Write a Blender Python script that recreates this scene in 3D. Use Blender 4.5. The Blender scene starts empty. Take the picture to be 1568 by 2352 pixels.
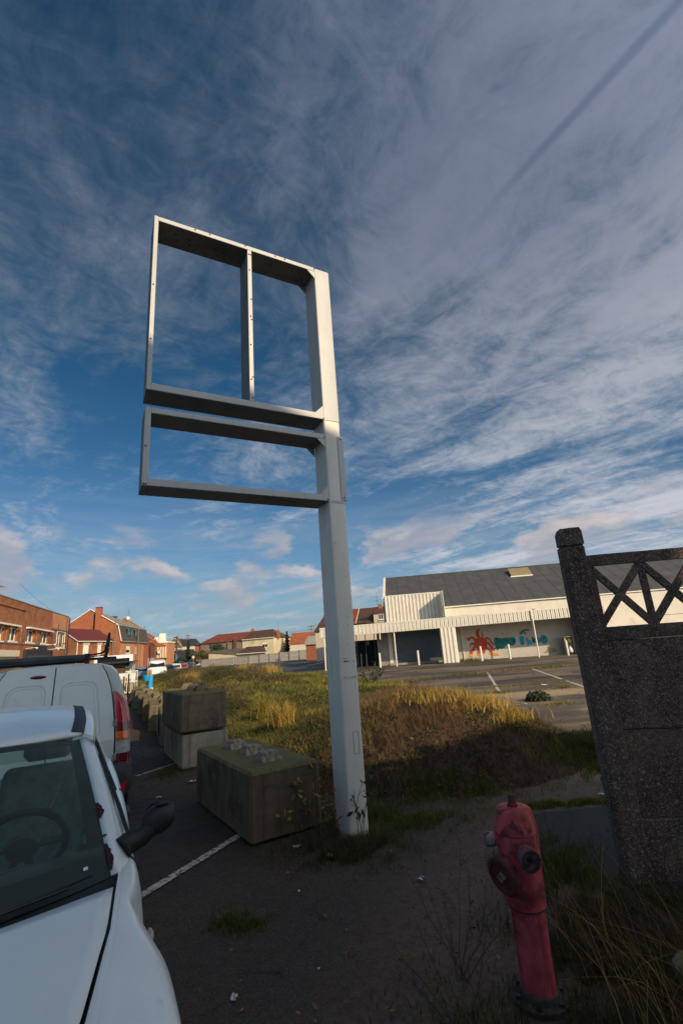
import bpy, math, random
import numpy as np
from mathutils import Vector, Matrix, noise as mnoise

R = math.radians
PI = math.pi
rnd = random.Random(7)
rng = np.random.default_rng(7)
SC = bpy.context.scene
COL = SC.collection

# ------------------------------------------------------------------ camera
CAM_H = 1.7
PITCH, ROLL = R(15.7), R(4.04)
cd = bpy.data.cameras.new('camera')
cd.sensor_fit = 'VERTICAL'
cd.sensor_height = 36.0
cd.lens = 1090.0 / 2352.0 * 36.0
cd.clip_start = 0.05
cd.clip_end = 6000
cam = bpy.data.objects.new('camera', cd)
COL.objects.link(cam)
fw = Vector((0, math.cos(PITCH), math.sin(PITCH)))
rt = Vector((1, 0, 0))
up = rt.cross(fw)
cx = rt * math.cos(ROLL) - up * math.sin(ROLL)
cu = rt * math.sin(ROLL) + up * math.cos(ROLL)
m = Matrix((cx, cu, -fw)).transposed().to_4x4()
m.translation = (0, 0, CAM_H)
cam.matrix_world = m
SC.camera = cam

# ------------------------------------------------------------------ sun and sky
SUN_AZ, SUN_EL = 137.0, 27.3          # degrees clockwise from +Y, and above the horizon
sv = Vector((math.sin(R(SUN_AZ)) * math.cos(R(SUN_EL)), math.cos(R(SUN_AZ)) * math.cos(R(SUN_EL)), math.sin(R(SUN_EL))))
sl = bpy.data.lights.new('sun', 'SUN')
sl.energy = 4.3
sl.angle = R(0.53)
sl.color = (1.0, 0.80, 0.55)
so = bpy.data.objects.new('sun', sl)
COL.objects.link(so)
so.rotation_euler = sv.to_track_quat('Z', 'Y').to_euler()
so.location = (0, 0, 60)

SC.view_settings.view_transform = 'Standard'
SC.view_settings.look = 'None'
SC.view_settings.exposure = 0.0
SC.view_settings.gamma = 1.0
SC.view_settings.use_curve_mapping = False

W = bpy.data.worlds.new('World')
SC.world = W
W.use_nodes = True
nt = W.node_tree
nt.nodes.clear()


class NG:
    """tiny helper to write node graphs"""
    def __init__(s, nt):
        s.nt = nt

    def n(s, t, **kw):
        nd = s.nt.nodes.new(t)
        for k, v in kw.items():
            setattr(nd, k, v)
        return nd

    def _set(s, sock, v):
        if v is None:
            return
        if hasattr(v, 'is_output') or isinstance(v, bpy.types.NodeSocket):
            s.nt.links.new(v, sock)
        else:
            if isinstance(v, tuple) and len(v) == 3 and sock.type == 'RGBA':
                v = (*v, 1.0)
            sock.default_value = v

    def math(s, op, a, b=None, c=None, clamp=False):
        nd = s.n('ShaderNodeMath', operation=op)
        nd.use_clamp = clamp
        for i, v in enumerate((a, b, c)):
            if v is not None:
                s._set(nd.inputs[i], v)
        return nd.outputs[0]

    def mix(s, f, a, b, blend='MIX'):
        nd = s.n('ShaderNodeMix', data_type='RGBA', blend_type=blend)
        s._set(nd.inputs[0], f)
        s._set(nd.inputs[6], a)
        s._set(nd.inputs[7], b)
        return nd.outputs[2]

    def noise(s, vec, scale, detail=4.0, rough=0.55, dist=0.0, out=0):
        nd = s.n('ShaderNodeTexNoise')
        if vec is not None:
            s._set(nd.inputs['Vector'], vec)
        nd.inputs['Scale'].default_value = scale
        nd.inputs['Detail'].default_value = detail
        nd.inputs['Roughness'].default_value = rough
        nd.inputs['Distortion'].default_value = dist
        return nd.outputs[out]

    def ramp(s, f, lo, hi, a=0.0, b=1.0):
        nd = s.n('ShaderNodeMapRange')
        nd.clamp = True
        nd.interpolation_type = 'SMOOTHSTEP'
        s._set(nd.inputs[0], f)
        nd.inputs[1].default_value = lo
        nd.inputs[2].default_value = hi
        nd.inputs[3].default_value = a
        nd.inputs[4].default_value = b
        return nd.outputs[0]

    def comb(s, x, y, z=0.0):
        nd = s.n('ShaderNodeCombineXYZ')
        for i, v in enumerate((x, y, z)):
            s._set(nd.inputs[i], v)
        return nd.outputs[0]

    def sep(s, v):
        nd = s.n('ShaderNodeSeparateXYZ')
        s._set(nd.inputs[0], v)
        return nd.outputs

    def mapping(s, v, loc=(0, 0, 0), rot=(0, 0, 0), scale=(1, 1, 1)):
        nd = s.n('ShaderNodeMapping')
        s._set(nd.inputs[0], v)
        nd.inputs[1].default_value = loc
        nd.inputs[2].default_value = rot
        nd.inputs[3].default_value = scale
        return nd.outputs[0]


g = NG(nt)
sky = g.n('ShaderNodeTexSky', sky_type='NISHITA', sun_disc=False)
sky.sun_elevation = R(SUN_EL)
sky.sun_rotation = R(SUN_AZ)
sky.altitude = 50
sky.air_density = 1.0
sky.dust_density = 0.6
sky.ozone_density = 1.6
geo = g.n('ShaderNodeTexCoord')
D = g.sep(geo.outputs['Generated'])
zc = g.math('MAXIMUM', D[2], 0.02)
den = g.math('ADD', zc, 0.06)
P = g.comb(g.math('DIVIDE', D[0], den), g.math('DIVIDE', D[1], den))      # cloud layer seen in perspective
# streaks run from upper left to lower right in plan (azimuth about 140)
warp = g.noise(P, 0.9, 3, 0.5, out=1)
wv = g.n('ShaderNodeVectorMath', operation='MULTIPLY_ADD')
nt.links.new(warp, wv.inputs[0]); wv.inputs[1].default_value = (0.5, 0.5, 0); nt.links.new(P, wv.inputs[2])
PW = wv.outputs[0]
PR = g.mapping(PW, rot=(0, 0, R(47)))          # x runs along the streaks
P1 = g.mapping(PR, scale=(0.58, 1.5, 1))
n1 = g.noise(P1, 1.15, 10, 0.62, 0.3)
P2 = g.mapping(PR, scale=(1.1, 1.2, 1))
n2 = g.noise(P2, 4.5, 9, 0.70, 0.8)
n3 = g.noise(g.mapping(P, loc=(1.3, 0.2, 0)), 0.50, 3, 0.5)
fine = g.noise(g.mapping(PR, scale=(1.8, 1.0, 1)), 9.0, 7, 0.72, 0.8)
dens = g.math('ADD', g.math('MULTIPLY', n1, 0.95), g.math('MULTIPLY', n2, 0.38))
dens = g.math('ADD', dens, g.math('MULTIPLY', g.math('SUBTRACT', n3, 0.5), 0.45))
dens = g.math('ADD', dens, g.math('MULTIPLY', g.math('SUBTRACT', fine, 0.5), 0.24))
dens = g.math('SUBTRACT', dens, 0.065)
# overhead veil is thicker than the belt of blue below it
veil = g.ramp(D[2], 0.45, 0.72, 0.0, 0.17)
right = g.ramp(g.math('ADD', D[0], g.math('MULTIPLY', D[2], 0.15)), -0.15, 0.50, -0.07, 0.13)
dens = g.math('ADD', g.math('ADD', dens, veil), right)
cov = g.ramp(dens, 0.46, 0.86, 0.0, 0.90)
# low veil towards the horizon
low = g.ramp(D[2], 0.0, 0.40, 0.90, 0.0)
lown = g.ramp(g.noise(g.mapping(geo.outputs['Generated'], rot=(0, R(-8), 0), scale=(1.6, 1.6, 15)), 1.7, 8, 0.62, 0.6), 0.32, 0.66)
cov = g.math('MAXIMUM', cov, g.math('MULTIPLY', low, g.math('ADD', g.math('MULTIPLY', lown, 0.75), 0.40)))
# cloud light: greyer overhead, paler and a little warm low down
zen = g.ramp(D[2], 0.15, 0.80)
lowc = g.mix(g.ramp(dens, 0.45, 0.95), (0.30, 0.40, 0.49), (0.62, 0.62, 0.68))
hic = g.mix(g.ramp(dens, 0.55, 1.05), (0.075, 0.118, 0.182), (0.185, 0.215, 0.310))
cl_col = g.mix(zen, lowc, hic)
base = g.mix(1.0, sky.outputs[0], (0.036, 0.070, 0.094), 'MULTIPLY')
base = g.mix(1.0, base, g.mix(g.ramp(D[2], 0.0, 0.75), (0.95, 0.86, 0.84), (0.40, 0.64, 0.60)), 'MULTIPLY')
# an aircraft trail's dark shadow line across the veil, upper right
pa, pb = (0.40, 0.92), (0.62, 0.55)
ux, uy = 0.511, -0.8595
sp = g.sep(P)
off = g.math('ABSOLUTE', g.math('ADD', g.math('MULTIPLY', g.math('SUBTRACT', sp[0], pa[0] * 0.93), -uy), g.math('MULTIPLY', g.math('SUBTRACT', sp[1], pa[1] * 0.93), ux)))
trail = g.math('MULTIPLY', g.ramp(off, 0.017, 0.002), g.ramp(sp[1], 0.95, 0.66))
cov = g.math('MULTIPLY', cov, g.math('SUBTRACT', 1.0, g.math('MULTIPLY', trail, 0.35)))
col = g.mix(cov, base, cl_col)
# small fair-weather cumulus drifting above the horizon
pv = g.mapping(geo.outputs['Generated'], loc=(2.2, 0.9, 0.35), scale=(5.0, 5.0, 11.0))
puff = g.noise(pv, 1.15, 8, 0.55, 0.2)
band = g.math('MULTIPLY', g.ramp(D[2], 0.05, 0.10), g.ramp(D[2], 0.27, 0.20))
pc = g.math('MULTIPLY', g.ramp(puff, 0.50, 0.62), band)
shade = g.mix(g.ramp(g.noise(g.mapping(pv, loc=(0, 0, 0.30)), 1.15, 5, 0.5), 0.42, 0.62), (0.70, 0.60, 0.56), (0.38, 0.38, 0.44))
col = g.mix(g.math('MULTIPLY', pc, 0.75), col, shade)
# warm glow added to the unseen sky round the sun, filling the shade
sd = g.n('ShaderNodeVectorMath', operation='DOT_PRODUCT')
nt.links.new(geo.outputs['Generated'], sd.inputs[0]); sd.inputs[1].default_value = tuple(sv)
fw_ = g.math('POWER', g.math('MAXIMUM', sd.outputs['Value'], 0.0), 2.0)
col = g.mix(1.0, col, g.mix(fw_, (1.0, 1.0, 1.0), (4.6, 4.0, 3.3)), 'MULTIPLY')
bg = g.n('ShaderNodeBackground')
nt.links.new(col, bg.inputs[0])
bg.inputs[1].default_value = 1.0
wo = g.n('ShaderNodeOutputWorld')
nt.links.new(bg.outputs[0], wo.inputs[0])

# ------------------------------------------------------------------ materials
MATS = {}


def new_mat(name):
    mt = bpy.data.materials.new(name)
    mt.use_nodes = True
    mt.node_tree.nodes.clear()
    return mt, NG(mt.node_tree)


def finish(mt, q, color, rough=0.6, metal=0.0, bump=None, bstr=0.3, bdist=0.01, spec=None, coat=0.0, emit=None):
    b = q.n('ShaderNodeBsdfPrincipled')
    q._set(b.inputs['Base Color'], color)
    q._set(b.inputs['Roughness'], rough)
    q._set(b.inputs['Metallic'], metal)
    if spec is not None:
        q._set(b.inputs['Specular IOR Level'], spec)
    if coat:
        b.inputs['Coat Weight'].default_value = coat
        b.inputs['Coat Roughness'].default_value = 0.12
    if bump is not None:
        bn = q.n('ShaderNodeBump')
        bn.inputs['Strength'].default_value = bstr
        bn.inputs['Distance'].default_value = bdist
        q.nt.links.new(bump, bn.inputs['Height'])
        q.nt.links.new(bn.outputs[0], b.inputs['Normal'])
    o = q.n('ShaderNodeOutputMaterial')
    q.nt.links.new(b.outputs[0], o.inputs[0])
    return mt


def c3(c, k=1.0):
    return tuple(min(1.0, v * k) for v in c)


def plain(name, c, rough=0.6, metal=0.0, var=0.18, sc=6.0, bump=0.15, bs=60.0, dirt=None, dsc=3.0, dlo=0.52, dhi=0.72, streak=False, coat=0.0, bdist=0.005, spec=None):
    """a surface with grain, uneven tone and optional dirt of its own colour"""
    if name in MATS:
        return MATS[name]
    mt, q = new_mat(name)
    oc = q.n('ShaderNodeTexCoord').outputs['Object']
    n = q.noise(oc, sc, 5, 0.6)
    col = q.mix(q.ramp(n, 0.3, 0.7), c3(c, 1 - var), c3(c, 1 + var))
    if dirt is not None:
        v = q.mapping(oc, scale=(6, 6, 0.5)) if streak else oc
        dn = q.noise(v, dsc, 6, 0.65, 0.3)
        col = q.mix(q.ramp(dn, dlo, dhi), col, dirt)
    bn = q.noise(oc, bs, 4, 0.6)
    finish(mt, q, col, rough, metal, bn, bump, bdist, coat=coat, spec=spec)
    MATS[name] = mt
    return mt


def brick_mat(name, c1, c2, mortar, bw=0.22, bh=0.065, var=0.35, patch=None):
    mt, q = new_mat(name)
    oc = q.n('ShaderNodeTexCoord').outputs['Object']
    s = q.sep(oc)
    v = q.comb(q.math('ADD', s[0], s[1]), s[2], 0.0)
    b = q.n('ShaderNodeTexBrick')
    q.nt.links.new(v, b.inputs['Vector'])
    b.inputs['Color1'].default_value = (*c1, 1)
    b.inputs['Color2'].default_value = (*c2, 1)
    b.inputs['Mortar'].default_value = (*mortar, 1)
    b.inputs['Scale'].default_value = 1.0
    b.inputs['Brick Width'].default_value = bw
    b.inputs['Row Height'].default_value = bh
    b.inputs['Mortar Size'].default_value = 0.006
    n = q.noise(oc, 0.9, 6, 0.65)
    n2 = q.noise(q.mapping(v, scale=(1.2, 9, 1)), 3.0, 4, 0.7)
    col = q.mix(1.0, b.outputs['Color'], q.mix(q.ramp(n, 0.3, 0.7), (1 - var,) * 3, (1 + var * 0.5, 1 + var * 0.45, 1 + var * 0.4)), 'MULTIPLY')
    col = q.mix(1.0, col, q.mix(q.ramp(n2, 0.3, 0.7), (0.70, 0.68, 0.68), (1.2, 1.2, 1.2)), 'MULTIPLY')
    finish(mt, q, col, 0.9, 0, b.outputs['Fac'], 0.5, 0.01)
    MATS[name] = mt
    return mt


def glass_mat(name, tint=(0.35, 0.45, 0.42), mixf=0.55, rough=0.03):
    mt, q = new_mat(name)
    tr = q.n('ShaderNodeBsdfTransparent'); tr.inputs[0].default_value = (*tint, 1)
    gl = q.n('ShaderNodeBsdfPrincipled')
    gl.inputs['Base Color'].default_value = (0.26, 0.33, 0.31, 1)
    gl.inputs['Roughness'].default_value = rough
    gl.inputs['IOR'].default_value = 1.5
    mx = q.n('ShaderNodeMixShader')
    fr = q.n('ShaderNodeFresnel'); fr.inputs[0].default_value = 1.5
    q.nt.links.new(q.math('ADD', fr.outputs[0], mixf, clamp=True), mx.inputs[0])
    q.nt.links.new(tr.outputs[0], mx.inputs[1]); q.nt.links.new(gl.outputs[0], mx.inputs[2])
    o = q.n('ShaderNodeOutputMaterial'); q.nt.links.new(mx.outputs[0], o.inputs[0])
    MATS[name] = mt
    return mt


def ramp_mat(name, stops, rough=0.7, trans=0.0):
    """colour from the 'tint' attribute stored on each blade or leaf"""
    mt, q = new_mat(name)
    at = q.n('ShaderNodeAttribute'); at.attribute_name = 'tint'
    cr = q.n('ShaderNodeValToRGB')
    els = cr.color_ramp.elements
    while len(els) < len(stops):
        els.new(0.5)
    for e, (p, c) in zip(els, stops):
        e.position = p
        e.color = (*c, 1)
    q.nt.links.new(at.outputs['Fac'], cr.inputs[0])
    b = q.n('ShaderNodeBsdfPrincipled')
    q.nt.links.new(cr.outputs[0], b.inputs['Base Color'])
    b.inputs['Roughness'].default_value = rough
    o = q.n('ShaderNodeOutputMaterial')
    if trans > 0:
        tl = q.n('ShaderNodeBsdfTranslucent'); q.nt.links.new(cr.outputs[0], tl.inputs[0])
        mx = q.n('ShaderNodeMixShader'); mx.inputs[0].default_value = trans
        q.nt.links.new(b.outputs[0], mx.inputs[1]); q.nt.links.new(tl.outputs[0], mx.inputs[2])
        q.nt.links.new(mx.outputs[0], o.inputs[0])
    else:
        q.nt.links.new(b.outputs[0], o.inputs[0])
    MATS[name] = mt
    return mt


# paints, metals, glass
WHITE_PAINT = plain('white_sign_paint', (0.50, 0.50, 0.48), 0.5, var=0.05, sc=3, dirt=(0.30, 0.29, 0.27), dsc=2.6, dlo=0.55, dhi=0.80, streak=True, bump=0.05)
POLE_PAINT = plain('white_pole_paint', (0.72, 0.68, 0.60), 0.5, var=0.06, sc=2.5, dirt=(0.22, 0.21, 0.20), dsc=3.4, dlo=0.58, dhi=0.78, streak=True, bump=0.08)
DARKMET = plain('dark_metal', (0.03, 0.03, 0.032), 0.45, 0.3)
RUST = plain('rust_spot', (0.16, 0.07, 0.03), 0.9, var=0.4, sc=80)
CARPAINT = plain('car_white_paint', (0.74, 0.80, 0.79), 0.32, var=0.03, sc=2, dirt=(0.60, 0.62, 0.61), dsc=9, dlo=0.60, dhi=0.78, coat=0.5, bump=0.0)
VANPAINT = plain('van_white_paint', (0.68, 0.71, 0.67), 0.35, var=0.04, sc=2, dirt=(0.50, 0.51, 0.48), dsc=5, dlo=0.55, dhi=0.80, coat=0.4, bump=0.0)
BLACKPL = plain('black_plastic', (0.014, 0.014, 0.015), 0.6, var=0.2, sc=20, bump=0.1, bs=200)
GREYPL = plain('grey_bumper_plastic', (0.035, 0.037, 0.04), 0.6, var=0.2)
RUBBER = plain('tyre_rubber', (0.016, 0.016, 0.016), 0.85)
RIM = plain('wheel_rim', (0.25, 0.25, 0.26), 0.4, 0.7)
GLASS = glass_mat('car_glass', (0.66, 0.80, 0.75), 0.09)
DARKGLASS = plain('dark_window_glass', (0.012, 0.015, 0.018), 0.06, var=0.2, bump=0.0, spec=0.6)
REDLENS = plain('red_lens', (0.42, 0.012, 0.018), 0.12, var=0.25, sc=25, coat=0.6, bump=0.1, bs=120)
DKREDLENS = plain('dark_red_lens', (0.13, 0.008, 0.014), 0.15, coat=0.6)
AMBER = plain('amber_lens', (0.60, 0.11, 0.012), 0.15, coat=0.6)
CLEARLENS = plain('clear_lens', (0.42, 0.42, 0.42), 0.1, var=0.3, sc=30, coat=0.6)
CHROME = plain('zinc_hinge', (0.5, 0.5, 0.48), 0.35, 0.8)
GREENWHITE = plain('white_plastic_frame', (0.72, 0.72, 0.70), 0.5, var=0.05)


# ------------------------------------------------------------------ mesh helpers
class MB:
    def __init__(s):
        s.v, s.f = [], []

    def add(s, vs, fs):
        o = len(s.v)
        s.v += [tuple(p) for p in vs]
        s.f += [tuple(i + o for i in f) for f in fs]
        return s

    def box(s, x0, x1, y0, y1, z0, z1):
        if x0 > x1: x0, x1 = x1, x0
        if y0 > y1: y0, y1 = y1, y0
        if z0 > z1: z0, z1 = z1, z0
        v = [(x, y, z) for z in (z0, z1) for y in (y0, y1) for x in (x0, x1)]
        return s.add(v, [(0, 2, 3, 1), (4, 5, 7, 6), (0, 1, 5, 4), (2, 6, 7, 3), (0, 4, 6, 2), (1, 3, 7, 5)])

    def bbox(s, x0, x1, y0, y1, z0, z1, b=0.01):
        """box with chamfered edges"""
        if x0 > x1: x0, x1 = x1, x0
        if y0 > y1: y0, y1 = y1, y0
        if z0 > z1: z0, z1 = z1, z0
        vs, idx = [], {}
        for sx in (0, 1):
            for sy in (0, 1):
                for sz in (0, 1):
                    X, Y, Z = (x0, x1)[sx], (y0, y1)[sy], (z0, z1)[sz]
                    dx, dy, dz = b * (1 - 2 * sx), b * (1 - 2 * sy), b * (1 - 2 * sz)
                    idx[sx, sy, sz] = len(vs)
                    vs += [(X, Y + dy, Z + dz), (X + dx, Y, Z + dz), (X + dx, Y + dy, Z)]
        fs = []
        def q(lst, ax, side):
            if side ^ (ax == 1): fs.append(lst)
            else: fs.append(lst[::-1])
        for s_ in (0, 1):
            fs.append([idx[s_, a, c] for a, c in ((0, 0), (1, 0), (1, 1), (0, 1))][::1 if s_ else -1])
            fs.append([idx[a, s_, c] + 1 for a, c in ((0, 0), (0, 1), (1, 1), (1, 0))][::1 if s_ else -1])
            fs.append([idx[a, c, s_] + 2 for a, c in ((0, 0), (1, 0), (1, 1), (0, 1))][::1 if s_ else -1])
        for a in (0, 1):
            for c in (0, 1):
                i, j = idx[a, c, 0], idx[a, c, 1]
                f = [i, i + 1, j + 1, j]
                fs.append(f if a == c else f[::-1])
                i, j = idx[a, 0, c], idx[a, 1, c]
                f = [i + 0, j + 0, j + 2, i + 2]
                fs.append(f if a == c else f[::-1])
                i, j = idx[0, a, c], idx[1, a, c]
                f = [i + 1, i + 2, j + 2, j + 1]
                fs.append(f if a == c else f[::-1])
                for d in (0, 1):
                    k = idx[a, c, d]
                    t = [k, k + 1, k + 2]
                    fs.append(t if (a + c + d) % 2 else t[::-1])
        return s.add(vs, fs)

    def prism(s, poly, axis, a0, a1):
        """poly of 2D points, extruded along axis ('x','y','z')"""
        n = len(poly)
        def P3(p, a):
            return {'x': (a, p[0], p[1]), 'y': (p[0], a, p[1]), 'z': (p[0], p[1], a)}[axis]
        vs = [P3(p, a0) for p in poly] + [P3(p, a1) for p in poly]
        fs = [tuple(range(n))[::-1], tuple(range(n, 2 * n))] + [(i, (i + 1) % n, n + (i + 1) % n, n + i) for i in range(n)]
        return s.add(vs, fs)

    def tube(s, pts, r, n=8, caps=True, r1=None):
        pts = [Vector(p) for p in pts]
        k = len(pts)
        base = len(s.v)
        ref = None
        for i, p in enumerate(pts):
            t = (pts[min(i + 1, k - 1)] - pts[max(i - 1, 0)]).normalized()
            if ref is None:
                ref = Vector((0, 0, 1)) if abs(t.z) < 0.9 else Vector((1, 0, 0))
            a = t.cross(ref).normalized()
            b = t.cross(a).normalized()
            ref = b.cross(t) if False else ref
            rr = r[i] if isinstance(r, (list, tuple)) else (r if r1 is None else r + (r1 - r) * i / max(1, k - 1))
            for j in range(n):
                an = 2 * PI * j / n
                s.v.append(tuple(p + a * (rr * math.cos(an)) + b * (rr * math.sin(an))))
        for i in range(k - 1):
            for j in range(n):
                o = base + i * n
                s.f.append((o + j, o + n + j, o + n + (j + 1) % n, o + (j + 1) % n))
        if caps:
            s.f.append(tuple(base + j for j in range(n)))
            s.f.append(tuple(base + (k - 1) * n + j for j in range(n))[::-1])
        return s

    def lathe(s, prof, n=24, c=(0, 0, 0), M=None):
        """prof: (r, z) from bottom to top around z"""
        base = len(s.v)
        for r, z in prof:
            for j in range(n):
                a = 2 * PI * j / n
                p = Vector((r * math.cos(a), r * math.sin(a), z))
                if M is not None:
                    p = M @ p
                s.v.append((p.x + c[0], p.y + c[1], p.z + c[2]))
        for i in range(len(prof) - 1):
            for j in range(n):
                o = base + i * n
                s.f.append((o + j, o + (j + 1) % n, o + n + (j + 1) % n, o + n + j))
        s.f.append(tuple(base + j for j in range(n))[::-1])
        s.f.append(tuple(base + (len(prof) - 1) * n + j for j in range(n)))
        return s

    def grid(s, rows, close=False):
        """rows: list of equal-length lists of points"""
        base = len(s.v)
        m = len(rows[0])
        for r_ in rows:
            s.v += [tuple(p) for p in r_]
        for i in range(len(rows) - 1):
            for j in range(m - (0 if close else 1)):
                a, b = base + i * m + j, base + i * m + (j + 1) % m
                s.f.append((a, b, b + m, a + m))
        return s

    def quad(s, a, b, c, d):
        return s.add([a, b, c, d], [(0, 1, 2, 3)])

    def build(s, name, mat=None, parent=None, smooth=False, kind=None, loc=None, label=None, fix=False, solid=None):
        me = bpy.data.meshes.new(name)
        me.from_pydata(s.v, [], s.f)
        if fix:
            import bmesh
            bm = bmesh.new(); bm.from_mesh(me)
            bmesh.ops.remove_doubles(bm, verts=bm.verts, dist=1e-5)
            bmesh.ops.recalc_face_normals(bm, faces=bm.faces)
            bm.to_mesh(me); bm.free()
        if mat is not None:
            me.materials.append(mat)
        if smooth:
            me.polygons.foreach_set('use_smooth', [True] * len(me.polygons))
        me.update()
        o = bpy.data.objects.new(name, me)
        COL.objects.link(o)
        if parent is not None:
            o.parent = parent
        if loc is not None:
            o.location = loc
        if kind:
            o['kind'] = kind
        if label:
            o['label'] = label
        if smooth == 'auto':
            smooth_by_angle(o, 35)
        if solid:
            md = o.modifiers.new('thick', 'SOLIDIFY'); md.thickness = solid; md.offset = -1
        return o


def smooth_by_angle(o, deg=35):
    me = o.data
    import bmesh
    bm = bmesh.new(); bm.from_mesh(me)
    for e in bm.edges:
        if len(e.link_faces) == 2 and e.calc_face_angle(0) > R(deg):
            e.smooth = False
    for f in bm.faces:
        f.smooth = True
    bm.to_mesh(me); bm.free()


def tag(o, label=None, cat=None, group=None, kind=None):
    if label: o['label'] = label
    if cat: o['category'] = cat
    if group: o['group'] = group
    if kind: o['kind'] = kind
    return o


def thing(name, label, cat, loc=(0, 0, 0), rz=0.0, group=None):
    o = bpy.data.objects.new(name, None)
    o.empty_display_size = 0.2
    COL.objects.link(o)
    o.location = loc
    o.rotation_euler = (0, 0, rz)
    return tag(o, label, cat, group)


def kids(o):
    return [c for c in bpy.data.objects if c.parent == o]


def copy_tree(root, loc, rz=None, label=None, group=None, scale=None):
    def rec(o, par):
        c = o.copy()
        COL.objects.link(c)
        if par is not None:
            c.parent = par
        for ch in list(o.children):
            rec(ch, c)
        return c
    c = rec(root, None)
    c.location = loc
    if rz is not None: c.rotation_euler = (0, 0, rz)
    if scale is not None: c.scale = (scale,) * 3 if not isinstance(scale, tuple) else scale
    if label: c['label'] = label
    if group: c['group'] = group
    return c


def dup_part(o, parent, loc=(0, 0, 0), rot=None, scale=None):
    c = o.copy()
    COL.objects.link(c)
    c.parent = parent
    c.location = loc
    if rot is not None: c.rotation_euler = rot
    if scale is not None: c.scale = scale
    return c


def azrot(az):
    """z rotation that turns local +Y towards azimuth az (degrees clockwise from +Y)"""
    return -R(az)


def np_mesh(name, V, F, mat, tint=None, kind='stuff', parent=None):
    me = bpy.data.meshes.new(name)
    nv, nf = len(V), len(F)
    k = F.shape[1]
    me.vertices.add(nv); me.vertices.foreach_set('co', V.astype(np.float32).ravel())
    me.loops.add(nf * k); me.loops.foreach_set('vertex_index', F.astype(np.int32).ravel())
    me.polygons.add(nf)
    me.polygons.foreach_set('loop_start', np.arange(0, nf * k, k, dtype=np.int32))
    me.polygons.foreach_set('loop_total', np.full(nf, k, dtype=np.int32))
    if tint is not None:
        a = me.attributes.new('tint', 'FLOAT', 'POINT'); a.data.foreach_set('value', tint.astype(np.float32))
    me.update(calc_edges=True)
    me.materials.append(mat)
    o = bpy.data.objects.new(name, me)
    COL.objects.link(o)
    if kind: o['kind'] = kind
    if parent is not None: o.parent = parent
    return o

# ------------------------------------------------------------------ ground
def sstep(x, a, b):
    t = np.clip((x - a) / (b - a), 0, 1)
    return t * t * (3 - 2 * t)


def ground_z(x, y):
    x = np.asarray(x, float); y = np.asarray(y, float)
    z = -0.65 * sstep(y, 36, 64) * sstep(-x, 2.5, 8.0)          # the far lot and road lie a little lower
    z = z + 0.012 * np.sin(x * 1.3 + 0.5 * y) * np.sin(y * 0.9) * sstep(-y, -12, -3)
    return z


def ground_grid():
    def axis(lo, hi, k):
        t = np.linspace(-1, 1, k)
        s = np.sinh(4.6 * t) / math.sinh(4.6)
        return np.where(s < 0, -s * lo, s * hi)
    xs = axis(-1500, 1500, 261) + 0.0
    ys = axis(-1500, 1500, 301) + 5.0
    X, Y = np.meshgrid(xs, ys)
    Z = ground_z(X, Y)
    V = np.stack([X.ravel(), Y.ravel(), Z.ravel()], 1)
    ny, nx = X.shape
    i = np.arange(ny - 1)[:, None] * nx + np.arange(nx - 1)[None, :]
    F = np.stack([i, i + 1, i + 1 + nx, i + nx], -1).reshape(-1, 4)
    return V, F


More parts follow.
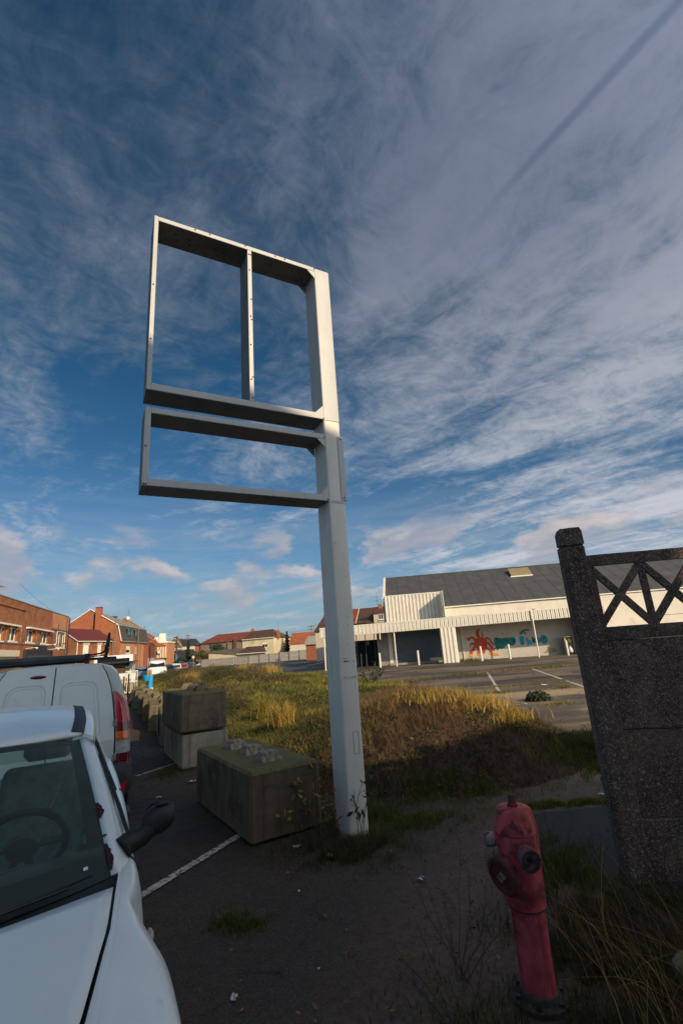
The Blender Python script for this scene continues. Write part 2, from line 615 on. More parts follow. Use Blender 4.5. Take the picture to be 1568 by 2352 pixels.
def asphalt_mat():
    mt, q = new_mat('asphalt_and_dirt')
    gp = q.n('ShaderNodeNewGeometry').outputs['Position']
    s = q.sep(gp)
    fine = q.noise(gp, 190.0, 3, 0.7)
    agg = q.n('ShaderNodeTexVoronoi'); agg.inputs['Scale'].default_value = 75.0
    q.nt.links.new(gp, agg.inputs['Vector'])
    chips = q.ramp(agg.outputs['Distance'], 0.24, 0.08)
    chipsel = q.ramp(q.sep(agg.outputs['Color'])[0], 0.80, 0.90)
    med = q.noise(gp, 9.0, 6, 0.65)
    big = q.noise(gp, 0.55, 6, 0.6, 0.5)
    tar = q.mix(q.ramp(fine, 0.35, 0.7), (0.020, 0.0140, 0.0095), (0.098, 0.064, 0.040))
    ck = q.n('ShaderNodeTexVoronoi', feature='DISTANCE_TO_EDGE'); ck.inputs['Scale'].default_value = 1.1
    q.nt.links.new(q.mix(0.25, gp, q.noise(gp, 1.6, 6, 0.75, 0, 1), 'ADD'), ck.inputs['Vector'])
    tar = q.mix(q.math('MULTIPLY', q.ramp(ck.outputs['Distance'], 0.010, 0.003), q.ramp(big, 0.45, 0.6)), tar, (0.008, 0.007, 0.006))
    grain = q.noise(gp, 55.0, 4, 0.75)
    tar = q.mix(1.0, tar, q.mix(q.ramp(grain, 0.30, 0.72), (0.30, 0.30, 0.30), (1.85, 1.75, 1.6)), 'MULTIPLY')
    tar = q.mix(q.math('MULTIPLY', q.ramp(big, 0.38, 0.62), 0.45), tar, q.mix(1.0, tar, (0.45, 0.45, 0.48), 'MULTIPLY'))
    tar = q.mix(q.math('MULTIPLY', chips, chipsel), tar, (0.26, 0.22, 0.18))
    # brown earth trodden over the tarmac, along a strip from the lower middle to the right of the mound
    lx = q.math('SUBTRACT', s[0], q.math('MULTIPLY', s[1], 0.42))
    strip = q.math('MULTIPLY', q.ramp(lx, -2.0, -0.5), q.ramp(s[1], 8.2, 6.0))
    dm = q.math('MULTIPLY', strip, q.ramp(q.math('ADD', big, q.math('MULTIPLY', med, 0.35)), 0.42, 0.68))
    earth = q.mix(q.ramp(q.noise(gp, 26, 6, 0.75), 0.32, 0.68), (0.060, 0.036, 0.022), (0.185, 0.112, 0.070))
    near = q.mix(q.math('MULTIPLY', dm, 0.85), tar, earth)
    # the old car park further back: paler, worn, darker in patches
    w = q.noise(q.mapping(gp, scale=(0.35, 1.0, 1.0)), 0.40, 8, 0.62, 0.7)
    cr = q.n('ShaderNodeTexVoronoi', feature='DISTANCE_TO_EDGE'); cr.inputs['Scale'].default_value = 0.9
    q.nt.links.new(q.mix(0.12, gp, q.noise(gp, 2.0, 5, 0.7, 0, 1), 'ADD'), cr.inputs['Vector'])
    crack = q.ramp(cr.outputs['Distance'], 0.014, 0.004)
    lot = q.mix(q.ramp(w, 0.42, 0.58), (0.125, 0.092, 0.058), (0.46, 0.325, 0.190))
    lot = q.mix(q.math('MULTIPLY', q.ramp(med, 0.45, 0.72), 0.5), lot, (0.19, 0.155, 0.115))
    lot = q.mix(q.ramp(fine, 0.25, 0.75), q.mix(1.0, lot, (0.72, 0.72, 0.72), 'MULTIPLY'), lot)
    lot = q.mix(q.math('MULTIPLY', crack, 0.8), lot, (0.02, 0.018, 0.016))
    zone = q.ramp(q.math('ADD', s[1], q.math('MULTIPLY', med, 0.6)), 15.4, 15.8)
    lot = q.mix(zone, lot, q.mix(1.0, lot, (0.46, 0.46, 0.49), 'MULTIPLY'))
    patch = q.math('MULTIPLY', q.ramp(q.noise(q.mapping(gp, scale=(0.22, 1.1, 1)), 0.55, 6, 0.6, 0.8), 0.50, 0.60), 0.6)
    lot = q.mix(patch, lot, q.mix(1.0, lot, (0.42, 0.40, 0.40), 'MULTIPLY'))
    far = q.mix(q.ramp(q.noise(gp, 0.08, 5, 0.6), 0.4, 0.6), (0.035, 0.035, 0.036), (0.075, 0.07, 0.065))
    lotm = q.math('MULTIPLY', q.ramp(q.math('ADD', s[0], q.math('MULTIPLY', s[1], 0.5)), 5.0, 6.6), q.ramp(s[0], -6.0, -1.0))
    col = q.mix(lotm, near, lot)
    col = q.mix(q.ramp(s[1], 34.0, 40.0), col, far)
    hgt = q.math('ADD', q.math('MULTIPLY', fine, 0.6), q.math('ADD', q.math('MULTIPLY', chips, 0.4), q.math('MULTIPLY', med, 0.8)))
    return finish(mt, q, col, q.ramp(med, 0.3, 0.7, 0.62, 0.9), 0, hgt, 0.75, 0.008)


ASPH = asphalt_mat()
V, F = ground_grid()
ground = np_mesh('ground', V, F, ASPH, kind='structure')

# ---- earth mound between the block row and the car park
MC = np.array([[1.02, 8.35, 2.45, 0.78], [0.55, 10.2, 2.9, 0.62], [-0.4, 13.5, 3.6, 0.50], [-2.4, 19.0, 4.4, 0.46], [-6.2, 27.0, 5.2, 0.50], [-11.5, 38.0, 5.0, 0.35], [-17.5, 50.0, 4.5, 0.10]])


def mound_z(x, y):
    x = np.asarray(x, float); y = np.asarray(y, float)
    best = np.full(x.shape, -9.0)
    for i in range(len(MC) - 1):
        a, b = MC[i], MC[i + 1]
        dx, dy = b[0] - a[0], b[1] - a[1]
        t = np.clip(((x - a[0]) * dx + (y - a[1]) * dy) / (dx * dx + dy * dy), 0, 1)
        d = np.hypot(x - a[0] - t * dx, y - a[1] - t * dy)
        w = a[2] + t * (b[2] - a[2]); h = a[3] + t * (b[3] - a[3])
        u = d / w
        z = h * (1.12 - 1.12 * u ** 1.9)
        z = np.where(u > 1, -0.35 * (u - 1), z)
        best = np.maximum(best, np.minimum(z, h))
    # lumps
    n = 0.07 * np.sin(1.7 * x + 0.8 * y) * np.sin(1.1 * y - 0.6 * x) + 0.045 * np.sin(3.9 * x - 1.2 * y + 1) * np.sin(3.1 * y + 0.9 * x) + 0.02 * np.sin(8.1 * x + 2 * y) * np.sin(7.3 * y - 3 * x)
    # a leg of low grassy bank running to the right behind the fence post
    d = np.hypot((x - 3.6) / 1.9, (y - 7.4) / 0.75)
    best = np.maximum(best, 0.30 * (1 - d ** 2))
    return best + n * sstep(best, 0.0, 0.35) + ground_z(x, y) * 1.0


gx = np.arange(-24, 7.01, 0.14); gy = np.arange(4.8, 52, 0.16)
X, Y = np.meshgrid(gx, gy)
Z = mound_z(X, Y) - 0.03
Z = Z + 0.015 * rng.standard_normal(Z.shape)
nx = X.shape[1]
i = np.arange(X.shape[0] - 1)[:, None] * nx + np.arange(nx - 1)[None, :]
F = np.stack([i, i + 1, i + 1 + nx, i + nx], -1).reshape(-1, 4)
V = np.stack([X.ravel(), Y.ravel(), Z.ravel()], 1)
hz = V[:, 2] - ground_z(V[:, 0], V[:, 1])
F = F[(hz[F] > -0.10).any(1)]
used = np.unique(F); remap = np.zeros(len(V), int); remap[used] = np.arange(len(used))
mt, q = new_mat('mound_soil')
gp = q.n('ShaderNodeNewGeometry').outputs['Position']
s = q.sep(gp)
n = q.noise(gp, 6.0, 6, 0.7)
n2 = q.noise(gp, 1.1, 5, 0.6, 0.4)
soil = q.mix(q.ramp(n, 0.3, 0.7), (0.040, 0.018, 0.011), (0.115, 0.058, 0.036))
moss = q.mix(q.ramp(n, 0.3, 0.7), (0.030, 0.038, 0.010), (0.085, 0.085, 0.026))
colr = q.mix(q.ramp(n2, 0.42, 0.60), soil, moss)
colr = q.mix(q.ramp(s[1], 11.0, 7.5), colr, soil)
finish(mt, q, colr, 0.95, 0, q.noise(gp, 30, 5, 0.7), 0.9, 0.03)
np_mesh('earth_mound', V[used], remap[F], mt, kind='structure')


# ------------------------------------------------------------------ vegetation
def blades(name, pts, hgt, wid, mat, lean=0.45, tint=None, nseg=2, dirv=None, label=None, cat=None, curl=1.0):
    """pts (n,3), hgt (n,), wid scalar. Bent tapering blades as one real mesh"""
    n = len(pts)
    az = rng.uniform(0, 2 * PI, n)
    ln = np.abs(rng.normal(0, lean, n)) + 0.08
    dx, dy = np.cos(az) * ln, np.sin(az) * ln
    if dirv is not None:
        dx = dx + dirv[0]; dy = dy + dirv[1]
    face = rng.uniform(0, 2 * PI, n)
    sx, sy = np.cos(face), np.sin(face)
    ts = np.linspace(0, 1, nseg + 1)
    per = 2 * nseg + 1
    V = np.zeros((n, per, 3)); T = np.zeros((n, per))
    tb = tint if tint is not None else rng.uniform(0, 1, n)
    for k, t in enumerate(ts):
        px = pts[:, 0] + dx * hgt * (t ** (1 + curl))
        py = pts[:, 1] + dy * hgt * (t ** (1 + curl))
        pz = pts[:, 2] + hgt * (t - 0.28 * ln * t * t)
        w = wid * (1 - t) if np.isscalar(wid) else wid * (1 - t)
        if k < nseg:
            V[:, 2 * k] = np.stack([px - sx * w / 2, py - sy * w / 2, pz], 1)
            V[:, 2 * k + 1] = np.stack([px + sx * w / 2, py + sy * w / 2, pz], 1)
        else:
            V[:, 2 * k] = np.stack([px, py, pz], 1)
    T[:] = tb[:, None]
    base = (np.arange(n) * per)[:, None]
    Fs = []
    for k in range(nseg - 1):
        a = 2 * k
        Fs.append(base + np.array([a, a + 1, a + 3])); Fs.append(base + np.array([a, a + 3, a + 2]))
    a = 2 * (nseg - 1)
    Fs.append(base + np.array([a, a + 1, a + 2]))
    F = np.concatenate(Fs, 0)
    o = np_mesh(name, V.reshape(-1, 3), F, mat, T.ravel())
    tag(o, label, cat)
    return o


def leaves(name, pts, size, mat, label=None, cat=None, kind='stuff', parent=None, tint=None, up=0.8):
    """small diamond leaves at random attitudes"""
    n = len(pts)
    a = rng.normal(size=(n, 3)); a[:, 2] *= up; a /= np.linalg.norm(a, axis=1, keepdims=True)
    b = rng.normal(size=(n, 3)); b -= (b * a).sum(1, keepdims=True) * a; b /= np.linalg.norm(b, axis=1, keepdims=True)
    sz = size * rng.uniform(0.6, 1.35, n)[:, None]
    V = np.stack([pts - a * sz, pts + b * sz * 0.45, pts + a * sz, pts - b * sz * 0.45], 1)
    F = (np.arange(n) * 4)[:, None] + np.arange(4)[None, :]
    tb = tint if tint is not None else rng.uniform(0, 1, n)
    o = np_mesh(name, V.reshape(-1, 3), F, mat, np.repeat(tb, 4), kind=kind, parent=parent)
    tag(o, label, cat)
    return o


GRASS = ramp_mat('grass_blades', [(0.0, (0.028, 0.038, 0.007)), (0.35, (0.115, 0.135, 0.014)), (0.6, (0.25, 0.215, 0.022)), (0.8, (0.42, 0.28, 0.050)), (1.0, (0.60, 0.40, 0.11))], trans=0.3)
DRY = ramp_mat('dry_grass_blades', [(0.0, (0.050, 0.024, 0.012)), (0.4, (0.15, 0.075, 0.028)), (0.75, (0.36, 0.20, 0.06)), (1.0, (0.58, 0.37, 0.12))], trans=0.25)
WEED = ramp_mat('weed_leaves', [(0.0, (0.015, 0.022, 0.008)), (0.4, (0.045, 0.058, 0.016)), (0.7, (0.085, 0.08, 0.022)), (0.9, (0.10, 0.050, 0.022)), (1.0, (0.22, 0.13, 0.03))], trans=0.2)
BRAMBLE = ramp_mat('russet_weeds', [(0.0, (0.035, 0.024, 0.012)), (0.4, (0.11, 0.070, 0.028)), (0.7, (0.13, 0.12, 0.035)), (1.0, (0.26, 0.19, 0.06))], trans=0.2)
YLEAF = ramp_mat('autumn_leaves', [(0.0, (0.10, 0.10, 0.02)), (0.5, (0.40, 0.20, 0.03)), (1.0, (0.62, 0.36, 0.06))], trans=0.3)
GLEAF = ramp_mat('green_leaves', [(0.0, (0.02, 0.04, 0.012)), (1.0, (0.10, 0.13, 0.04))], trans=0.3)


def vnoise(x, y, s, seed=0.0):
    """cheap smooth noise 0..1"""
    v = np.sin(x * s + seed) * np.cos(y * s * 1.13 + 1.7 * seed) + 0.6 * np.sin(x * s * 2.3 - y * s * 1.9 + seed * 3) + 0.4 * np.cos(x * s * 4.7 + y * s * 4.1 - seed)
    return np.clip(0.5 + v / 3.2, 0, 1)


def mound_points(n, xr, yr, minz=0.02, power=0.0):
    x = rng.uniform(*xr, n); y = rng.uniform(*yr, n)
    z = mound_z(x, y); g0 = ground_z(x, y)
    ok = (z - g0) > minz
    return x[ok], y[ok], z[ok] - 0.03


# bare face: front of the mound (towards camera, lower middle) carries dry brown stalks, its crest straw, the left flank green
x, y, z = mound_points(150000, (-3.5, 5.6), (5.4, 14.5))
# keep fewer where far
keep = rng.uniform(0, 1, len(x)) < np.clip(1.25 - 0.07 * (y - 6), 0.4, 1)
x, y, z = x[keep], y[keep], z[keep]
gl = vnoise(x, y, 1.1, 2.0)
left = sstep(-x + 0.10 * (y - 8), -0.6, 0.9)                     # greener on the left flank
rightg = sstep(x, 2.6, 3.3)
green = np.clip(0.75 * left + rightg * 0.9 + 0.35 * (gl - 0.5) + 0.35 * sstep(y, 9.5, 12.5), 0, 1)
isg = rng.uniform(0, 1, len(x)) < green
tint = np.clip(0.05 + 0.62 * vnoise(x, y, 1.9, 5.0) * (0.5 + 0.9 * vnoise(x, y, 5.1, 2.0)) + rng.normal(0, 0.17, len(x)), 0, 0.95)
bare = (vnoise(x, y, 2.1, 9.0) > 0.62) & (y < 8.2) & (x < 2.6) & (x > -0.4)
sel = isg & ~bare
blades('mound_grass', np.stack([x, y, z], 1)[sel], rng.uniform(0.04, 0.13, sel.sum()), 0.009, GRASS, 0.85, tint[sel], label='green and straw grass growing over the earth mound beside the sign pole', cat='grass')
cl_ = vnoise(x, y, 4.3, 7.0)
sel = ~isg & ~bare & (rng.uniform(0, 1, len(x)) < 0.25 + 1.3 * cl_)
tt = np.clip(0.10 + 0.50 * sstep(z[sel], 0.40, 0.68) + rng.normal(0, 0.18, sel.sum()), 0, 1)
hh = rng.uniform(0.04, 0.14, sel.sum()) * (0.65 + 0.7 * sstep(z[sel], 0.35, 0.7)) * (0.55 + 0.9 * cl_[sel])
blades('mound_dry_grass', np.stack([x, y, z], 1)[sel], hh, 0.007, DRY, 1.05, tt, label='dry straw and brown stalks covering the front of the earth mound', cat='dry grass')
# dead brown stems lying over the bare front
x, y, z = mound_points(15000, (-0.6, 3.3), (5.6, 8.6))
blades('mound_stems', np.stack([x, y, z], 1), rng.uniform(0.06, 0.24, len(x)), 0.005, BRAMBLE, 0.8, np.clip(rng.normal(0.25, 0.2, len(x)) + 0.35 * (x < 0.6), 0, 1), nseg=3, label='dead brown stems lying over the bare front of the mound', cat='dead stems')
# low leafy weeds
x, y, z = mound_points(42000, (-3.5, 5.4), (5.4, 15))
k = (vnoise(x, y, 1.5, 3.3) > 0.46) | ((vnoise(x, y, 3.7, 1.3) > 0.66) & (y < 8.4))
x, y, z = x[k], y[k], z[k]
leaves('mound_weeds', np.stack([x, y, z + rng.uniform(0.0, 0.07, len(x))], 1), 0.026, WEED, 'small leafy weeds between the grass on the mound', 'weeds')
# far part of the bank
x, y, z = mound_points(190000, (-20, 3.5), (14, 44))
keep = rng.uniform(0, 1, len(x)) < np.clip(1.2 - 0.03 * (y - 14), 0.35, 1)
x, y, z = x[keep], y[keep], z[keep]
tint = np.clip(0.12 + 0.62 * vnoise(x, y, 0.9, 1.0) * (0.5 + 0.9 * vnoise(x, y, 2.7, 3.0)) + rng.normal(0, 0.17, len(x)), 0, 0.95)
blades('bank_grass', np.stack([x, y, z], 1), rng.uniform(0.07, 0.20, len(x)), 0.018, GRASS, 0.6, tint, label='grass on the long bank running back behind the concrete blocks', cat='grass')

# russet weed thickets on the bank beyond the stacked blocks
def thicket(cx, cy, w, h, n, mat, size, seed):
    a = rng.normal(size=(n, 3)) * np.array([w * 0.42, w * 0.42, 1])
    r2 = np.clip(1 - (a[:, 0] ** 2 + a[:, 1] ** 2) / (w * w), 0.05, 1)
    zz = 0.62 * h * r2 * rng.uniform(0.05, 1.0, n) * (0.75 + 0.5 * vnoise(a[:, 0] + cx, a[:, 1] + cy, 3.0, seed))
    x_, y_ = a[:, 0] + cx, a[:, 1] + cy
    return np.stack([x_, y_, mound_z(x_, y_) - 0.03 + zz], 1)


TH = [(-7.6, 22.5, 1.2, 0.75), (-6.2, 20.5, 1.1, 0.60), (-5.0, 18.5, 1.2, 0.55), (-8.6, 26.5, 1.7, 0.95), (-6.6, 25.0, 1.8, 0.95), (-4.6, 22.5, 1.5, 0.72), (-3.0, 20.0, 1.3, 0.45),
      (-10.8, 32.0, 2.2, 1.0), (-8.2, 31.0, 2.0, 0.95), (-5.6, 28.0, 1.6, 0.7), (-13.5, 38.0, 2.4, 1.0), (-10.5, 38.0, 2.2, 0.9), (-3.9, 15.8, 0.9, 0.45), (-3.3, 13.6, 0.8, 0.40)]
for i, (cx_, cy_, w_, h_) in enumerate(TH):
    ptsA = thicket(cx_, cy_, w_, h_, int(8000 * w_), None, 0, i)
    o = leaves('weed_thicket', ptsA, 0.024 if cy_ > 17 else 0.018, BRAMBLE if i % 3 != 1 else WEED)
    tag(o, None, 'weeds')
    # dead stems sticking out
    n_ = int(160 * w_)
    a = rng.normal(size=(n_, 2)) * w_ * 0.4
    bx, by = a[:, 0] + cx_, a[:, 1] + cy_
    o2 = blades('weed_stems', np.stack([bx, by, mound_z(bx, by)], 1), rng.uniform(0.35, 0.85, n_) * h_, 0.014, BRAMBLE, 0.25, nseg=2)
    tag(o2, None, 'weeds')
    lab = ['russet weeds standing behind the blue drum', 'dark green weeds right of the blue drum', 'russet weeds on the bank left of centre', 'tall russet weeds in front of the white van',
           'tall green-leaved weeds on the far bank crest', 'russet weeds on the bank in front of the cream house', 'low russet weeds where the bank meets the lot', 'russet weeds furthest back along the block row',
           'green weeds near the round road sign', 'russet weeds in front of the panel wall', 'farthest russet weeds beside the road', 'dark green weeds before the panel wall', 'weeds just behind the stacked blocks', 'dark leafy weeds directly behind the upper stacked block'][i]
    tag(o, lab); tag(o2, 'dead stems among the ' + lab)

# tussocks of long straw-coloured grass that stand out one by one
def tussock(x_, y_, h_, n_, tl, th, lab, r_=0.09):
    z0 = max(float(mound_z(np.array(x_), np.array(y_))), float(ground_z(np.array(x_), np.array(y_)))) - 0.03
    a = rng.normal(size=(n_, 2)) * r_
    pts = np.stack([x_ + a[:, 0], y_ + a[:, 1], np.full(n_, z0)], 1)
    o = blades('grass_tussock', pts, rng.uniform(0.5, 1.0, n_) * h_, 0.010 + 0.0004 * y_, GRASS, 0.62, rng.uniform(tl, th, n_), nseg=3)
    tag(o, lab, 'tussock')


tussock(-1.35, 9.5, 0.55, 520, 0.62, 1.0, 'straw coloured grass tussock on the mound right of the stacked blocks')
tussock(-2.1, 11.6, 0.60, 420, 0.42, 0.85, 'tall yellow-green tussock leaning beside the upper stacked block')
tussock(-1.7, 8.6, 0.40, 500, 0.30, 0.62, 'bright green tussock at the foot of the mound by the stacked blocks', 0.14)
tussock(-7.9, 24.5, 0.85, 420, 0.75, 1.0, 'pale straw tussock on the far bank near the road', 0.2)
tussock(-6.3, 29.5, 0.85, 380, 0.8, 1.0, 'pale straw tussock before the concrete panel wall', 0.25)
tussock(-4.6, 27.5, 0.7, 380, 0.8, 1.0, 'straw tussock at the right end of the far bank', 0.3)
tussock(1.75, 7.7, 0.27, 900, 0.72, 1.0, 'sunlit straw tussock on the right shoulder of the mound', 0.22)
tussock(2.15, 7.5, 0.24, 700, 0.65, 1.0, 'sunlit dry tussock sloping to the right end of the mound', 0.2)
tussock(1.2, 7.9, 0.22, 700, 0.62, 1.0, 'short sunlit straw tussock at the middle of the mound crest', 0.25)

# scattered foreground grass on and along the tarmac
def ground_patch(name, cx_, cy_, rx, ry, n, h, lab, tl=0.05, th=0.6, wid=0.006, mat=None, cat='grass', lean=0.6):
    r_ = np.abs(rng.normal(0, 0.62, n)); a = rng.uniform(0, 2 * PI, n)
    x_ = cx_ + rx * r_ * np.cos(a); y_ = cy_ + ry * r_ * np.sin(a)
    k_ = vnoise(x_, y_, 9.0, cx_) > 0.30 + 0.22 * r_ + rng.normal(0, 0.14, n)
    x_, y_ = x_[k_], y_[k_]
    z_ = np.maximum(ground_z(x_, y_), mound_z(x_, y_) - 0.03)
    o = blades(name, np.stack([x_, y_, z_], 1), rng.uniform(0.4, 1.0, len(x_)) * h, wid, mat or GRASS, lean, rng.uniform(tl, th, len(x_)))
    tag(o, lab, cat)
    return o


ground_patch('grass_patch', -0.86, 3.72, 0.20, 0.15, 2600, 0.05, 'small patch of moss and grass on the tarmac below the big block', 0.0, 0.45)
ground_patch('grass_patch', -0.15, 4.75, 0.55, 0.35, 5000, 0.11, 'grass and weeds round the foot of the sign pole', 0.0, 0.28)
ground_patch('grass_patch', -0.15, 4.78, 0.5, 0.32, 5000, 0.13, 'brown dead stems round the foot of the sign pole', 0.0, 0.6, 0.005, BRAMBLE, 'dead stems', 1.0)
ground_patch('grass_patch', -0.05, 5.5, 0.6, 0.7, 8000, 0.14, 'dark grass between the sign pole and the big block', 0.0, 0.45)
ground_patch('grass_patch', 0.5, 5.3, 0.6, 0.30, 5000, 0.08, 'low grass right of the sign pole foot', 0.0, 0.5)
ground_patch('grass_patch', 1.0, 6.05, 1.0, 0.35, 9000, 0.08, 'low grass along the foot of the mound', 0.0, 0.55)
ground_patch('grass_patch', 3.3, 6.9, 1.4, 0.8, 14000, 0.16, 'green grass on the low bank left of the fence post', 0.1, 0.6, 0.008)
ground_patch('grass_patch', 2.0, 5.45, 0.9, 0.12, 5000, 0.07, 'thin line of grass beside the dark tarmac by the fence', 0.1, 0.6)
ground_patch('grass_patch', -2.9, 8.1, 0.30, 0.55, 2500, 0.09, 'grass at the foot of the stacked blocks', 0.0, 0.4)
ground_patch('grass_patch', -2.0, 7.45, 0.28, 0.28, 2500, 0.09, 'grass between the stacked blocks and the big block', 0.0, 0.4)
ground_patch('grass_patch', 0.35, 2.45, 0.35, 0.45, 5000, 0.07, 'grass on the tarmac left of the hydrant foot', 0.0, 0.5)
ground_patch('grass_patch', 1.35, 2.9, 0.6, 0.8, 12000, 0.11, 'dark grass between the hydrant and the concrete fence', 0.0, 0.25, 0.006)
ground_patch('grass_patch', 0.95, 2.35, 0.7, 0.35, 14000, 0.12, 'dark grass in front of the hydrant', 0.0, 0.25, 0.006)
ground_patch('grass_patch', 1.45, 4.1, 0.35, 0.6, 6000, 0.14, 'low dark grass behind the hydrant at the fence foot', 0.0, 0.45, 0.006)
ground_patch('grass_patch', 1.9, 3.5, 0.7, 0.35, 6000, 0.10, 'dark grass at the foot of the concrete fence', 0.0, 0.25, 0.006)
ground_patch('grass_patch', 0.30, 2.1, 0.55, 0.22, 7000, 0.035, 'moss creeping over the tarmac at the bottom of the view', 0.0, 0.5)
ground_patch('grass_patch', 1.5, 2.5, 0.8, 0.5, 16000, 0.12, 'brown tangled undergrowth in the lower right corner', 0.0, 0.5, 0.005, BRAMBLE, lean=1.1)
ground_patch('grass_patch', 1.35, 3.2, 0.5, 0.6, 12000, 0.14, 'brown tangled undergrowth behind the hydrant', 0.0, 0.5, 0.005, BRAMBLE, lean=1.1)
# moss lines and tufts in the car park
for (cx_, cy_, rx, ry, n, h, lab) in [
    (5.6, 17.2, 3.2, 0.22, 2600, 0.07, 'moss line across the car park at the ends of the painted lines'),
    (4.3, 15.4, 0.5, 0.18, 900, 0.10, 'small green tuft at the end of the nearer painted line'),
    (6.4, 15.6, 0.5, 0.15, 900, 0.10, 'small green tuft between the two painted lines'),
    (5.2, 23.8, 2.6, 0.25, 2600, 0.12, 'moss line beyond the painted lines'),
    (9.5, 24.5, 2.6, 0.3, 2600, 0.14, 'moss line at the right of the car park'),
    (4.9, 12.3, 0.5, 0.3, 700, 0.06, 'pale moss spot in the car park'),
    (9.0, 37.4, 1.4, 0.3, 2400, 0.30, 'grass tufts below the orange mural'),
    (1.0, 21.8, 2.4, 0.7, 5000, 0.16, 'grass at the edge of the lot behind the sign pole'),
    (-2.0, 34.3, 2.6, 0.8, 3600, 0.18, 'grass round the end post of the canopy')]:
    ground_patch('grass_patch', cx_, cy_, rx, ry, n, h, lab, 0.15, 0.85, 0.016)
# long bleached stalks leaning right, between hydrant and fence
n = 130
x = rng.uniform(1.0, 1.7, n); y = rng.uniform(2.35, 3.4, n)
blades('bleached_stalks', np.stack([x, y, np.zeros(n)], 1), rng.uniform(0.25, 0.7, n), 0.0045, DRY, 0.5, rng.uniform(0.35, 1.0, n), nseg=5, dirv=(-0.35, 0.15), label='long bleached grass stalks leaning between the hydrant and the fence', cat='dry grass')
n = 160
x = rng.uniform(1.3, 2.3, n); y = rng.uniform(2.3, 3.1, n)
blades('bleached_stalks', np.stack([x, y, np.zeros(n)], 1), rng.uniform(0.25, 0.6, n), 0.0045, DRY, 0.6, rng.uniform(0.2, 0.9, n), nseg=5, dirv=(-0.9, 0.1), label='flattened dry stalks in the lower right corner', cat='dry grass')


def twig_plant(name, lab, x_, y_, h_, nst, spread, leafm, nleaf, lsz, z0=None, stemm=None, seed=1, side=0.0, cat='plant', r0=0.004):
    """a plant of thin branching stems with single leaves"""
    rr = random.Random(seed)
    if z0 is None:
        z0 = max(0.0, float(mound_z(np.array(x_), np.array(y_))) - 0.03)
    t = thing(name, lab, cat, (x_, y_, z0))
    mb = MB(); tips = []
    for i_ in range(nst):
        a = rr.uniform(0, 2 * PI); L = h_ * rr.uniform(0.6, 1.0)
        p = Vector((rr.uniform(-1, 1) * 0.03, rr.uniform(-1, 1) * 0.03, 0)); d = Vector((math.cos(a) * spread + side, math.sin(a) * spread, 1)).normalized()
        pts = [p.copy()]
        for k_ in range(5):
            d = (d + Vector((rr.uniform(-1, 1), rr.uniform(-1, 1), rr.uniform(-0.7, 0.5))) * 0.22).normalized()
            p = p + d * (L / 5); pts.append(p.copy())
            if k_ > 0:
                for _ in range(2):
                    b = (d + Vector((rr.uniform(-1, 1), rr.uniform(-1, 1), rr.uniform(-0.4, 0.6)))).normalized()
                    e = p + b * L * rr.uniform(0.06, 0.2)
                    mb.tube([p, e], r0 * 0.45, 4, False, r0 * 0.25); tips += [e, (p + e) / 2]
        mb.tube(pts, r0, 5, False, r0 * 0.4)
        tips.append(pts[-1])
    mb.build('stem', stemm or STEM, t)
    if nleaf:
        rr.shuffle(tips)
        P_ = np.array([tuple(tips[i_ % len(tips)]) for i_ in range(nleaf)]) + rng.normal(0, 0.012, (nleaf, 3))
        leaves('foliage', P_, lsz, leafm, kind=None, parent=t, up=0.8)
    return t


STEM = plain('twig_bark', (0.055, 0.035, 0.028), 0.8)
twig_plant('sapling', 'leggy green sapling growing up the front of the sign pole', -0.03, 4.86, 0.50, 4, 0.12, GLEAF, 26, 0.032, 0.0, seed=3, cat='sapling', r0=0.0035)
twig_plant('sapling', 'yellow-leaved sapling between the big block and the sign pole', -0.42, 5.05, 0.55, 6, 0.40, YLEAF, 48, 0.035, 0.0, seed=5, side=-0.25, cat='sapling')
twig_plant('sapling', 'small orange-leaved sapling just left of the sign pole', -0.22, 4.9, 0.45, 5, 0.35, YLEAF, 30, 0.030, 0.0, seed=8, side=-0.2, cat='sapling')
twig_plant('weed_plant', 'bare dark branching weed left of the hydrant', 0.45, 3.0, 0.62, 8, 0.6, BRAMBLE, 60, 0.010, 0.0, seed=11, cat='weed', r0=0.0025)
twig_plant('weed_plant', 'bare seed-headed weed at the left side of the hydrant foot', 0.36, 2.62, 0.5, 7, 0.7, BRAMBLE, 50, 0.010, 0.0, seed=13, cat='weed', r0=0.0025)
twig_plant('weed_plant', 'thin bare weed right behind the hydrant', 1.15, 3.5, 0.85, 7, 0.35, BRAMBLE, 40, 0.010, 0.0, seed=15, cat='weed', r0=0.0025)
twig_plant('weed_plant', 'bare branching weed against the concrete fence', 1.75, 3.2, 0.7, 9, 0.45, BRAMBLE, 60, 0.012, 0.0, seed=17, cat='weed', r0=0.003)
twig_plant('shrub', 'sparse pale-leaved shrub just right of the sign pole at the edge of the lot', 0.62, 17.6, 0.95, 12, 0.6, GLEAF, 260, 0.05, 0.2, seed=19, cat='shrub', r0=0.008)
twig_plant('weed_plant', 'row of bare seed heads on the lot edge behind the mound', 1.5, 12.7, 0.5, 9, 0.5, BRAMBLE, 80, 0.02, seed=23, cat='weed')
t = thing('shrub', 'low round green bush alone on the car park', 'bush', (4.72, 13.2, 0))
a = rng.normal(size=(1700, 3)); a /= np.linalg.norm(a, axis=1, keepdims=True); a *= (rng.uniform(0.3, 1, 1700) ** 0.5)[:, None]
a[:, 2] = np.abs(a[:, 2])
leaves('foliage', a * np.array([0.33, 0.25, 0.22]) * (0.8 + 0.4 * vnoise(a[:, 0], a[:, 1], 6.0, 1)[:, None]), 0.035, GLEAF, kind=None, parent=t)
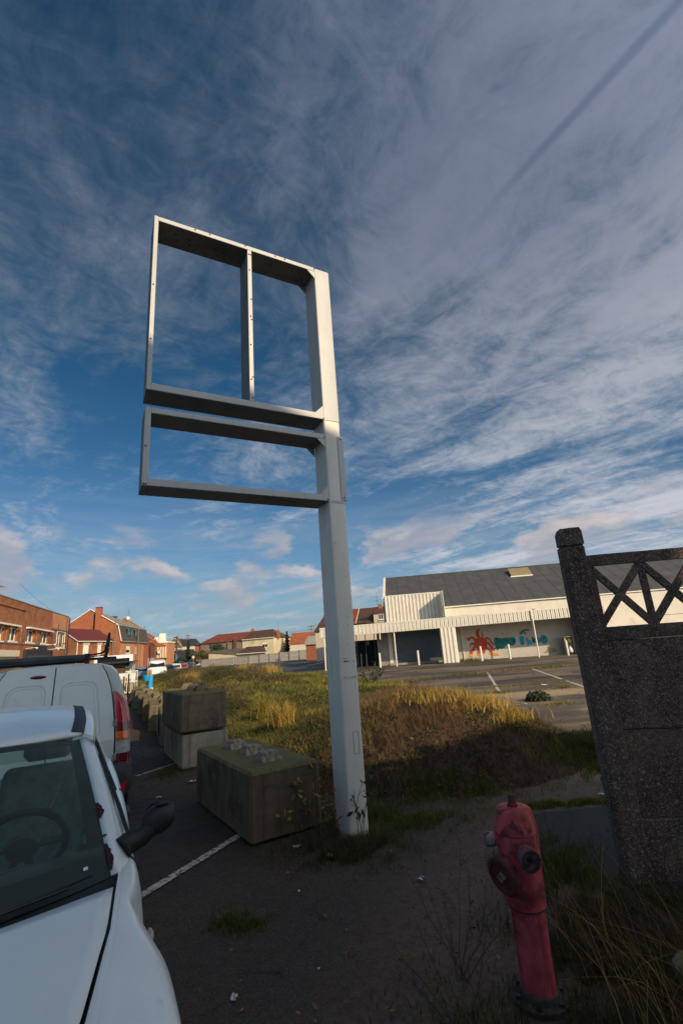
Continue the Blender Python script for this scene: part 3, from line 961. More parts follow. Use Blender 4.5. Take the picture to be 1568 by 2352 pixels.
mb = MB(); [mb.tube([(0, 0, 0), (0.25 * math.cos(k), 0.2 * math.sin(k), 0.15)], 0.006, 5) for k in range(7)]
mb.build('stem', STEM, t)

# ------------------------------------------------------------------ painted lines, worn
def worn_line(name, a, b, w, lab, chips=26, seed=1, gap=0.08, z=0.006):
    rr = random.Random(seed)
    a, b = Vector(a), Vector(b); d = (b - a).normalized(); n_ = Vector((-d.y, d.x)); L = (b - a).length
    mb = MB()
    for k in range(chips):
        s0, s1 = L * k / chips, L * (k + 1) / chips - L / chips * (gap * rr.uniform(0, 1.0) if rr.random() < 0.55 else 0)
        m_ = 5
        le = [w / 2 * rr.uniform(0.78, 1.05) for _ in range(m_)]; ri = [w / 2 * rr.uniform(0.78, 1.05) for _ in range(m_)]
        pl = [a + d * (s0 + (s1 - s0) * i / (m_ - 1)) + n_ * le[i] for i in range(m_)]
        pr = [a + d * (s0 + (s1 - s0) * i / (m_ - 1)) - n_ * ri[i] for i in range(m_)]
        if rr.random() < (0.0 if L < 2 else 0.07): continue
        zz = lambda p: float(ground_z(np.array(p.x), np.array(p.y))) + z
        mb.grid([[(p.x, p.y, zz(p)) for p in pl], [(p.x, p.y, zz(p)) for p in pr]])
    o = mb.build(name, LINEP, None, kind='structure')
    return o


LINEP = plain('worn_line_paint', (0.56, 0.47, 0.39), 0.85, var=0.25, sc=18, dirt=(0.045, 0.04, 0.037), dsc=26, dlo=0.50, dhi=0.62, bump=0.5)
worn_line('painted_line', (-1.73, 4.08), (-1.20, 5.30), 0.085, '', 16, 3, 0.10, 0.008)
worn_line('painted_line', (4.42, 15.5), (6.4, 24.0), 0.11, '', 20, 5)
worn_line('painted_line', (6.85, 14.9), (8.65, 24.3), 0.12, '', 14, 6, 0.03)
worn_line('painted_line', (9.5, 16.0), (10.9, 24.3), 0.12, '', 14, 7)
worn_line('painted_line', (-3.4, 8.0), (-2.95, 8.9), 0.08, '', 8, 8, 0.3)
# darker tarmac apron by the fence, a low step
MB().prism([(1.32, 5.05), (1.72, 5.22), (8.0, 5.75), (8.0, 2.0), (2.0, 2.0), (1.5, 4.0)], 'z', -0.05, 0.025).build('tarmac_apron', plain('dark_tarmac', (0.022, 0.019, 0.016), 0.8, var=0.3, sc=14, bump=0.8, bs=180, bdist=0.006), kind='structure')

# ------------------------------------------------------------------ sign frame
STEELG = plain('dark_grey_steel', (0.165, 0.17, 0.17), 0.6, var=0.12, sc=4, dirt=(0.10, 0.10, 0.10), dsc=3)


def sign_frame():
    t = thing('sign_frame', 'tall white steel sign pole with two empty rectangular frames', 'sign frame', (0.05, 5.02, 0), R(28.4))
    def rr_poly(x0, x1, y0, y1, r, k=4):
        pts = []
        for cx_, cy_, a0 in ((x1 - r, y1 - r, 0), (x0 + r, y1 - r, 90), (x0 + r, y0 + r, 180), (x1 - r, y0 + r, 270)):
            for i in range(k + 1):
                a = R(a0 + 90 * i / k); pts.append((cx_ + r * math.cos(a), cy_ + r * math.sin(a)))
        return pts
    D_ = 0.30
    mb = MB().prism(rr_poly(-0.203, 0.0, 0.0, D_, 0.022), 'z', -0.05, 4.185); mb.build('pole', POLE_PAINT, t, smooth='auto')
    MB().prism(rr_poly(-0.203, 0.0, 0.0, D_, 0.012), 'z', 4.192, 6.29).build('upper_pole', WHITE_PAINT, t, smooth='auto')
    F0 = -0.012                                    # bars stand slightly proud of the pole face
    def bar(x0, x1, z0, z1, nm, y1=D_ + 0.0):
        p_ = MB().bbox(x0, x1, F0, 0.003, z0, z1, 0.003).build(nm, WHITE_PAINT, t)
        MB().box(x0 + .001, x1 - .001, 0.0031, y1, z0 + .001, z1 - .001).build('channel_web', STEELG, p_)  # darker grey on the inner faces and undersides of the bars
    # upper frame
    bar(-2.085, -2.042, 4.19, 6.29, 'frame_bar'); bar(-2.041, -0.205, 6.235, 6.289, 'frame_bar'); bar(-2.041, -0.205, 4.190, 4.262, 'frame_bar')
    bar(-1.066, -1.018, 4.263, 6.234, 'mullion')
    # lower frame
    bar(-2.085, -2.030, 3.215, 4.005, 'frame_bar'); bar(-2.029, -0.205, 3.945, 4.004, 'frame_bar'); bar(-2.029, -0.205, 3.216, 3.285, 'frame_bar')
    # corner gussets, front and back
    for (x_, z_, sx, sz) in ((-0.205, 6.234, -1, -1), (-0.205, 4.263, -1, 1), (-0.205, 3.944, -1, -1), (-0.205, 3.286, -1, 1)):
        for y_ in (-0.008, D_ - 0.012):
            MB().prism([(x_, z_), (x_ + sx * 0.10, z_), (x_, z_ + sz * 0.10)], 'y', y_, y_ + 0.006).build('gusset_plate', WHITE_PAINT, t)
    # cover plate folded round the right edge of the pole
    MB().box(-0.045, 0.0205, -0.007, -0.003, 3.24, 4.0).box(0.0165, 0.0205, -0.0029, D_ + 0.01, 3.24, 4.0).build('cover_plate', WHITE_PAINT, t)
    MB().box(-0.2035, 0.0005, -0.0025, 0.0, 3.20, 3.23).build('splice_plate', WHITE_PAINT, t)
    # screws and rust heads
    sc = MB().lathe([(0.008, 0), (0.008, 0.004), (0.004, 0.007)], 8, M=Matrix.Rotation(PI / 2, 4, 'X')).build('screw', RUST, t)
    spots = [(-1.05, 6.17), (-1.03, 6.17), (-1.045, 5.95), (-1.03, 5.55), (-1.04, 5.32), (-1.03, 5.28), (-1.045, 4.95), (-1.03, 4.55), (-1.045, 4.52), (-1.035, 4.30), (-0.21, 6.27), (-0.21, 4.20), (-0.012, 3.97), (-0.012, 3.27), (-0.215, 3.97), (-0.215, 3.23), (-2.07, 3.23), (-2.05, 3.23), (-1.5, 6.27), (-1.66, 6.27), (-0.72, 6.27), (-0.6, 6.27), (-1.09, 6.275), (-2.065, 5.4), (-2.065, 4.75), (-2.065, 3.60)]
    sc.location = (spots[0][0], F0 - 0.001, spots[0][1])
    for x_, z_ in spots[1:]:
        dup_part(sc, t, (x_, F0 - 0.001, z_))
    # bolts under the top bar
    bt = MB().lathe([(0.009, 0), (0.009, 0.006)], 8).build('bolt', DARKMET, t); bt.location = (-1.85, 0.1, 6.228)
    for x_, y_ in ((-1.7, 0.12), (-1.83, 0.19), (-1.68, 0.2), (-1.3, 0.15), (-0.75, 0.1), (-0.38, 0.08), (-0.4, 0.18), (-0.3, 0.2)):
        dup_part(bt, t, (x_, y_, 6.228))
    # holes and scuffs on the pole
    hl = MB().lathe([(0.005, 0), (0.005, 0.002)], 8, M=Matrix.Rotation(PI / 2, 4, 'X')).build('hole', DARKMET, t); hl.location = (-0.075, -0.0005, 1.98)
    for x_, z_ in ((-0.072, 1.90), (-0.085, 1.71), (-0.17, 2.75), (-0.055, 2.4)):
        dup_part(hl, t, (x_, -0.0005, z_))
    s_ = MB()
    rr = random.Random(4)
    for k in range(26):
        x0 = rr.choice([-0.14, -0.115, -0.05]) + rr.uniform(-0.018, 0.018); z0 = 1.545 + rr.uniform(-0.006, 0.006) + (0.03 if k % 5 == 0 else 0)
        s_.box(x0, x0 + rr.uniform(0.004, 0.018), -0.0012, -0.0004, z0, z0 + rr.uniform(0.002, 0.006))
    for k in range(18):
        x0 = rr.uniform(-0.17, -0.03); z0 = 1.38 + rr.uniform(-0.01, 0.02)
        s_.box(x0, x0 + rr.uniform(0.01, 0.04), -0.0012, -0.0004, z0, z0 + rr.uniform(0.001, 0.003))
    s_.build('black_scuff', DARKMET, t)
    # inspection hatch outline
    o_ = MB(); x0, x1, z0, z1 = -0.102, -0.045, 0.70, 0.90; r_ = 0.0022
    o_.tube([(x0, -0.001, z1 - .015), (x0, -0.001, z0 + .008), (x0 + .01, -0.001, z0), (x1 - .01, -0.001, z0), (x1, -0.001, z0 + .008), (x1, -0.001, z1 - .015), (x1 - .015, -0.001, z1), (x0 + .015, -0.001, z1), (x0, -0.001, z1 - .015)], r_, 5)
    o_.build('hatch_seam', plain('faint_rust_line', (0.22, 0.15, 0.11), 0.8), t)
    return t


sign_frame()

# ------------------------------------------------------------------ concrete blocks
CONC = plain('concrete_block', (0.165, 0.122, 0.078), 0.9, var=0.3, sc=2.6, dirt=(0.070, 0.054, 0.032), dsc=3.0, dlo=0.42, dhi=0.72, streak=False, bump=0.7, bs=90, bdist=0.01)
CONCP = plain('pale_concrete_block', (0.34, 0.29, 0.22), 0.9, var=0.2, sc=3, dirt=(0.15, 0.13, 0.10), dsc=1.8, dlo=0.48, dhi=0.75, streak=False, bump=0.6, bs=90, bdist=0.01)


def moss_top(mt):
    """moss on upward faces"""
    q = NG(mt.node_tree)
    b = [n for n in mt.node_tree.nodes if n.type == 'BSDF_PRINCIPLED'][0]
    src = b.inputs['Base Color'].links[0].from_socket
    nrm = q.sep(q.n('ShaderNodeNewGeometry').outputs['Normal'])[2]
    oc = q.n('ShaderNodeTexCoord').outputs['Object']
    n = q.noise(oc, 9, 6, 0.7)
    f = q.math('MULTIPLY', q.ramp(nrm, 0.35, 0.85), q.ramp(n, 0.30, 0.58))
    c = q.mix(q.ramp(q.noise(oc, 40, 4, 0.7), 0.3, 0.7), (0.075, 0.066, 0.016), (0.24, 0.19, 0.048))
    vo = q.n('ShaderNodeTexVoronoi'); vo.inputs['Scale'].default_value = 16.0
    mt.node_tree.links.new(q.mix(0.10, oc, q.noise(oc, 12, 4, 0.6, 0, 1), 'ADD'), vo.inputs['Vector'])
    pit = q.math('MULTIPLY', q.ramp(vo.outputs['Distance'], 0.13, 0.06), q.ramp(q.sep(vo.outputs['Color'])[0], 0.62, 0.66))
    run = q.ramp(q.noise(q.mapping(oc, scale=(9, 9, 0.45)), 1.4, 4, 0.6), 0.50, 0.66)
    src = q.mix(q.math('MULTIPLY', run, 0.42), src, (0.040, 0.034, 0.022))
    src = q.mix(pit, src, (0.02, 0.017, 0.012))
    mt.node_tree.links.new(q.mix(f, src, c), b.inputs['Base Color'])


moss_top(CONC); moss_top(CONCP)


def rough_mesh(o, amp, sc, cuts=3):
    """subdivide and roughen cast concrete so that edges are not ruler straight"""
    import bmesh
    bm = bmesh.new(); bm.from_mesh(o.data)
    bmesh.ops.triangulate(bm, faces=[f for f in bm.faces if len(f.verts) > 4])
    bmesh.ops.subdivide_edges(bm, edges=[e for e in bm.edges if e.calc_length() > 0.12], cuts=cuts, use_grid_fill=True)
    for v in bm.verts:
        n = mnoise.noise_vector(v.co * sc)
        v.co += n * amp
    bm.to_mesh(o.data); bm.free()


def conc_block(lab, loc, az, L, Wd, H, studs, mat, group=None, b=0.025):
    """origin at the near left bottom corner; length runs along azimuth az, width to its right"""
    t = thing('concrete_block', lab, 'concrete block', loc, azrot(az), group)
    o = MB().bbox(0, Wd, 0, L, 0, H, b).build('block', mat, t, fix=True)
    rough_mesh(o, 0.006, 6.0, 5)
    st = None
    for k in range(studs):
        cy_ = L * (k + 0.5) / studs; cx_ = Wd * 0.52
        if st is None:
            a_, h_ = 0.105, 0.085
            st = MB()
            rows = []
            for r_, z_ in ((a_, -0.01), (a_ * 0.93, h_ * 0.5), (a_ * 0.66, h_), (0.001, h_ * 1.02)):
                rows.append([(math.copysign(min(abs(math.cos(q_) * r_ * 1.42), r_), math.cos(q_)), math.copysign(min(abs(math.sin(q_) * r_ * 1.42), r_), math.sin(q_)), z_) for q_ in [2 * PI * i / 16 for i in range(16)]])
            st.grid(rows, close=True)
            so_ = st.build('stud', mat, t, fix=True)
            for v in so_.data.vertices:
                v.co += mnoise.noise_vector(v.co * 14) * 0.012
            so_.location = (cx_, cy_, H); st = so_
        else:
            dup_part(st, t, (cx_ + rnd.uniform(-.02, .02), cy_, H), (0, 0, rnd.uniform(-0.3, 0.3)))
    return t


conc_block('large mossy concrete block with three studs lying left of the sign pole', (-2.0, 6.46, 0), -32.9, 1.80, 0.75, 0.60, 0, CONC)
big = bpy.data.objects['concrete_block']
big.location = (-1.03, 4.95, 0); big.rotation_euler = (0, 0, azrot(-32.9))
# studs of the big block, placed as cast
for k, (cy_, cx_) in enumerate(((0.42, 0.36), (0.90, 0.37), (1.38, 0.36))):
    s_ = MB(); rows = []
    for r_, z_ in ((0.120, -0.01), (0.112, 0.02), (0.080, 0.082), (0.072, 0.088), (0.001, 0.090)):
        rows.append([(math.copysign(min(abs(math.cos(q_) * r_ * 1.42), r_), math.cos(q_)), math.copysign(min(abs(math.sin(q_) * r_ * 1.42), r_), math.sin(q_)), z_) for q_ in [2 * PI * i / 16 for i in range(16)]])
    s_.grid(rows, close=True)
    o = s_.build('stud', CONCP if False else plain('weathered_stud', (0.30, 0.24, 0.18), 0.95, var=0.5, sc=30, bump=0.9, bs=60, bdist=0.02), big, fix=True)
    for v in o.data.vertices: v.co += mnoise.noise_vector(v.co * 9 + Vector((k, 0, 0))) * 0.009
    o.location = (cx_, cy_, 0.60)
# stack of two
conc_block('pale lower concrete block of the stack of two', (-2.77, 8.14, 0), -29, 1.75, 0.74, 0.50, 0, CONCP)
conc_block('dark mossy upper concrete block of the stack of two, with studs', (-2.80, 8.13, 0.525), -30, 1.70, 0.76, 0.60, 3, CONC, b=0.03)
# row along the road: each block turned a little so its near end steps out
row = [(-3.95, 10.30), (-5.03, 12.39), (-6.01, 14.35), (-6.95, 16.19), (-7.90, 18.15), (-8.85, 20.1)]
words_ = ['concrete block with a pink poster, first of the row behind the stack', 'second mossy concrete block of the roadside row', 'third mossy concrete block of the roadside row', 'fourth mossy concrete block of the roadside row',
          'mossy concrete block just before the blue drum', 'farthest mossy concrete block of the row, beside the blue drum']
for i, (x_, y_) in enumerate(row):
    tb = conc_block(words_[i], (x_, y_, 0), -22.5 + rnd.uniform(-0.8, 0.8), 1.98, 0.70, 0.60, 4, CONC, 'concrete blocks lined up along the road')
po = thing('poster', 'small faded pink poster stuck to the first block of the roadside row', 'poster', (-4.03, 10.45, 0.16), azrot(-22.5))
mt, q = new_mat('faded_pink_print')
oc = q.n('ShaderNodeTexCoord').outputs['Object']; s = q.sep(oc)
v_ = q.math('ADD', q.math('MULTIPLY', q.math('SINE', q.math('MULTIPLY', s[1], 90.0)), 0.5), q.noise(q.mapping(oc, scale=(1, 14, 3)), 4, 3, 0.6))
finish(mt, q, q.mix(q.ramp(v_, 0.5, 1.1), (0.34, 0.17, 0.19), (0.10, 0.05, 0.08)), 0.7)
MB().box(-0.014, -0.010, 0.05, 1.25, 0.0, 0.34).build('printed_sheet', mt, po)

# ------------------------------------------------------------------ hydrant
def hydrant():
    HR = plain('faded_red_paint', (0.46, 0.065, 0.085), 0.62, var=0.35, sc=9, dirt=(0.13, 0.018, 0.020), dsc=5, dlo=0.47, dhi=0.62, bump=0.5, bs=70, bdist=0.004)
    HC = plain('orange_red_cap_paint', (0.44, 0.056, 0.050), 0.6, var=0.4, sc=10, dirt=(0.10, 0.02, 0.02), dsc=9, dlo=0.53, dhi=0.60, bump=0.5, bs=70, bdist=0.004)
    HD = plain('dark_rusty_red', (0.10, 0.020, 0.020), 0.7, var=0.4, sc=14, bump=0.6, bs=60)
    HW = plain('chipped_pink_white', (0.30, 0.20, 0.21), 0.7, var=0.4, sc=40, dirt=(0.08, 0.02, 0.02), dsc=30, dlo=0.5, dhi=0.6)
    # sun-bleached runs and chips over the red
    for m_ in (HR, HC):
        q = NG(m_.node_tree); b_ = [n for n in m_.node_tree.nodes if n.type == 'BSDF_PRINCIPLED'][0]
        src = b_.inputs['Base Color'].links[0].from_socket
        oc = q.n('ShaderNodeTexCoord').outputs['Object']
        run = q.ramp(q.noise(q.mapping(oc, scale=(22, 22, 1.6)), 1.6, 5, 0.65), 0.52, 0.66)
        src = q.mix(q.math('MULTIPLY', run, 0.55), src, (0.16, 0.022, 0.028))
        bl = q.ramp(q.noise(q.mapping(oc, scale=(14, 14, 2.5), loc=(3, 1, 2)), 1.5, 5, 0.65), 0.56, 0.70)
        src = q.mix(q.math('MULTIPLY', bl, 0.28), src, (0.62, 0.24, 0.26))
        chip = q.ramp(q.noise(oc, 60, 4, 0.7), 0.66, 0.69)
        src = q.mix(chip, src, (0.03, 0.012, 0.012))
        m_.node_tree.links.new(src, b_.inputs['Base Color'])
    t = thing('fire_hydrant', 'faded red fire hydrant with a cone cap in front of the concrete fence', 'fire hydrant', (0.785, 2.83, 0), R(8))
    MB().lathe([(0.081, 0.045), (0.080, 0.10), (0.082, 0.37), (0.083, 0.40)], 40).build('column', HR, t, smooth='auto')
    MB().lathe([(0.084, 0.396), (0.093, 0.403), (0.094, 0.43), (0.0975, 0.55), (0.1045, 0.66), (0.1055, 0.715), (0.103, 0.722)], 40).build('head', HR, t, smooth='auto')
    MB().lathe([(0.1075, 0.7225), (0.109, 0.735), (0.103, 0.765), (0.091, 0.81), (0.087, 0.822), (0.078, 0.829), (0.030, 0.833)], 40).build('cap', HC, t, smooth='auto')
    MB().lathe([(0.1065, 0.7195), (0.1085, 0.7215), (0.1065, 0.7235)], 40).build('groove', HD, t, smooth='auto')
    MB().lathe([(0.0905, 0.3945), (0.0945, 0.3985), (0.090, 0.4005)], 40).build('groove', HD, t, smooth='auto')
    MB().lathe([(0.029, 0.8332), (0.029, 0.843), (0.0215, 0.846), (0.0175, 0.884), (0.012, 0.886)], 6).build('spindle', HD, t)
    # flange at the foot
    fl = MB().lathe([(0.088, 0.0), (0.125, 0.002), (0.128, 0.028), (0.093, 0.034), (0.090, 0.060), (0.0815, 0.062)], 32).build('base_flange', plain('muddy_grey_iron', (0.06, 0.052, 0.045), 0.9, var=0.5, sc=20, bump=0.9, bs=40), t, smooth='auto')
    nut = MB().lathe([(0.013, 0), (0.013, 0.016)], 6).build('bolt', DARKMET, fl); nut.location = (0.11, 0, 0.029)
    for k in range(1, 6): dup_part(nut, fl, (0.11 * math.cos(k * PI / 3), 0.11 * math.sin(k * PI / 3), 0.029))
    # outlets: local frame, direction angle (0 = +x)
    def outlet(ang, z, r, L, nm, mcap, ring=True, tilt=0.0, inner=None):
        Mx = Matrix.Rotation(ang, 4, 'Z') @ Matrix.Rotation(PI / 2 + tilt, 4, 'Y')
        c = (0, 0, z)
        p = MB().lathe([(r * 1.22, 0.060), (r * 1.20, 0.095), (r * 0.98, 0.100), (r * 0.98, L - 0.045)], 28, c, Mx).build(nm, HR, t, smooth='auto')
        q_ = MB().lathe([(r * 1.0, L - 0.0449), (r * 1.12, L - 0.04), (r * 1.12, L), (r * 0.93, L + 0.002), (r * 0.90, L - 0.018), (0.004, L - 0.018)], 28, c, Mx).build('outlet_cap', mcap, p, smooth='auto')
        n_ = MB().lathe([(r * 0.36, L - 0.0175), (r * 0.33, L - 0.002), (r * 0.26, L - 0.002), (r * 0.24, L - 0.012), (0.002, L - 0.012)], 4, c, Mx).build('square_nut', inner or DARKMET, p)
        return p
    outlet(R(-99), 0.650, 0.045, 0.180, 'front_outlet', plain('pink_grey_cap', (0.17, 0.075, 0.09), 0.55, var=0.5, sc=18, dirt=(0.035, 0.03, 0.032), dsc=10, dlo=0.45, dhi=0.6))
    outlet(R(172), 0.735 - 0.045, 0.030, 0.165, 'side_outlet', HW)
    # big round main outlet, left front, drooping
    Mx = Matrix.Rotation(R(205), 4, 'Z') @ Matrix.Rotation(R(102), 4, 'Y')
    p = MB().lathe([(0.055, 0.05), (0.058, 0.105)], 28, (0, 0, 0.585), Mx).build('main_outlet', HR, t, smooth='auto')
    MB().lathe([(0.060, 0.1055), (0.083, 0.112), (0.088, 0.125), (0.088, 0.150), (0.080, 0.157), (0.066, 0.158), (0.062, 0.148), (0.004, 0.148)], 40, (0, 0, 0.585), Mx).build('outlet_cap', HD, p, smooth='auto')
    MB().lathe([(0.026, 0.1485), (0.024, 0.164), (0.017, 0.164), (0.015, 0.152), (0.002, 0.152)], 4, (0, 0, 0.585), Mx).build('square_nut', plain('dull_pink_nut', (0.20, 0.13, 0.13), 0.6), p)
    return t


hydrant()

# ------------------------------------------------------------------ concrete fence
def lichen_mat():
    mt, q = new_mat('lichened_concrete')
    oc = q.n('ShaderNodeTexCoord').outputs['Object']
    n = q.noise(oc, 3.0, 6, 0.65, 0.4)
    f = q.noise(oc, 40, 5, 0.7)
    base = q.mix(q.ramp(n, 0.35, 0.65), (0.105, 0.066, 0.048), (0.235, 0.158, 0.118))
    base = q.mix(q.ramp(f, 0.35, 0.7), q.mix(1.0, base, (0.5, 0.5, 0.5), 'MULTIPLY'), base)
    cols = base
    for sc_, thr, sel, c in ((62, 0.38, 0.42, (0.40, 0.35, 0.30)), (110, 0.42, 0.30, (0.34, 0.27, 0.22)), (33, 0.27, 0.66, (0.50, 0.45, 0.38)), (140, 0.36, 0.35, (0.30, 0.19, 0.16))):
        vo = q.n('ShaderNodeTexVoronoi'); vo.inputs['Scale'].default_value = sc_
        q.nt.links.new(q.mix(0.02, oc, q.noise(oc, 45, 4, 0.7, 0, 1), 'ADD'), vo.inputs['Vector'])
        msk = q.math('MULTIPLY', q.ramp(vo.outputs['Distance'], thr, thr - 0.12), q.ramp(q.sep(vo.outputs['Color'])[1], sel, sel + 0.1))
        cols = q.mix(q.math('MULTIPLY', msk, 0.75), cols, c)
    pits = q.noise(oc, 120, 4, 0.7)
    return finish(mt, q, cols, 0.95, 0, q.math('ADD', pits, q.math('MULTIPLY', f, 0.8)), 0.9, 0.006)


LICH = lichen_mat()


def concrete_fence():
    t = thing('concrete_fence', 'weathered concrete fence with lattice top at the right edge', 'fence', (1.74, 3.80, 0), R(-8))
    PW = 1.746
    def post(x0):
        p = MB().bbox(x0 + 0.024, x0 + 0.182, -0.01, 0.10, -0.1, 2.345, 0.012).box(x0 + 0.010, x0 + 0.0238, 0.0, 0.045, -0.1, 2.34).box(x0 + 0.0, x0 + 0.0098, 0.008, 0.10, -0.1, 2.34).build('post', LICH, t, fix=True)
        cap = MB().prism([(x0 + 0.002, 2.355), (x0 + 0.182, 2.355), (x0 + 0.180, 2.46), (x0 + 0.165, 2.492), (x0 + 0.02, 2.492), (x0 + 0.002, 2.455)], 'y', -0.014, 0.10).build('post_cap', LICH, p, fix=True)
        MB().box(x0 + 0.012, x0 + 0.174, 0.0, 0.09, 2.3455, 2.3545).build('cap_joint', LICH, p)
        rough_mesh(cap, 0.004, 18, 3)
        return p
    for k in range(3):
        post(k * PW)
    for k in range(2):
        x0 = k * PW + 0.184; x1 = (k + 1) * PW - 0.002
        ya, yb = 0.030, 0.070
        # openwork top: rails and crossed struts, joined as cast in one piece
        lat = MB()
        lat.box(x0, x1, ya, yb, 2.175, 2.262).box(x0, x1, ya, yb, 1.5985, 1.700).box(x0, x0 + 0.045, ya, yb, 1.7005, 2.1745).box(x1 - 0.045, x1, ya, yb, 1.7005, 2.1745)
        cell = (x1 - x0 - 0.02) / 4
        rails = lat.build('lattice_rail', LICH, t)
        rough_mesh(rails, 0.003, 20, 6)
        for c_ in range(4):
            a0 = x0 + 0.010 + c_ * cell; a1 = a0 + cell
            w_ = 0.050
            for (p0, p1, dy) in (((a0, 2.175), (a1, 1.70), 0.0), ((a0, 1.70), (a1, 2.175), 0.0015)):
                d = Vector((p1[0] - p0[0], p1[1] - p0[1])).normalized(); n_ = Vector((-d.y, d.x)) * w_ / 2
                e = d * 0.012
                MB().prism([(p0[0] + n_.x - e.x, p0[1] + n_.y - e.y), (p0[0] - n_.x - e.x, p0[1] - n_.y - e.y), (p1[0] - n_.x + e.x, p1[1] - n_.y + e.y), (p1[0] + n_.x + e.x, p1[1] + n_.y + e.y)], 'y', ya + 0.003 + dy, yb - 0.003 + dy).build('lattice_strut', LICH, t)
            if c_ < 3:
                MB().box(a1 - 0.024, a1 + 0.024, ya + 0.0062, yb - 0.006, 1.7005, 2.1745).build('lattice_mullion', LICH, t)
        # plain panels below
        o1 = MB().bbox(x0, x1, ya + 0.002, yb, 0.975, 1.598, 0.004).build('panel', LICH, t, fix=True)
        o2 = MB().bbox(x0, x1, ya + 0.012, yb, 0.40, 0.970, 0.006).build('panel', LICH, t, fix=True)
        o3 = MB().bbox(x0, x1, ya + 0.006, yb, -0.1, 0.392, 0.006).build('panel', LICH, t, fix=True)
        for o_ in (o1, o2, o3): rough_mesh(o_, 0.003, 9, 4)
    return t


concrete_fence()
t = thing('kerb_stone', 'pale broken kerb stone lying in the weeds at the lower right', 'kerb stone', (1.72, 2.72, -0.02), R(-42))
o = MB().bbox(-0.30, 0.30, -0.06, 0.06, 0, 0.13, 0.02).build('stone', CONCP, t, fix=True)
rough_mesh(o, 0.012, 9, 4)

# ------------------------------------------------------------------ vehicles
def wheel(parent, x, y, r, w, side, nm='wheel'):
    Mx = Matrix.Rotation(PI / 2, 4, 'Y')
    ty = MB().lathe([(r * 0.62, -w / 2), (r * 0.93, -w / 2), (r, -w / 2 + 0.02), (r, w / 2 - 0.02), (r * 0.93, w / 2), (r * 0.62, w / 2)], 28, (0, 0, 0), Mx).build(nm, RUBBER, parent, smooth='auto')
    ty.location = (x, y, r)
    rm = MB()
    rm.lathe([(0.02, side * (w / 2 + 0.004)), (r * 0.2, side * (w / 2 - 0.004)), (r * 0.5, side * (w / 2 - 0.02)), (r * 0.61, side * (w / 2 + 0.001)), (r * 0.61, side * (w / 2 - 0.03)), (0.02, side * (w / 2 - 0.05))], 20, (0, 0, 0), Mx)
    rm.build('rim', RIM, ty, smooth='auto')
    return ty


def interp(tab, t):
    """tab: list of (t, v...)"""
    if t <= tab[0][0]: return tab[0][1:]
    for a, b in zip(tab, tab[1:]):
        if t <= b[0]:
            k = (t - a[0]) / (b[0] - a[0]); k = k
            return tuple(p + (q_ - p) * k for p, q_ in zip(a[1:], b[1:]))
    return tab[-1][1:]


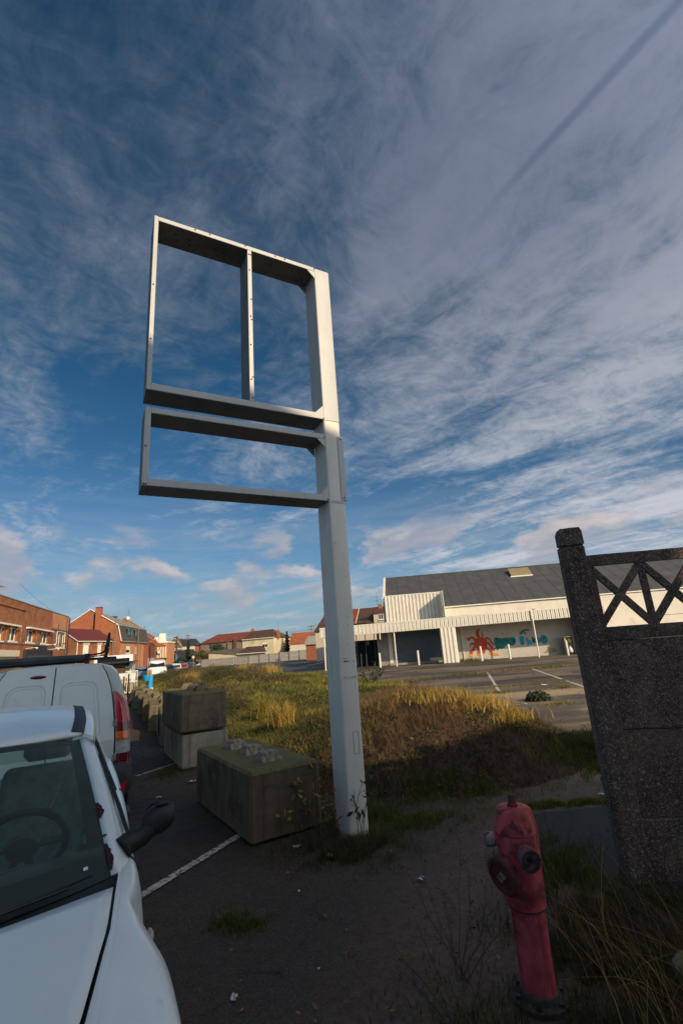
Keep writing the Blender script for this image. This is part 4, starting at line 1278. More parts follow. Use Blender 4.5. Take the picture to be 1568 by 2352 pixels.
def hatchback():
    """nose towards the camera; local +Y is the nose, local -X the side seen beside the tarmac"""
    t = thing('parked_hatchback', 'white hatchback with dark windscreen and rust spots along the pillar, nearest the camera', 'car', (-1.68, 2.05, 0), R(209))
    S = -1                                              # visible side sign
    # stations v: half width at sill, max half width, z of shoulder, half width at shoulder
    ST = [(-2.75, .62, .66, .80, .60), (-2.55, .74, .78, .93, .70), (-2.2, .76, .81, .95, .74), (-1.6, .76, .815, .94, .755), (-0.8, .76, .815, .915, .75), (-0.2, .75, .785, .895, .728), (0.10, .75, .795, .88, .722), (0.20, .75, .792, .872, .710), (0.32, .755, .788, .858, .698), (0.365, .80, .835, .850, .69), (0.45, .81, .838, .838, .680), (0.60, .81, .84, .805, .655), (0.75, .80, .84, .765, .62), (0.90, .76, .82, .725, .60), (1.02, .68, .76, .67, .54), (1.08, .45, .52, .58, .34)]
    prof_t = [0.0, 0.12, 0.3, 0.5, 0.68, 0.82, 0.92, 1.0]
    def side_pts(v, sgn):
        wl, wm, zs, ws = interp(ST, v)
        pts = [(wl - 0.05, 0.20), (wl, 0.22), (wm, 0.36), (wm + 0.004, 0.50), (wm - 0.004, 0.62), (wm - 0.020, zs - 0.11), (0.4 * wm + 0.6 * ws + 0.012, zs - 0.035), (ws + 0.012, zs - 0.006), (ws - 0.03, zs + 0.004)]
        return [(sgn * u, v, z) for u, z in pts]
    vs = [-2.75, -2.7, -2.6, -2.45, -2.2, -1.9, -1.6, -1.2, -0.8, -0.4, -0.2, 0.0, 0.1, 0.16, 0.22, 0.28, 0.32, 0.345, 0.37, 0.41, 0.47, 0.54, 0.62, 0.70, 0.78, 0.86, 0.94, 1.0, 1.05, 1.08]
    body = MB()
    for sg in (-1, 1):
        rows = [side_pts(v, sg) for v in vs]
        # a shallow dent in the front wing on the visible side
        if sg == S:
            for r_ in rows:
                for i, p in enumerate(r_):
                    if i in (4, 5, 6, 7):
                        d = math.hypot((p[1] - 0.36) / 0.20, (p[2] - 0.76) / 0.12)
                        k = max(0, 1 - d)
                        r_[i] = (p[0] - sg * 0.055 * k, p[1], p[2] - 0.006 * k)
        body.grid(rows)
    # nose, tail, floor
    for v in (vs[0], vs[-1]):
        a, b = side_pts(v, -1), side_pts(v, 1)
        body.grid([a, b])
    a = [side_pts(v, -1)[0] for v in vs]; b = [side_pts(v, 1)[0] for v in vs]
    body.grid([a, b])
    bo = body.build('body', CARPAINT, t, fix=True)
    md = bo.modifiers.new('sub', 'SUBSURF'); md.levels = 2; md.render_levels = 2
    for p in bo.data.polygons: p.use_smooth = True
    # bonnet: between the seam lines, rises a little to the middle
    def seam_u(v): return interp([(0.18, .668), (0.27, .655), (0.5, .625), (0.79, .555), (0.93, .515), (1.03, .47)], v)[0]
    def hood_z(u, v):
        zs = interp(ST, v)[2]; s_ = seam_u(v)
        return zs - 0.003 + 0.060 * (1 - (abs(u) / 0.70) ** 2.2) - (0.004 if v > 0.9 else 0)
    def cowl_v(u): return 0.27 + 0.205 * (1 - (abs(u) / 0.66) ** 1.8)
    rows = []
    for i in range(15):
        k = i / 14
        r_ = []
        for j in range(25):
            s_ = -1 + 2 * j / 24
            u = s_ * 0.655
            v = cowl_v(u) * (1 - k) + (1.03 - 0.03 * s_ * s_) * k
            u = s_ * seam_u(v)
            r_.append((u, v, hood_z(u, v)))
        rows.append(r_)
    bn = MB().grid(rows).build('bonnet', CARPAINT, t, smooth=True, fix=True, solid=0.012)
    # dark gap under the seam
    for sg in (-1, 1):
        pts = [(sg * (seam_u(v) + 0.006), v, interp(ST, v)[2] - 0.004) for v in (0.2, 0.3, 0.4, 0.5, 0.6, 0.7, 0.8, 0.9, 1.0)]
        MB().tube(pts, 0.0042, 6).build('bonnet_seam', BLACKPL, t)
    # inner wing shelf filling between seam and shoulder
    for sg in (-1, 1):
        rows = []
        for v in (0.05, 0.12, 0.2, 0.3, 0.4, 0.5, 0.6, 0.7, 0.8, 0.9, 0.98):
            zs, ws = interp(ST, v)[2], interp(ST, v)[3]
            su = seam_u(v) + 0.010
            rows.append([(sg * su, v, zs + 0.000 + 0.004), (sg * (su * 0.5 + ws * 0.5), v, zs + 0.006), (sg * (ws - 0.02), v, zs + 0.003)])
        MB().grid(rows).build('wing_top', CARPAINT, t, smooth=True)
    # greenhouse
    def roof_pt(s_, v):
        """s_ -1..1 across, v along"""
        zc_ = interp([(-2.45, 1.34), (-2.0, 1.415), (-1.4, 1.432), (-0.9, 1.402), (-0.44, 1.335)], v)[0]
        hw = interp([(-2.45, .50), (-1.8, .535), (-1.0, .545), (-0.44, .52)], v)[0]
        return (s_ * hw, v, zc_ - 0.042 * abs(s_) ** 2.6)
    rows = []
    for i in range(15):
        k = i / 14
        rows.append([roof_pt(s_, (-2.42) * (1 - k) + (-0.445 - 0.23 * abs(s_) ** 2.0) * k) for s_ in [-1 + j / 8 for j in range(17)]])
    MB().grid(rows).build('roof', CARPAINT, t, smooth=True, solid=0.02)
    # black roof strips (drip channel covers)
    for sg in (-1, 1):
        rows = []
        for i in range(14):
            v = -2.35 + (2.35 - 0.665) * i / 13
            a, b = roof_pt(sg * 0.885, v), roof_pt(sg * 1.0, v)
            rows.append([(a[0], a[1], a[2] + 0.004), (b[0], b[1], b[2] + 0.004), (b[0] + sg * 0.004, b[1], b[2] - 0.012)])
        MB().grid(rows).build('roof_strip', BLACKPL, t, smooth=True)
        rows = []
        rail = []
        for i in range(14):
            v = -2.42 + (2.42 - 0.672) * i / 13
            b = roof_pt(sg * 1.0, v)
            rail.append([(b[0] + sg * 0.003, b[1], b[2] - 0.004), (b[0] + sg * 0.040, b[1], b[2] - 0.020), (b[0] + sg * 0.062, b[1], b[2] - 0.062), (b[0] + sg * 0.050, b[1], b[2] - 0.075)])
        MB().grid(rail).build('roof_rail', CARPAINT, t, smooth=True)
    # A pillars: from roof corner to wing
    for sg in (-1, 1):
        top_in = Vector((sg * 0.512, -0.672, 1.292)); bot_in = Vector((sg * 0.652, 0.175, 0.872))
        rows = []
        for i in range(13):
            k = i / 12
            c = top_in.lerp(bot_in, k) + Vector((0, 0, 0.020 * math.sin(PI * k)))
            c2 = c + Vector((sg * 0.028, 0, 0.006)); c3_ = c + Vector((sg * (0.062 + 0.02 * k), -0.02 - 0.05 * k, -0.020 - 0.012 * k)); c4 = c3_ + Vector((sg * 0.012, -0.03 - 0.03 * k, -0.03))
            rows.append([c, c2, c3_, c4])
        MB().grid(rows).build('pillar', CARPAINT, t, smooth=True, solid=0.006)
        # black windscreen seal
        rows = []
        for i in range(13):
            k = i / 12
            c = top_in.lerp(bot_in, k) + Vector((0, 0, 0.020 * math.sin(PI * k)))
            rows.append([c + Vector((-sg * 0.028, 0, 0.000)), c + Vector((sg * 0.006, 0, 0.004))])
        MB().grid(rows).build('windscreen_seal', BLACKPL, t)
        # B and C pillars, window band
        for va, vb, w_ in ((-1.15, -1.05, 0.07), (-2.3, -2.05, 0.22)):
            a = Vector((sg * 0.60, va, 1.27)); b = Vector((sg * 0.745, vb, 0.93))
            MB().grid([[a + Vector((0, -w_ / 2, 0)), a + Vector((0, w_ / 2, 0))], [b + Vector((0, -w_ / 2, 0)), b + Vector((0, w_ / 2, 0))]]).build('pillar', BLACKPL if w_ < 0.1 else CARPAINT, t, solid=0.02)
        # side glass
        rows = []
        for i in range(9):
            k = i / 8
            vt = -2.25 + (2.25 - 0.76) * k; vb = -2.1 + (2.1 - 0.02) * k
            tz = interp([(-2.45, 1.20), (-1.4, 1.30), (-0.76, 1.258)], vt)[0]
            rows.append([(sg * 0.595, vt, tz), (sg * 0.675, (vt + vb) / 2, (tz + 0.91) / 2), (sg * 0.735, vb, 0.905)])
        MB().grid(rows).build('side_window', GLASS, t, smooth=True)
        rows = [[(sg * 0.742, -2.1 + 2.1 * i / 8, 0.918), (sg * 0.752, -2.1 + 2.1 * i / 8, 0.905)] for i in range(9)]
        MB().grid(rows).build('window_rubber', BLACKPL, t)
        MB().tube([(sg * 0.600, -0.745, 1.262), (sg * 0.655, -0.42, 1.135), (sg * 0.705, -0.15, 1.01), (sg * 0.742, 0.02, 0.915)], 0.009, 6).build('window_rubber', BLACKPL, t)
        # door shut lines
        for vv in (-1.1, 0.02):
            pts = [(q_[0] + sg * 0.0015, q_[1], q_[2]) for q_ in side_pts(vv, sg)[1:8]]
            MB().tube(pts, 0.004, 5).build('door_seam', BLACKPL, t)
        hd = MB().bbox(sg * 0.785, sg * 0.815, -1.02, -0.86, 0.80, 0.835, 0.008).build('door_handle', BLACKPL, t, fix=True)
    # windscreen
    rows, rim_rows = [], []
    def ws_pt(s_, k):
        a = Vector((s_ * 0.512, -0.445 - 0.225 * abs(s_) ** 2.0, 1.335 - 0.043 * abs(s_) ** 2.6))
        b = Vector((s_ * 0.652, 0.175 + 0.21 * (1 - abs(s_) ** 1.8), 0.872 + 0.004 * (1 - s_ * s_)))
        p = a.lerp(b, k)
        p.z += 0.020 * math.sin(PI * k); p.y += 0.012 * math.sin(PI * k)
        return p
    N_ = 20
    for i in range(11):
        rows.append([ws_pt(-1 + 2 * j / N_, i / 10) for j in range(N_ + 1)])
    MB().grid(rows).build('windscreen', GLASS, t, smooth=True)
    # black printed border of the glass, just inside it
    fr = MB()
    def off(p): return Vector((p.x, p.y - 0.004, p.z - 0.004))
    for (k0, k1) in ((0.0, 0.05), (0.86, 1.0)):
        fr.grid([[off(ws_pt(-1 + 2 * j / N_, k0)) for j in range(N_ + 1)], [off(ws_pt(-1 + 2 * j / N_, k1)) for j in range(N_ + 1)]])
    for sg in (-1, 1):
        fr.grid([[off(ws_pt(sg * s_, i / 10)) for i in range(11)] for s_ in (0.90, 1.0)])
    fr.build('windscreen_border', BLACKPL, t)
    MB().quad(*[tuple(ws_pt(u_, k_) + Vector((0, 0.003, 0.003))) for u_, k_ in ((-0.885, 0.91), (-0.86, 0.91), (-0.86, 0.925), (-0.885, 0.925))]).build('windscreen_sticker', GREENWHITE, t)
    # cowl and wipers
    rows = [[(s_ * 0.66, 0.172 + 0.21 * (1 - abs(s_) ** 1.8), 0.868) for s_ in [-1 + j / 10 for j in range(21)]],
            [(s_ * 0.665, 0.22 + 0.20 * (1 - abs(s_) ** 1.8), 0.846) for s_ in [-1 + j / 10 for j in range(21)]],
            [(s_ * 0.668, 0.285 + 0.215 * (1 - abs(s_) ** 1.8), 0.850) for s_ in [-1 + j / 10 for j in range(21)]]]
    MB().grid(rows).build('cowl', BLACKPL, t, smooth=True)
    for (p0, p1) in (((-0.05, 0.44, 0.880), (-0.50, 0.27, 0.902)), ((0.50, 0.36, 0.88), (0.02, 0.375, 0.910))):
        a, b = Vector(p0), Vector(p1)
        w_ = MB().tube([a, a.lerp(b, 0.5) + Vector((0, 0, 0.012)), b], 0.006, 6).build('wiper', BLACKPL, t)
        MB().tube([a.lerp(b, 0.25) + Vector((0, -0.01, 0.006)), b + (b - a) * 0.18 + Vector((0, -0.015, 0.004))], 0.004, 5).build('wiper_blade', RUBBER, w_)
    # interior
    DG = plain('interior_grey', (0.10, 0.13, 0.125), 0.85, var=0.2)
    FB = plain('seat_fabric', (0.20, 0.25, 0.25), 0.95, var=0.3, sc=12, bump=0.4, bs=300)
    rows = []
    for i in range(7):
        k = i / 6
        rows.append([(s_ * 0.64, 0.16 + 0.16 * (1 - abs(s_) ** 1.8) - 0.52 * k, 0.845 - 0.02 * k + 0.03 * math.sin(PI * k) - (0.14 if k == 1 else 0) + (0.035 * math.exp(-((s_ + 0.52) / 0.3) ** 2) if 0.4 < k < 1 else 0)) for s_ in [-1 + j / 10 for j in range(21)]])
    MB().grid(rows).build('dashboard', DG, t, smooth=True)
    MB().box(-0.64, 0.64, -0.38, -0.34, 0.30, 0.82).build('dashboard_front', DG, t)
    MB().box(-0.7, 0.7, -2.3, 0.2, 0.28, 0.31).build('cabin_floor', DG, t)
    for sx in (-0.34, 0.34):
        s_ = MB().bbox(sx - 0.25, sx + 0.25, -1.35, -0.80, 0.42, 0.56, 0.05).build('seat', FB, t, fix=True, smooth='auto')
        b_ = MB().prism([(-1.30, 0.50), (-1.16, 0.50), (-1.36, 1.06), (-1.50, 1.08)], 'x', sx - 0.24, sx + 0.24).build('backrest', FB, s_, fix=True)
        md = b_.modifiers.new('b', 'BEVEL'); md.width = 0.04; md.segments = 3
        h_ = MB().bbox(sx - 0.14, sx + 0.14, -1.50, -1.41, 1.10, 1.25, 0.035).build('headrest', FB, s_, fix=True, smooth='auto')
    # steering wheel
    Mx = Matrix.Translation((-0.30, -0.47, 0.875)) @ Matrix.Rotation(R(62), 4, 'X')
    sw = MB()
    ring = [Mx @ Vector((0.185 * math.cos(a), 0.185 * math.sin(a), 0)) for a in [2 * PI * i / 32 for i in range(33)]]
    sw.tube(ring, 0.0165, 8, False)
    swo = sw.build('steering_wheel', BLACKPL, t, smooth=True)
    hub = MB()
    hub.lathe([(0.068, -0.025), (0.075, 0.0), (0.06, 0.02), (0.01, 0.028)], 20, (0, 0, 0), Mx)
    for a in (R(0), R(180), R(250), R(290)):
        hub.tube([Mx @ Vector((0.05 * math.cos(a), 0.05 * math.sin(a), 0)), Mx @ Vector((0.182 * math.cos(a), 0.182 * math.sin(a), 0))], 0.018, 6)
    hub.build('hub', DG, swo)
    # a cord left hanging on the passenger side of the windscreen pillar
    MB().tube([(-0.50, -0.72, 1.17), (-0.49, -0.60, 1.06), (-0.42, -0.62, 1.07), (-0.44, -0.66, 1.09), (-0.40, -0.6, 0.99)], 0.004, 5).build('loose_cord', plain('pale_yellow_cord', (0.42, 0.40, 0.24), 0.7), t)
    # mirror
    def mirror(sg):
        p = Vector((sg * 0.755, 0.005, 0.925))
        arm = MB().tube([p + Vector((-sg * 0.055, 0.02, -0.012)), p + Vector((-sg * 0.03, 0, 0)), p + Vector((sg * 0.03, 0.0, 0.015)), p + Vector((sg * 0.06, -0.01, 0.045))], [0.05, 0.046, 0.040, 0.040], 12).build('mirror', BLACKPL, t, smooth='auto')
        hs = MB()
        rows = []
        for i in range(13):
            a = PI * i / 12 - PI / 2
            rows.append([((p.x + sg * (0.095 + 0.075 * math.sin(a))), p.y - 0.02 + 0.055 * max(0.0, math.cos(a)) ** 0.7 * math.cos(b), p.z + 0.065 + 0.016 * math.sin(a) + 0.062 * max(0.0, math.cos(a)) ** 0.55 * math.sin(b)) for b in [2 * PI * j / 20 for j in range(20)]])
        hs.grid(rows, close=True).build('mirror_housing', BLACKPL, arm, smooth=True)
        g_ = MB()
        g_.grid([[(p.x + sg * (0.095 + 0.058 * math.cos(a) * k), p.y - 0.078, p.z + 0.065 + 0.055 * math.sin(a) * k) for a in [2 * PI * j / 20 for j in range(20)]] for k in (0.01, 1.0)], close=True)
        g_.build('mirror_glass', plain('mirror_silver', (0.7, 0.72, 0.74), 0.03, 1.0, var=0, bump=0), arm)
        # small grille pattern scuffed on top of the housing
        s_ = MB()
        for k in range(5):
            s_.box(p.x + sg * (0.078 + 0.012 * k), p.x + sg * (0.086 + 0.012 * k), p.y - 0.012, p.y + 0.012, p.z + 0.125, p.z + 0.130)
        s_.build('scuff_marks', plain('pitch_black', (0.006, 0.006, 0.006), 0.8), arm)
    mirror(-1); mirror(1)
    # rust where the paint has flaked off along the windscreen pillar
    top_in = Vector((-0.512, -0.672, 1.292)); bot_in = Vector((-0.652, 0.175, 0.872))
    RU = plain('flaked_rust', (0.050, 0.014, 0.012), 0.9, var=0.5, sc=90, bump=1.0, bs=200)
    for k0, k1, w_ in ((0.60, 0.70, 0.020), (0.80, 0.81, 0.012), (0.85, 0.985, 0.016)):
        rr = random.Random(int(k0 * 100)); rows = []
        for i in range(12):
            k = k0 + (k1 - k0) * i / 11
            c = top_in.lerp(bot_in, k) + Vector((0, 0, 0.020 * math.sin(PI * k) + 0.011))
            rows.append([c + Vector((0.004, 0, 0)), c + Vector((-w_ * math.sin(PI * (i + 0.4) / 12) * rr.uniform(0.55, 1.2) - 0.003, 0, 0.0035))])
        MB().grid(rows).build('rust_patch', RU, t)
    # side repeater and wheels, lamps, bumper
    for sg in (-1, 1):
        rp = MB().lathe([(0.024, 0), (0.022, 0.010), (0.012, 0.017), (0.002, 0.018)], 16, (0, 0, 0), Matrix.Rotation(sg * PI / 2, 4, 'Y') @ Matrix.Scale(1.0, 4, (1, 0, 0)) @ Matrix.Scale(1.5, 4, (0, 1, 0))).build('repeater', plain('yellowed_clear_lens', (0.42, 0.37, 0.22), 0.2, coat=0.5), t, smooth=True)
        rp.location = (sg * 0.792, 0.255, 0.665)
        for vv in (0.50, -2.05):
            wheel(t, sg * 0.735, vv, 0.285, 0.17, sg)
        MB().bbox(sg * 0.32, sg * 0.62, 0.96, 1.045, 0.52, 0.63, 0.03).build('headlight', CLEARLENS, t, fix=True)
        MB().bbox(sg * 0.50, sg * 0.68, -2.77, -2.70, 0.60, 0.95, 0.02).build('tail_light', REDLENS, t, fix=True)
    MB().bbox(-0.72, 0.72, 0.93, 1.14, 0.22, 0.46, 0.06).build('bumper', GREYPL, t, fix=True)
    MB().bbox(-0.74, 0.74, -2.86, -2.68, 0.25, 0.50, 0.06).build('bumper', GREYPL, t, fix=True)
    rows = [[(s_ * 0.50, -2.40, 1.27 - 0.02 * s_ * s_) for s_ in (-1, -.5, 0, .5, 1)], [(s_ * 0.62, -2.72, 0.92) for s_ in (-1, -.5, 0, .5, 1)]]
    MB().grid(rows).build('rear_window', GLASS, t)
    return t


hatchback()


def small_van():
    """rear doors towards the camera; local +Y is its nose"""
    t = thing('parked_van', 'white panel van with roof bar, seen from behind its rear doors', 'van', (-3.36, 5.57, 0), azrot(-25))
    # cross-section half profile (u, z) at the rear
    PR = [(0.70, 0.30), (0.775, 0.33), (0.80, 0.45), (0.815, 0.62), (0.815, 0.85), (0.80, 1.05), (0.765, 1.25), (0.715, 1.43), (0.655, 1.565), (0.575, 1.645), (0.42, 1.69), (0.2, 1.702), (0.0, 1.706)]
    def sect(y, sx=1.0, zt=1.0, zb=0.0):
        h_ = [(u * sx, 0.3 + (z - 0.3) * zt + zb) for u, z in PR]
        full = [(u, y, z) for u, z in h_] + [(-u, y, z) for u, z in h_[::-1][1:]]
        return full
    def lean(z): return 0.0 + max(0, (z - 0.85)) * 0.30        # the rear face leans forward as it rises
    body = MB(); rows = []
    first = [(p[0], p[1] + lean(p[2]) + 0.02, p[2]) for p in sect(0.0)]
    rows.append(first)
    rows.append([(p[0] * 0.995, p[1] + lean(p[2]) * 0.97 + 0.05, p[2] + 0.004) for p in sect(0.0)])
    for y, sx, zt in ((0.5, 0.985, 0.995), (1.2, 0.985, 1.0), (2.0, 0.985, 1.0), (2.45, 0.98, 0.99)):
        rows.append(sect(y, sx, zt))
    rows.append([(p[0], 3.05 - 0.30 * max(0, (p[2] - 0.9)), 0.3 + (p[2] - 0.3) * 0.80) for p in sect(0, 1.0, 1.0)])
    rows.append([(p[0] * 0.95, 3.5, 0.3 + (p[2] - 0.3) * 0.48) for p in sect(0, 1.0, 1.0)])
    rows.append([(p[0] * 0.85, 3.92, 0.3 + (p[2] - 0.3) * 0.32) for p in sect(0, 1.0, 1.0)])
    body.grid(rows)
    body.f.append(tuple(range(len(rows[0]))))
    n0 = (len(rows) - 1) * len(rows[0]); body.f.append(tuple(range(n0, n0 + len(rows[0]))))
    b = body.build('body', VANPAINT, t, smooth='auto')
    # rear door skins, raised edge and recessed field
    def rz(u): return None
    def rear(u, z, d=0.0): return (u, lean(z) + 0.02 - d, z)
    def edge_u(z):
        tab = [(0.60, .665), (0.85, .665), (1.05, .650), (1.25, .625), (1.43, .590), (1.565, .545), (1.66, .485)]
        return interp(tab, z)[0]
    zs = [0.60, 0.72, 0.85, 0.98, 1.10, 1.22, 1.33, 1.43, 1.52, 1.59, 1.64, 1.675]
    for sg, nm in ((1, 'rear_door'), (-1, 'rear_door')):
        ins = 0.006
        rows = []
        for z in zs:
            e = edge_u(z) - 0.004
            rows.append([rear(sg * (ins + (e - ins) * k), z, 0.014) for k in [j / 8 for j in range(9)]])
        d_ = MB().grid(rows).build(nm, VANPAINT, t, solid=0.012, fix=True)
        # embossed outline of the recessed field: a shaded groove bead
        u0, u1 = 0.075, 0.46
        def field(z0, z1, u0, u1, r_):
            pts = []
            for cx_, cz_, a0 in ((u1 - r_, z1 - r_, 0), (u0 + r_, z1 - r_, 90), (u0 + r_, z0 + r_, 180), (u1 - r_, z0 + r_, 270)):
                for i in range(7):
                    a = R(a0 + 15 * i); pts.append((cx_ + r_ * math.cos(a), cz_ + r_ * math.sin(a)))
            return pts
        z0f, z1f = 0.86, 1.50
        outer = field(z0f, z1f, u0, u1 + 0.05, 0.10)
        sk = lambda u, z: u - 0.10 * max(0, (z - 1.0))
        def ringpts(o_, shrink, d):
            cx_, cz_ = (u0 + u1) / 2, (z0f + z1f) / 2
            out_ = []
            for u, z in o_:
                uu = cx_ + (u - cx_) * (1 - shrink / 0.2); zz = cz_ + (z - cz_) * (1 - shrink / 0.33)
                if uu > cx_: uu = uu - 0.16 * max(0, (zz - 1.05))
                out_.append(rear(sg * uu, zz, d))
            return out_
        rr_ = [ringpts(outer, 0.0, 0.0145), ringpts(outer, 0.004, 0.0185), ringpts(outer, 0.010, 0.0150), ringpts(outer, 0.022, 0.0150), ringpts(outer, 0.028, 0.0195)]
        MB().grid(rr_[:5] + [ringpts(outer, 0.036, 0.0146)], close=True).build('pressed_field', VANPAINT, d_, smooth=True)
        gr = MB().tube(ringpts(outer, 0.002, 0.0150) + ringpts(outer, 0.002, 0.0150)[:1], 0.0035, 5, False).build('field_shadow_line', plain('field_shade_grey', (0.36, 0.37, 0.35), 0.8), d_)  # grey line painted round the field as the shade of its groove
        # hinges
        for hz_ in (1.02, 0.665, 1.385):
            if hz_ > 1.3 and sg > 0: continue
            e = edge_u(hz_)
            MB().bbox(sg * (e - 0.012), sg * (e + 0.026), rear(0, hz_)[1] - 0.036, rear(0, hz_)[1] - 0.012, hz_ - 0.035, hz_ + 0.035, 0.005).build('hinge', CHROME, d_, fix=True)
        # outer shut line
        pts = [rear(sg * edge_u(z), z, 0.008) for z in zs]
        MB().tube(pts, 0.006, 6).build('door_gap', BLACKPL, t)
    MB().tube([rear(0, z, 0.014) for z in zs], 0.0055, 6).build('door_gap', BLACKPL, t)
    # high brake lamp
    z_ = 1.585
    MB().lathe([(0.065, -0.001), (0.063, 0.009), (0.05, 0.013), (0.002, 0.014)], 24, rear(-0.17, z_, 0.014), Matrix.Rotation(PI / 2, 4, 'X') @ Matrix.Scale(0.30, 4, (0, 1, 0)) @ Matrix.Scale(1.25, 4, (1, 0, 0))).build('high_brake_light', DKREDLENS, t, smooth=True)
    # tail lights
    for sg in (-1, 1):
        segs = [(1.36, 1.02, REDLENS, 'red_lens'), (1.018, 0.93, DKREDLENS, 'dark_lens'), (0.928, 0.835, AMBER, 'amber_lens'), (0.833, 0.70, CLEARLENS, 'clear_lens'), (0.698, 0.60, DKREDLENS, 'reflector')]
        def lens_rows(z1, z0, d):
            rws = []
            k_ = 9
            for i in range(k_ + 1):
                z = z0 + (z1 - z0) * i / k_
                taper = 1.0 if z < 1.20 else math.sqrt(max(0.0, 1 - ((z - 1.20) / 0.165) ** 2)) * 0.95 + 0.05
                ui = edge_u(z) + 0.012; uo = interp([(0.6, .828), (0.85, .828), (1.05, .812), (1.25, .776), (1.43, .73)], z)[0]
                uo = ui + (uo - ui) * taper
                y0 = rear(0, z)[1]
                rws.append([(sg * ui, y0 - d * 0.6, z), (sg * (ui * 0.6 + uo * 0.4), y0 - d, z), (sg * (ui * 0.15 + uo * 0.85), y0 - d * 0.4, z), (sg * (uo + 0.004), y0 + 0.045, z), (sg * (uo + 0.006), y0 + 0.10, z)])
            return rws
        lamp = MB().grid(lens_rows(1.362, 0.598, 0.012)).build('tail_light', BLACKPL, t, smooth=True)
        for z1, z0, mt_, nm in segs:
            MB().grid(lens_rows(z1, z0, 0.022)).build(nm, mt_, lamp, smooth=True)
    # bumper with corner reflectors
    bp = MB(); rows = []
    for u, y in ((-0.835, 0.35), (-0.845, 0.10), (-0.80, -0.035), (-0.68, -0.075), (0, -0.09), (0.68, -0.075), (0.80, -0.035), (0.845, 0.10), (0.835, 0.35)):
        rows.append([(u * 0.94, y + 0.03, 0.24), (u * 0.99, y, 0.30), (u, y - 0.01, 0.46), (u * 0.995, y + 0.01, 0.565), (u * 0.96, y + 0.05, 0.595)])
    bp.grid(rows); bo = bp.build('bumper', GREYPL, t, smooth='auto', solid=0.02)
    for sg in (-1, 1):
        MB().prism([(sg * 0.66, 0.305), (sg * 0.80, 0.32), (sg * 0.815, 0.43), (sg * 0.76, 0.40)], 'y', -0.085, -0.03).build('reflector', plain('bright_red_reflector', (0.55, 0.02, 0.03), 0.25), bo, fix=True)
    # number plate recess is hidden below the view: plain pressed plate
    MB().bbox(-0.26, 0.26, -0.108, -0.10, 0.36, 0.47, 0.003).build('number_plate', plain('dirty_plate', (0.35, 0.30, 0.08), 0.5), bo, fix=True)
    # side: wheels, arch trims, glass, mirrors
    for sg in (-1, 1):
        for y in (0.72, 3.2): wheel(t, sg * 0.755, y, 0.30, 0.18, sg)
        MB().prism([(2.05, 1.05), (2.85, 1.00), (2.62, 1.36), (2.10, 1.50)], 'x', sg * 0.802, sg * 0.822).build('side_window', DARKGLASS, t)
        m_ = MB().tube([(sg * 0.80, 2.80, 0.98), (sg * 0.90, 2.78, 0.99)], 0.03, 8).build('mirror', BLACKPL, t)
        MB().bbox(sg * 0.87, sg * 1.035, 2.74, 2.86, 0.90, 1.08, 0.035).build('mirror_housing', BLACKPL, m_, fix=True, smooth='auto')
        MB().bbox(sg * 0.885, sg * 1.02, 2.733, 2.7395, 0.915, 1.065, 0.002).build('mirror_glass', plain('dull_mirror', (0.34, 0.42, 0.40), 0.12, 0.9, var=0.05), m_, fix=True)
        MB().tube([(sg * 0.838, y, 0.98) for y in (0.15, 1.0, 1.95)], 0.008, 5).build('side_rail', BLACKPL, t)
    MB().grid([[(-0.66, 2.60, 1.55), (0.66, 2.60, 1.55)], [(-0.74, 3.12, 1.08), (0.74, 3.12, 1.08)]]).build('windscreen', DARKGLASS, t)
    # roof bar with roller across the rear edge, upright stop at its right end
    rk = MB().tube([(-0.80, 0.42, 1.775), (0.30, 0.42, 1.775)], 0.038, 16).build('roof_bar', plain('bar_rubber_grey', (0.045, 0.05, 0.052), 0.45, var=0.2), t, smooth='auto')
    MB().tube([(-0.80, 0.50, 1.73), (0.30, 0.50, 1.73)], 0.018, 8).bbox(-0.72, -0.62, 0.40, 0.52, 1.68, 1.76, 0.01).bbox(0.28, 0.33, 0.38, 0.54, 1.70, 1.82, 0.008).build('rack_rail', BLACKPL, rk)
    MB().tube([(0.33, 0.42, 1.800), (0.45, 0.42, 1.812), (0.500, 0.42, 1.835), (0.522, 0.42, 1.90), (0.532, 0.42, 1.98), (0.538, 0.42, 2.06)], [0.011, 0.011, 0.016, 0.028, 0.020, 0.015], 8).tube([(0.33, 0.42, 1.755), (0.47, 0.42, 1.748), (0.515, 0.42, 1.775), (0.522, 0.42, 1.87)], [0.013, 0.013, 0.018, 0.026], 8).tube([(0.33, 0.44, 1.780), (0.50, 0.44, 1.785)], 0.007, 6).build('ladder_stop', BLACKPL, rk)
    for y in (1.3, 2.2):
        MB().tube([(-0.62, y, 1.76), (0.62, y, 1.76)], 0.016, 8).build('rack_rail', BLACKPL, rk)
    return t


small_van()


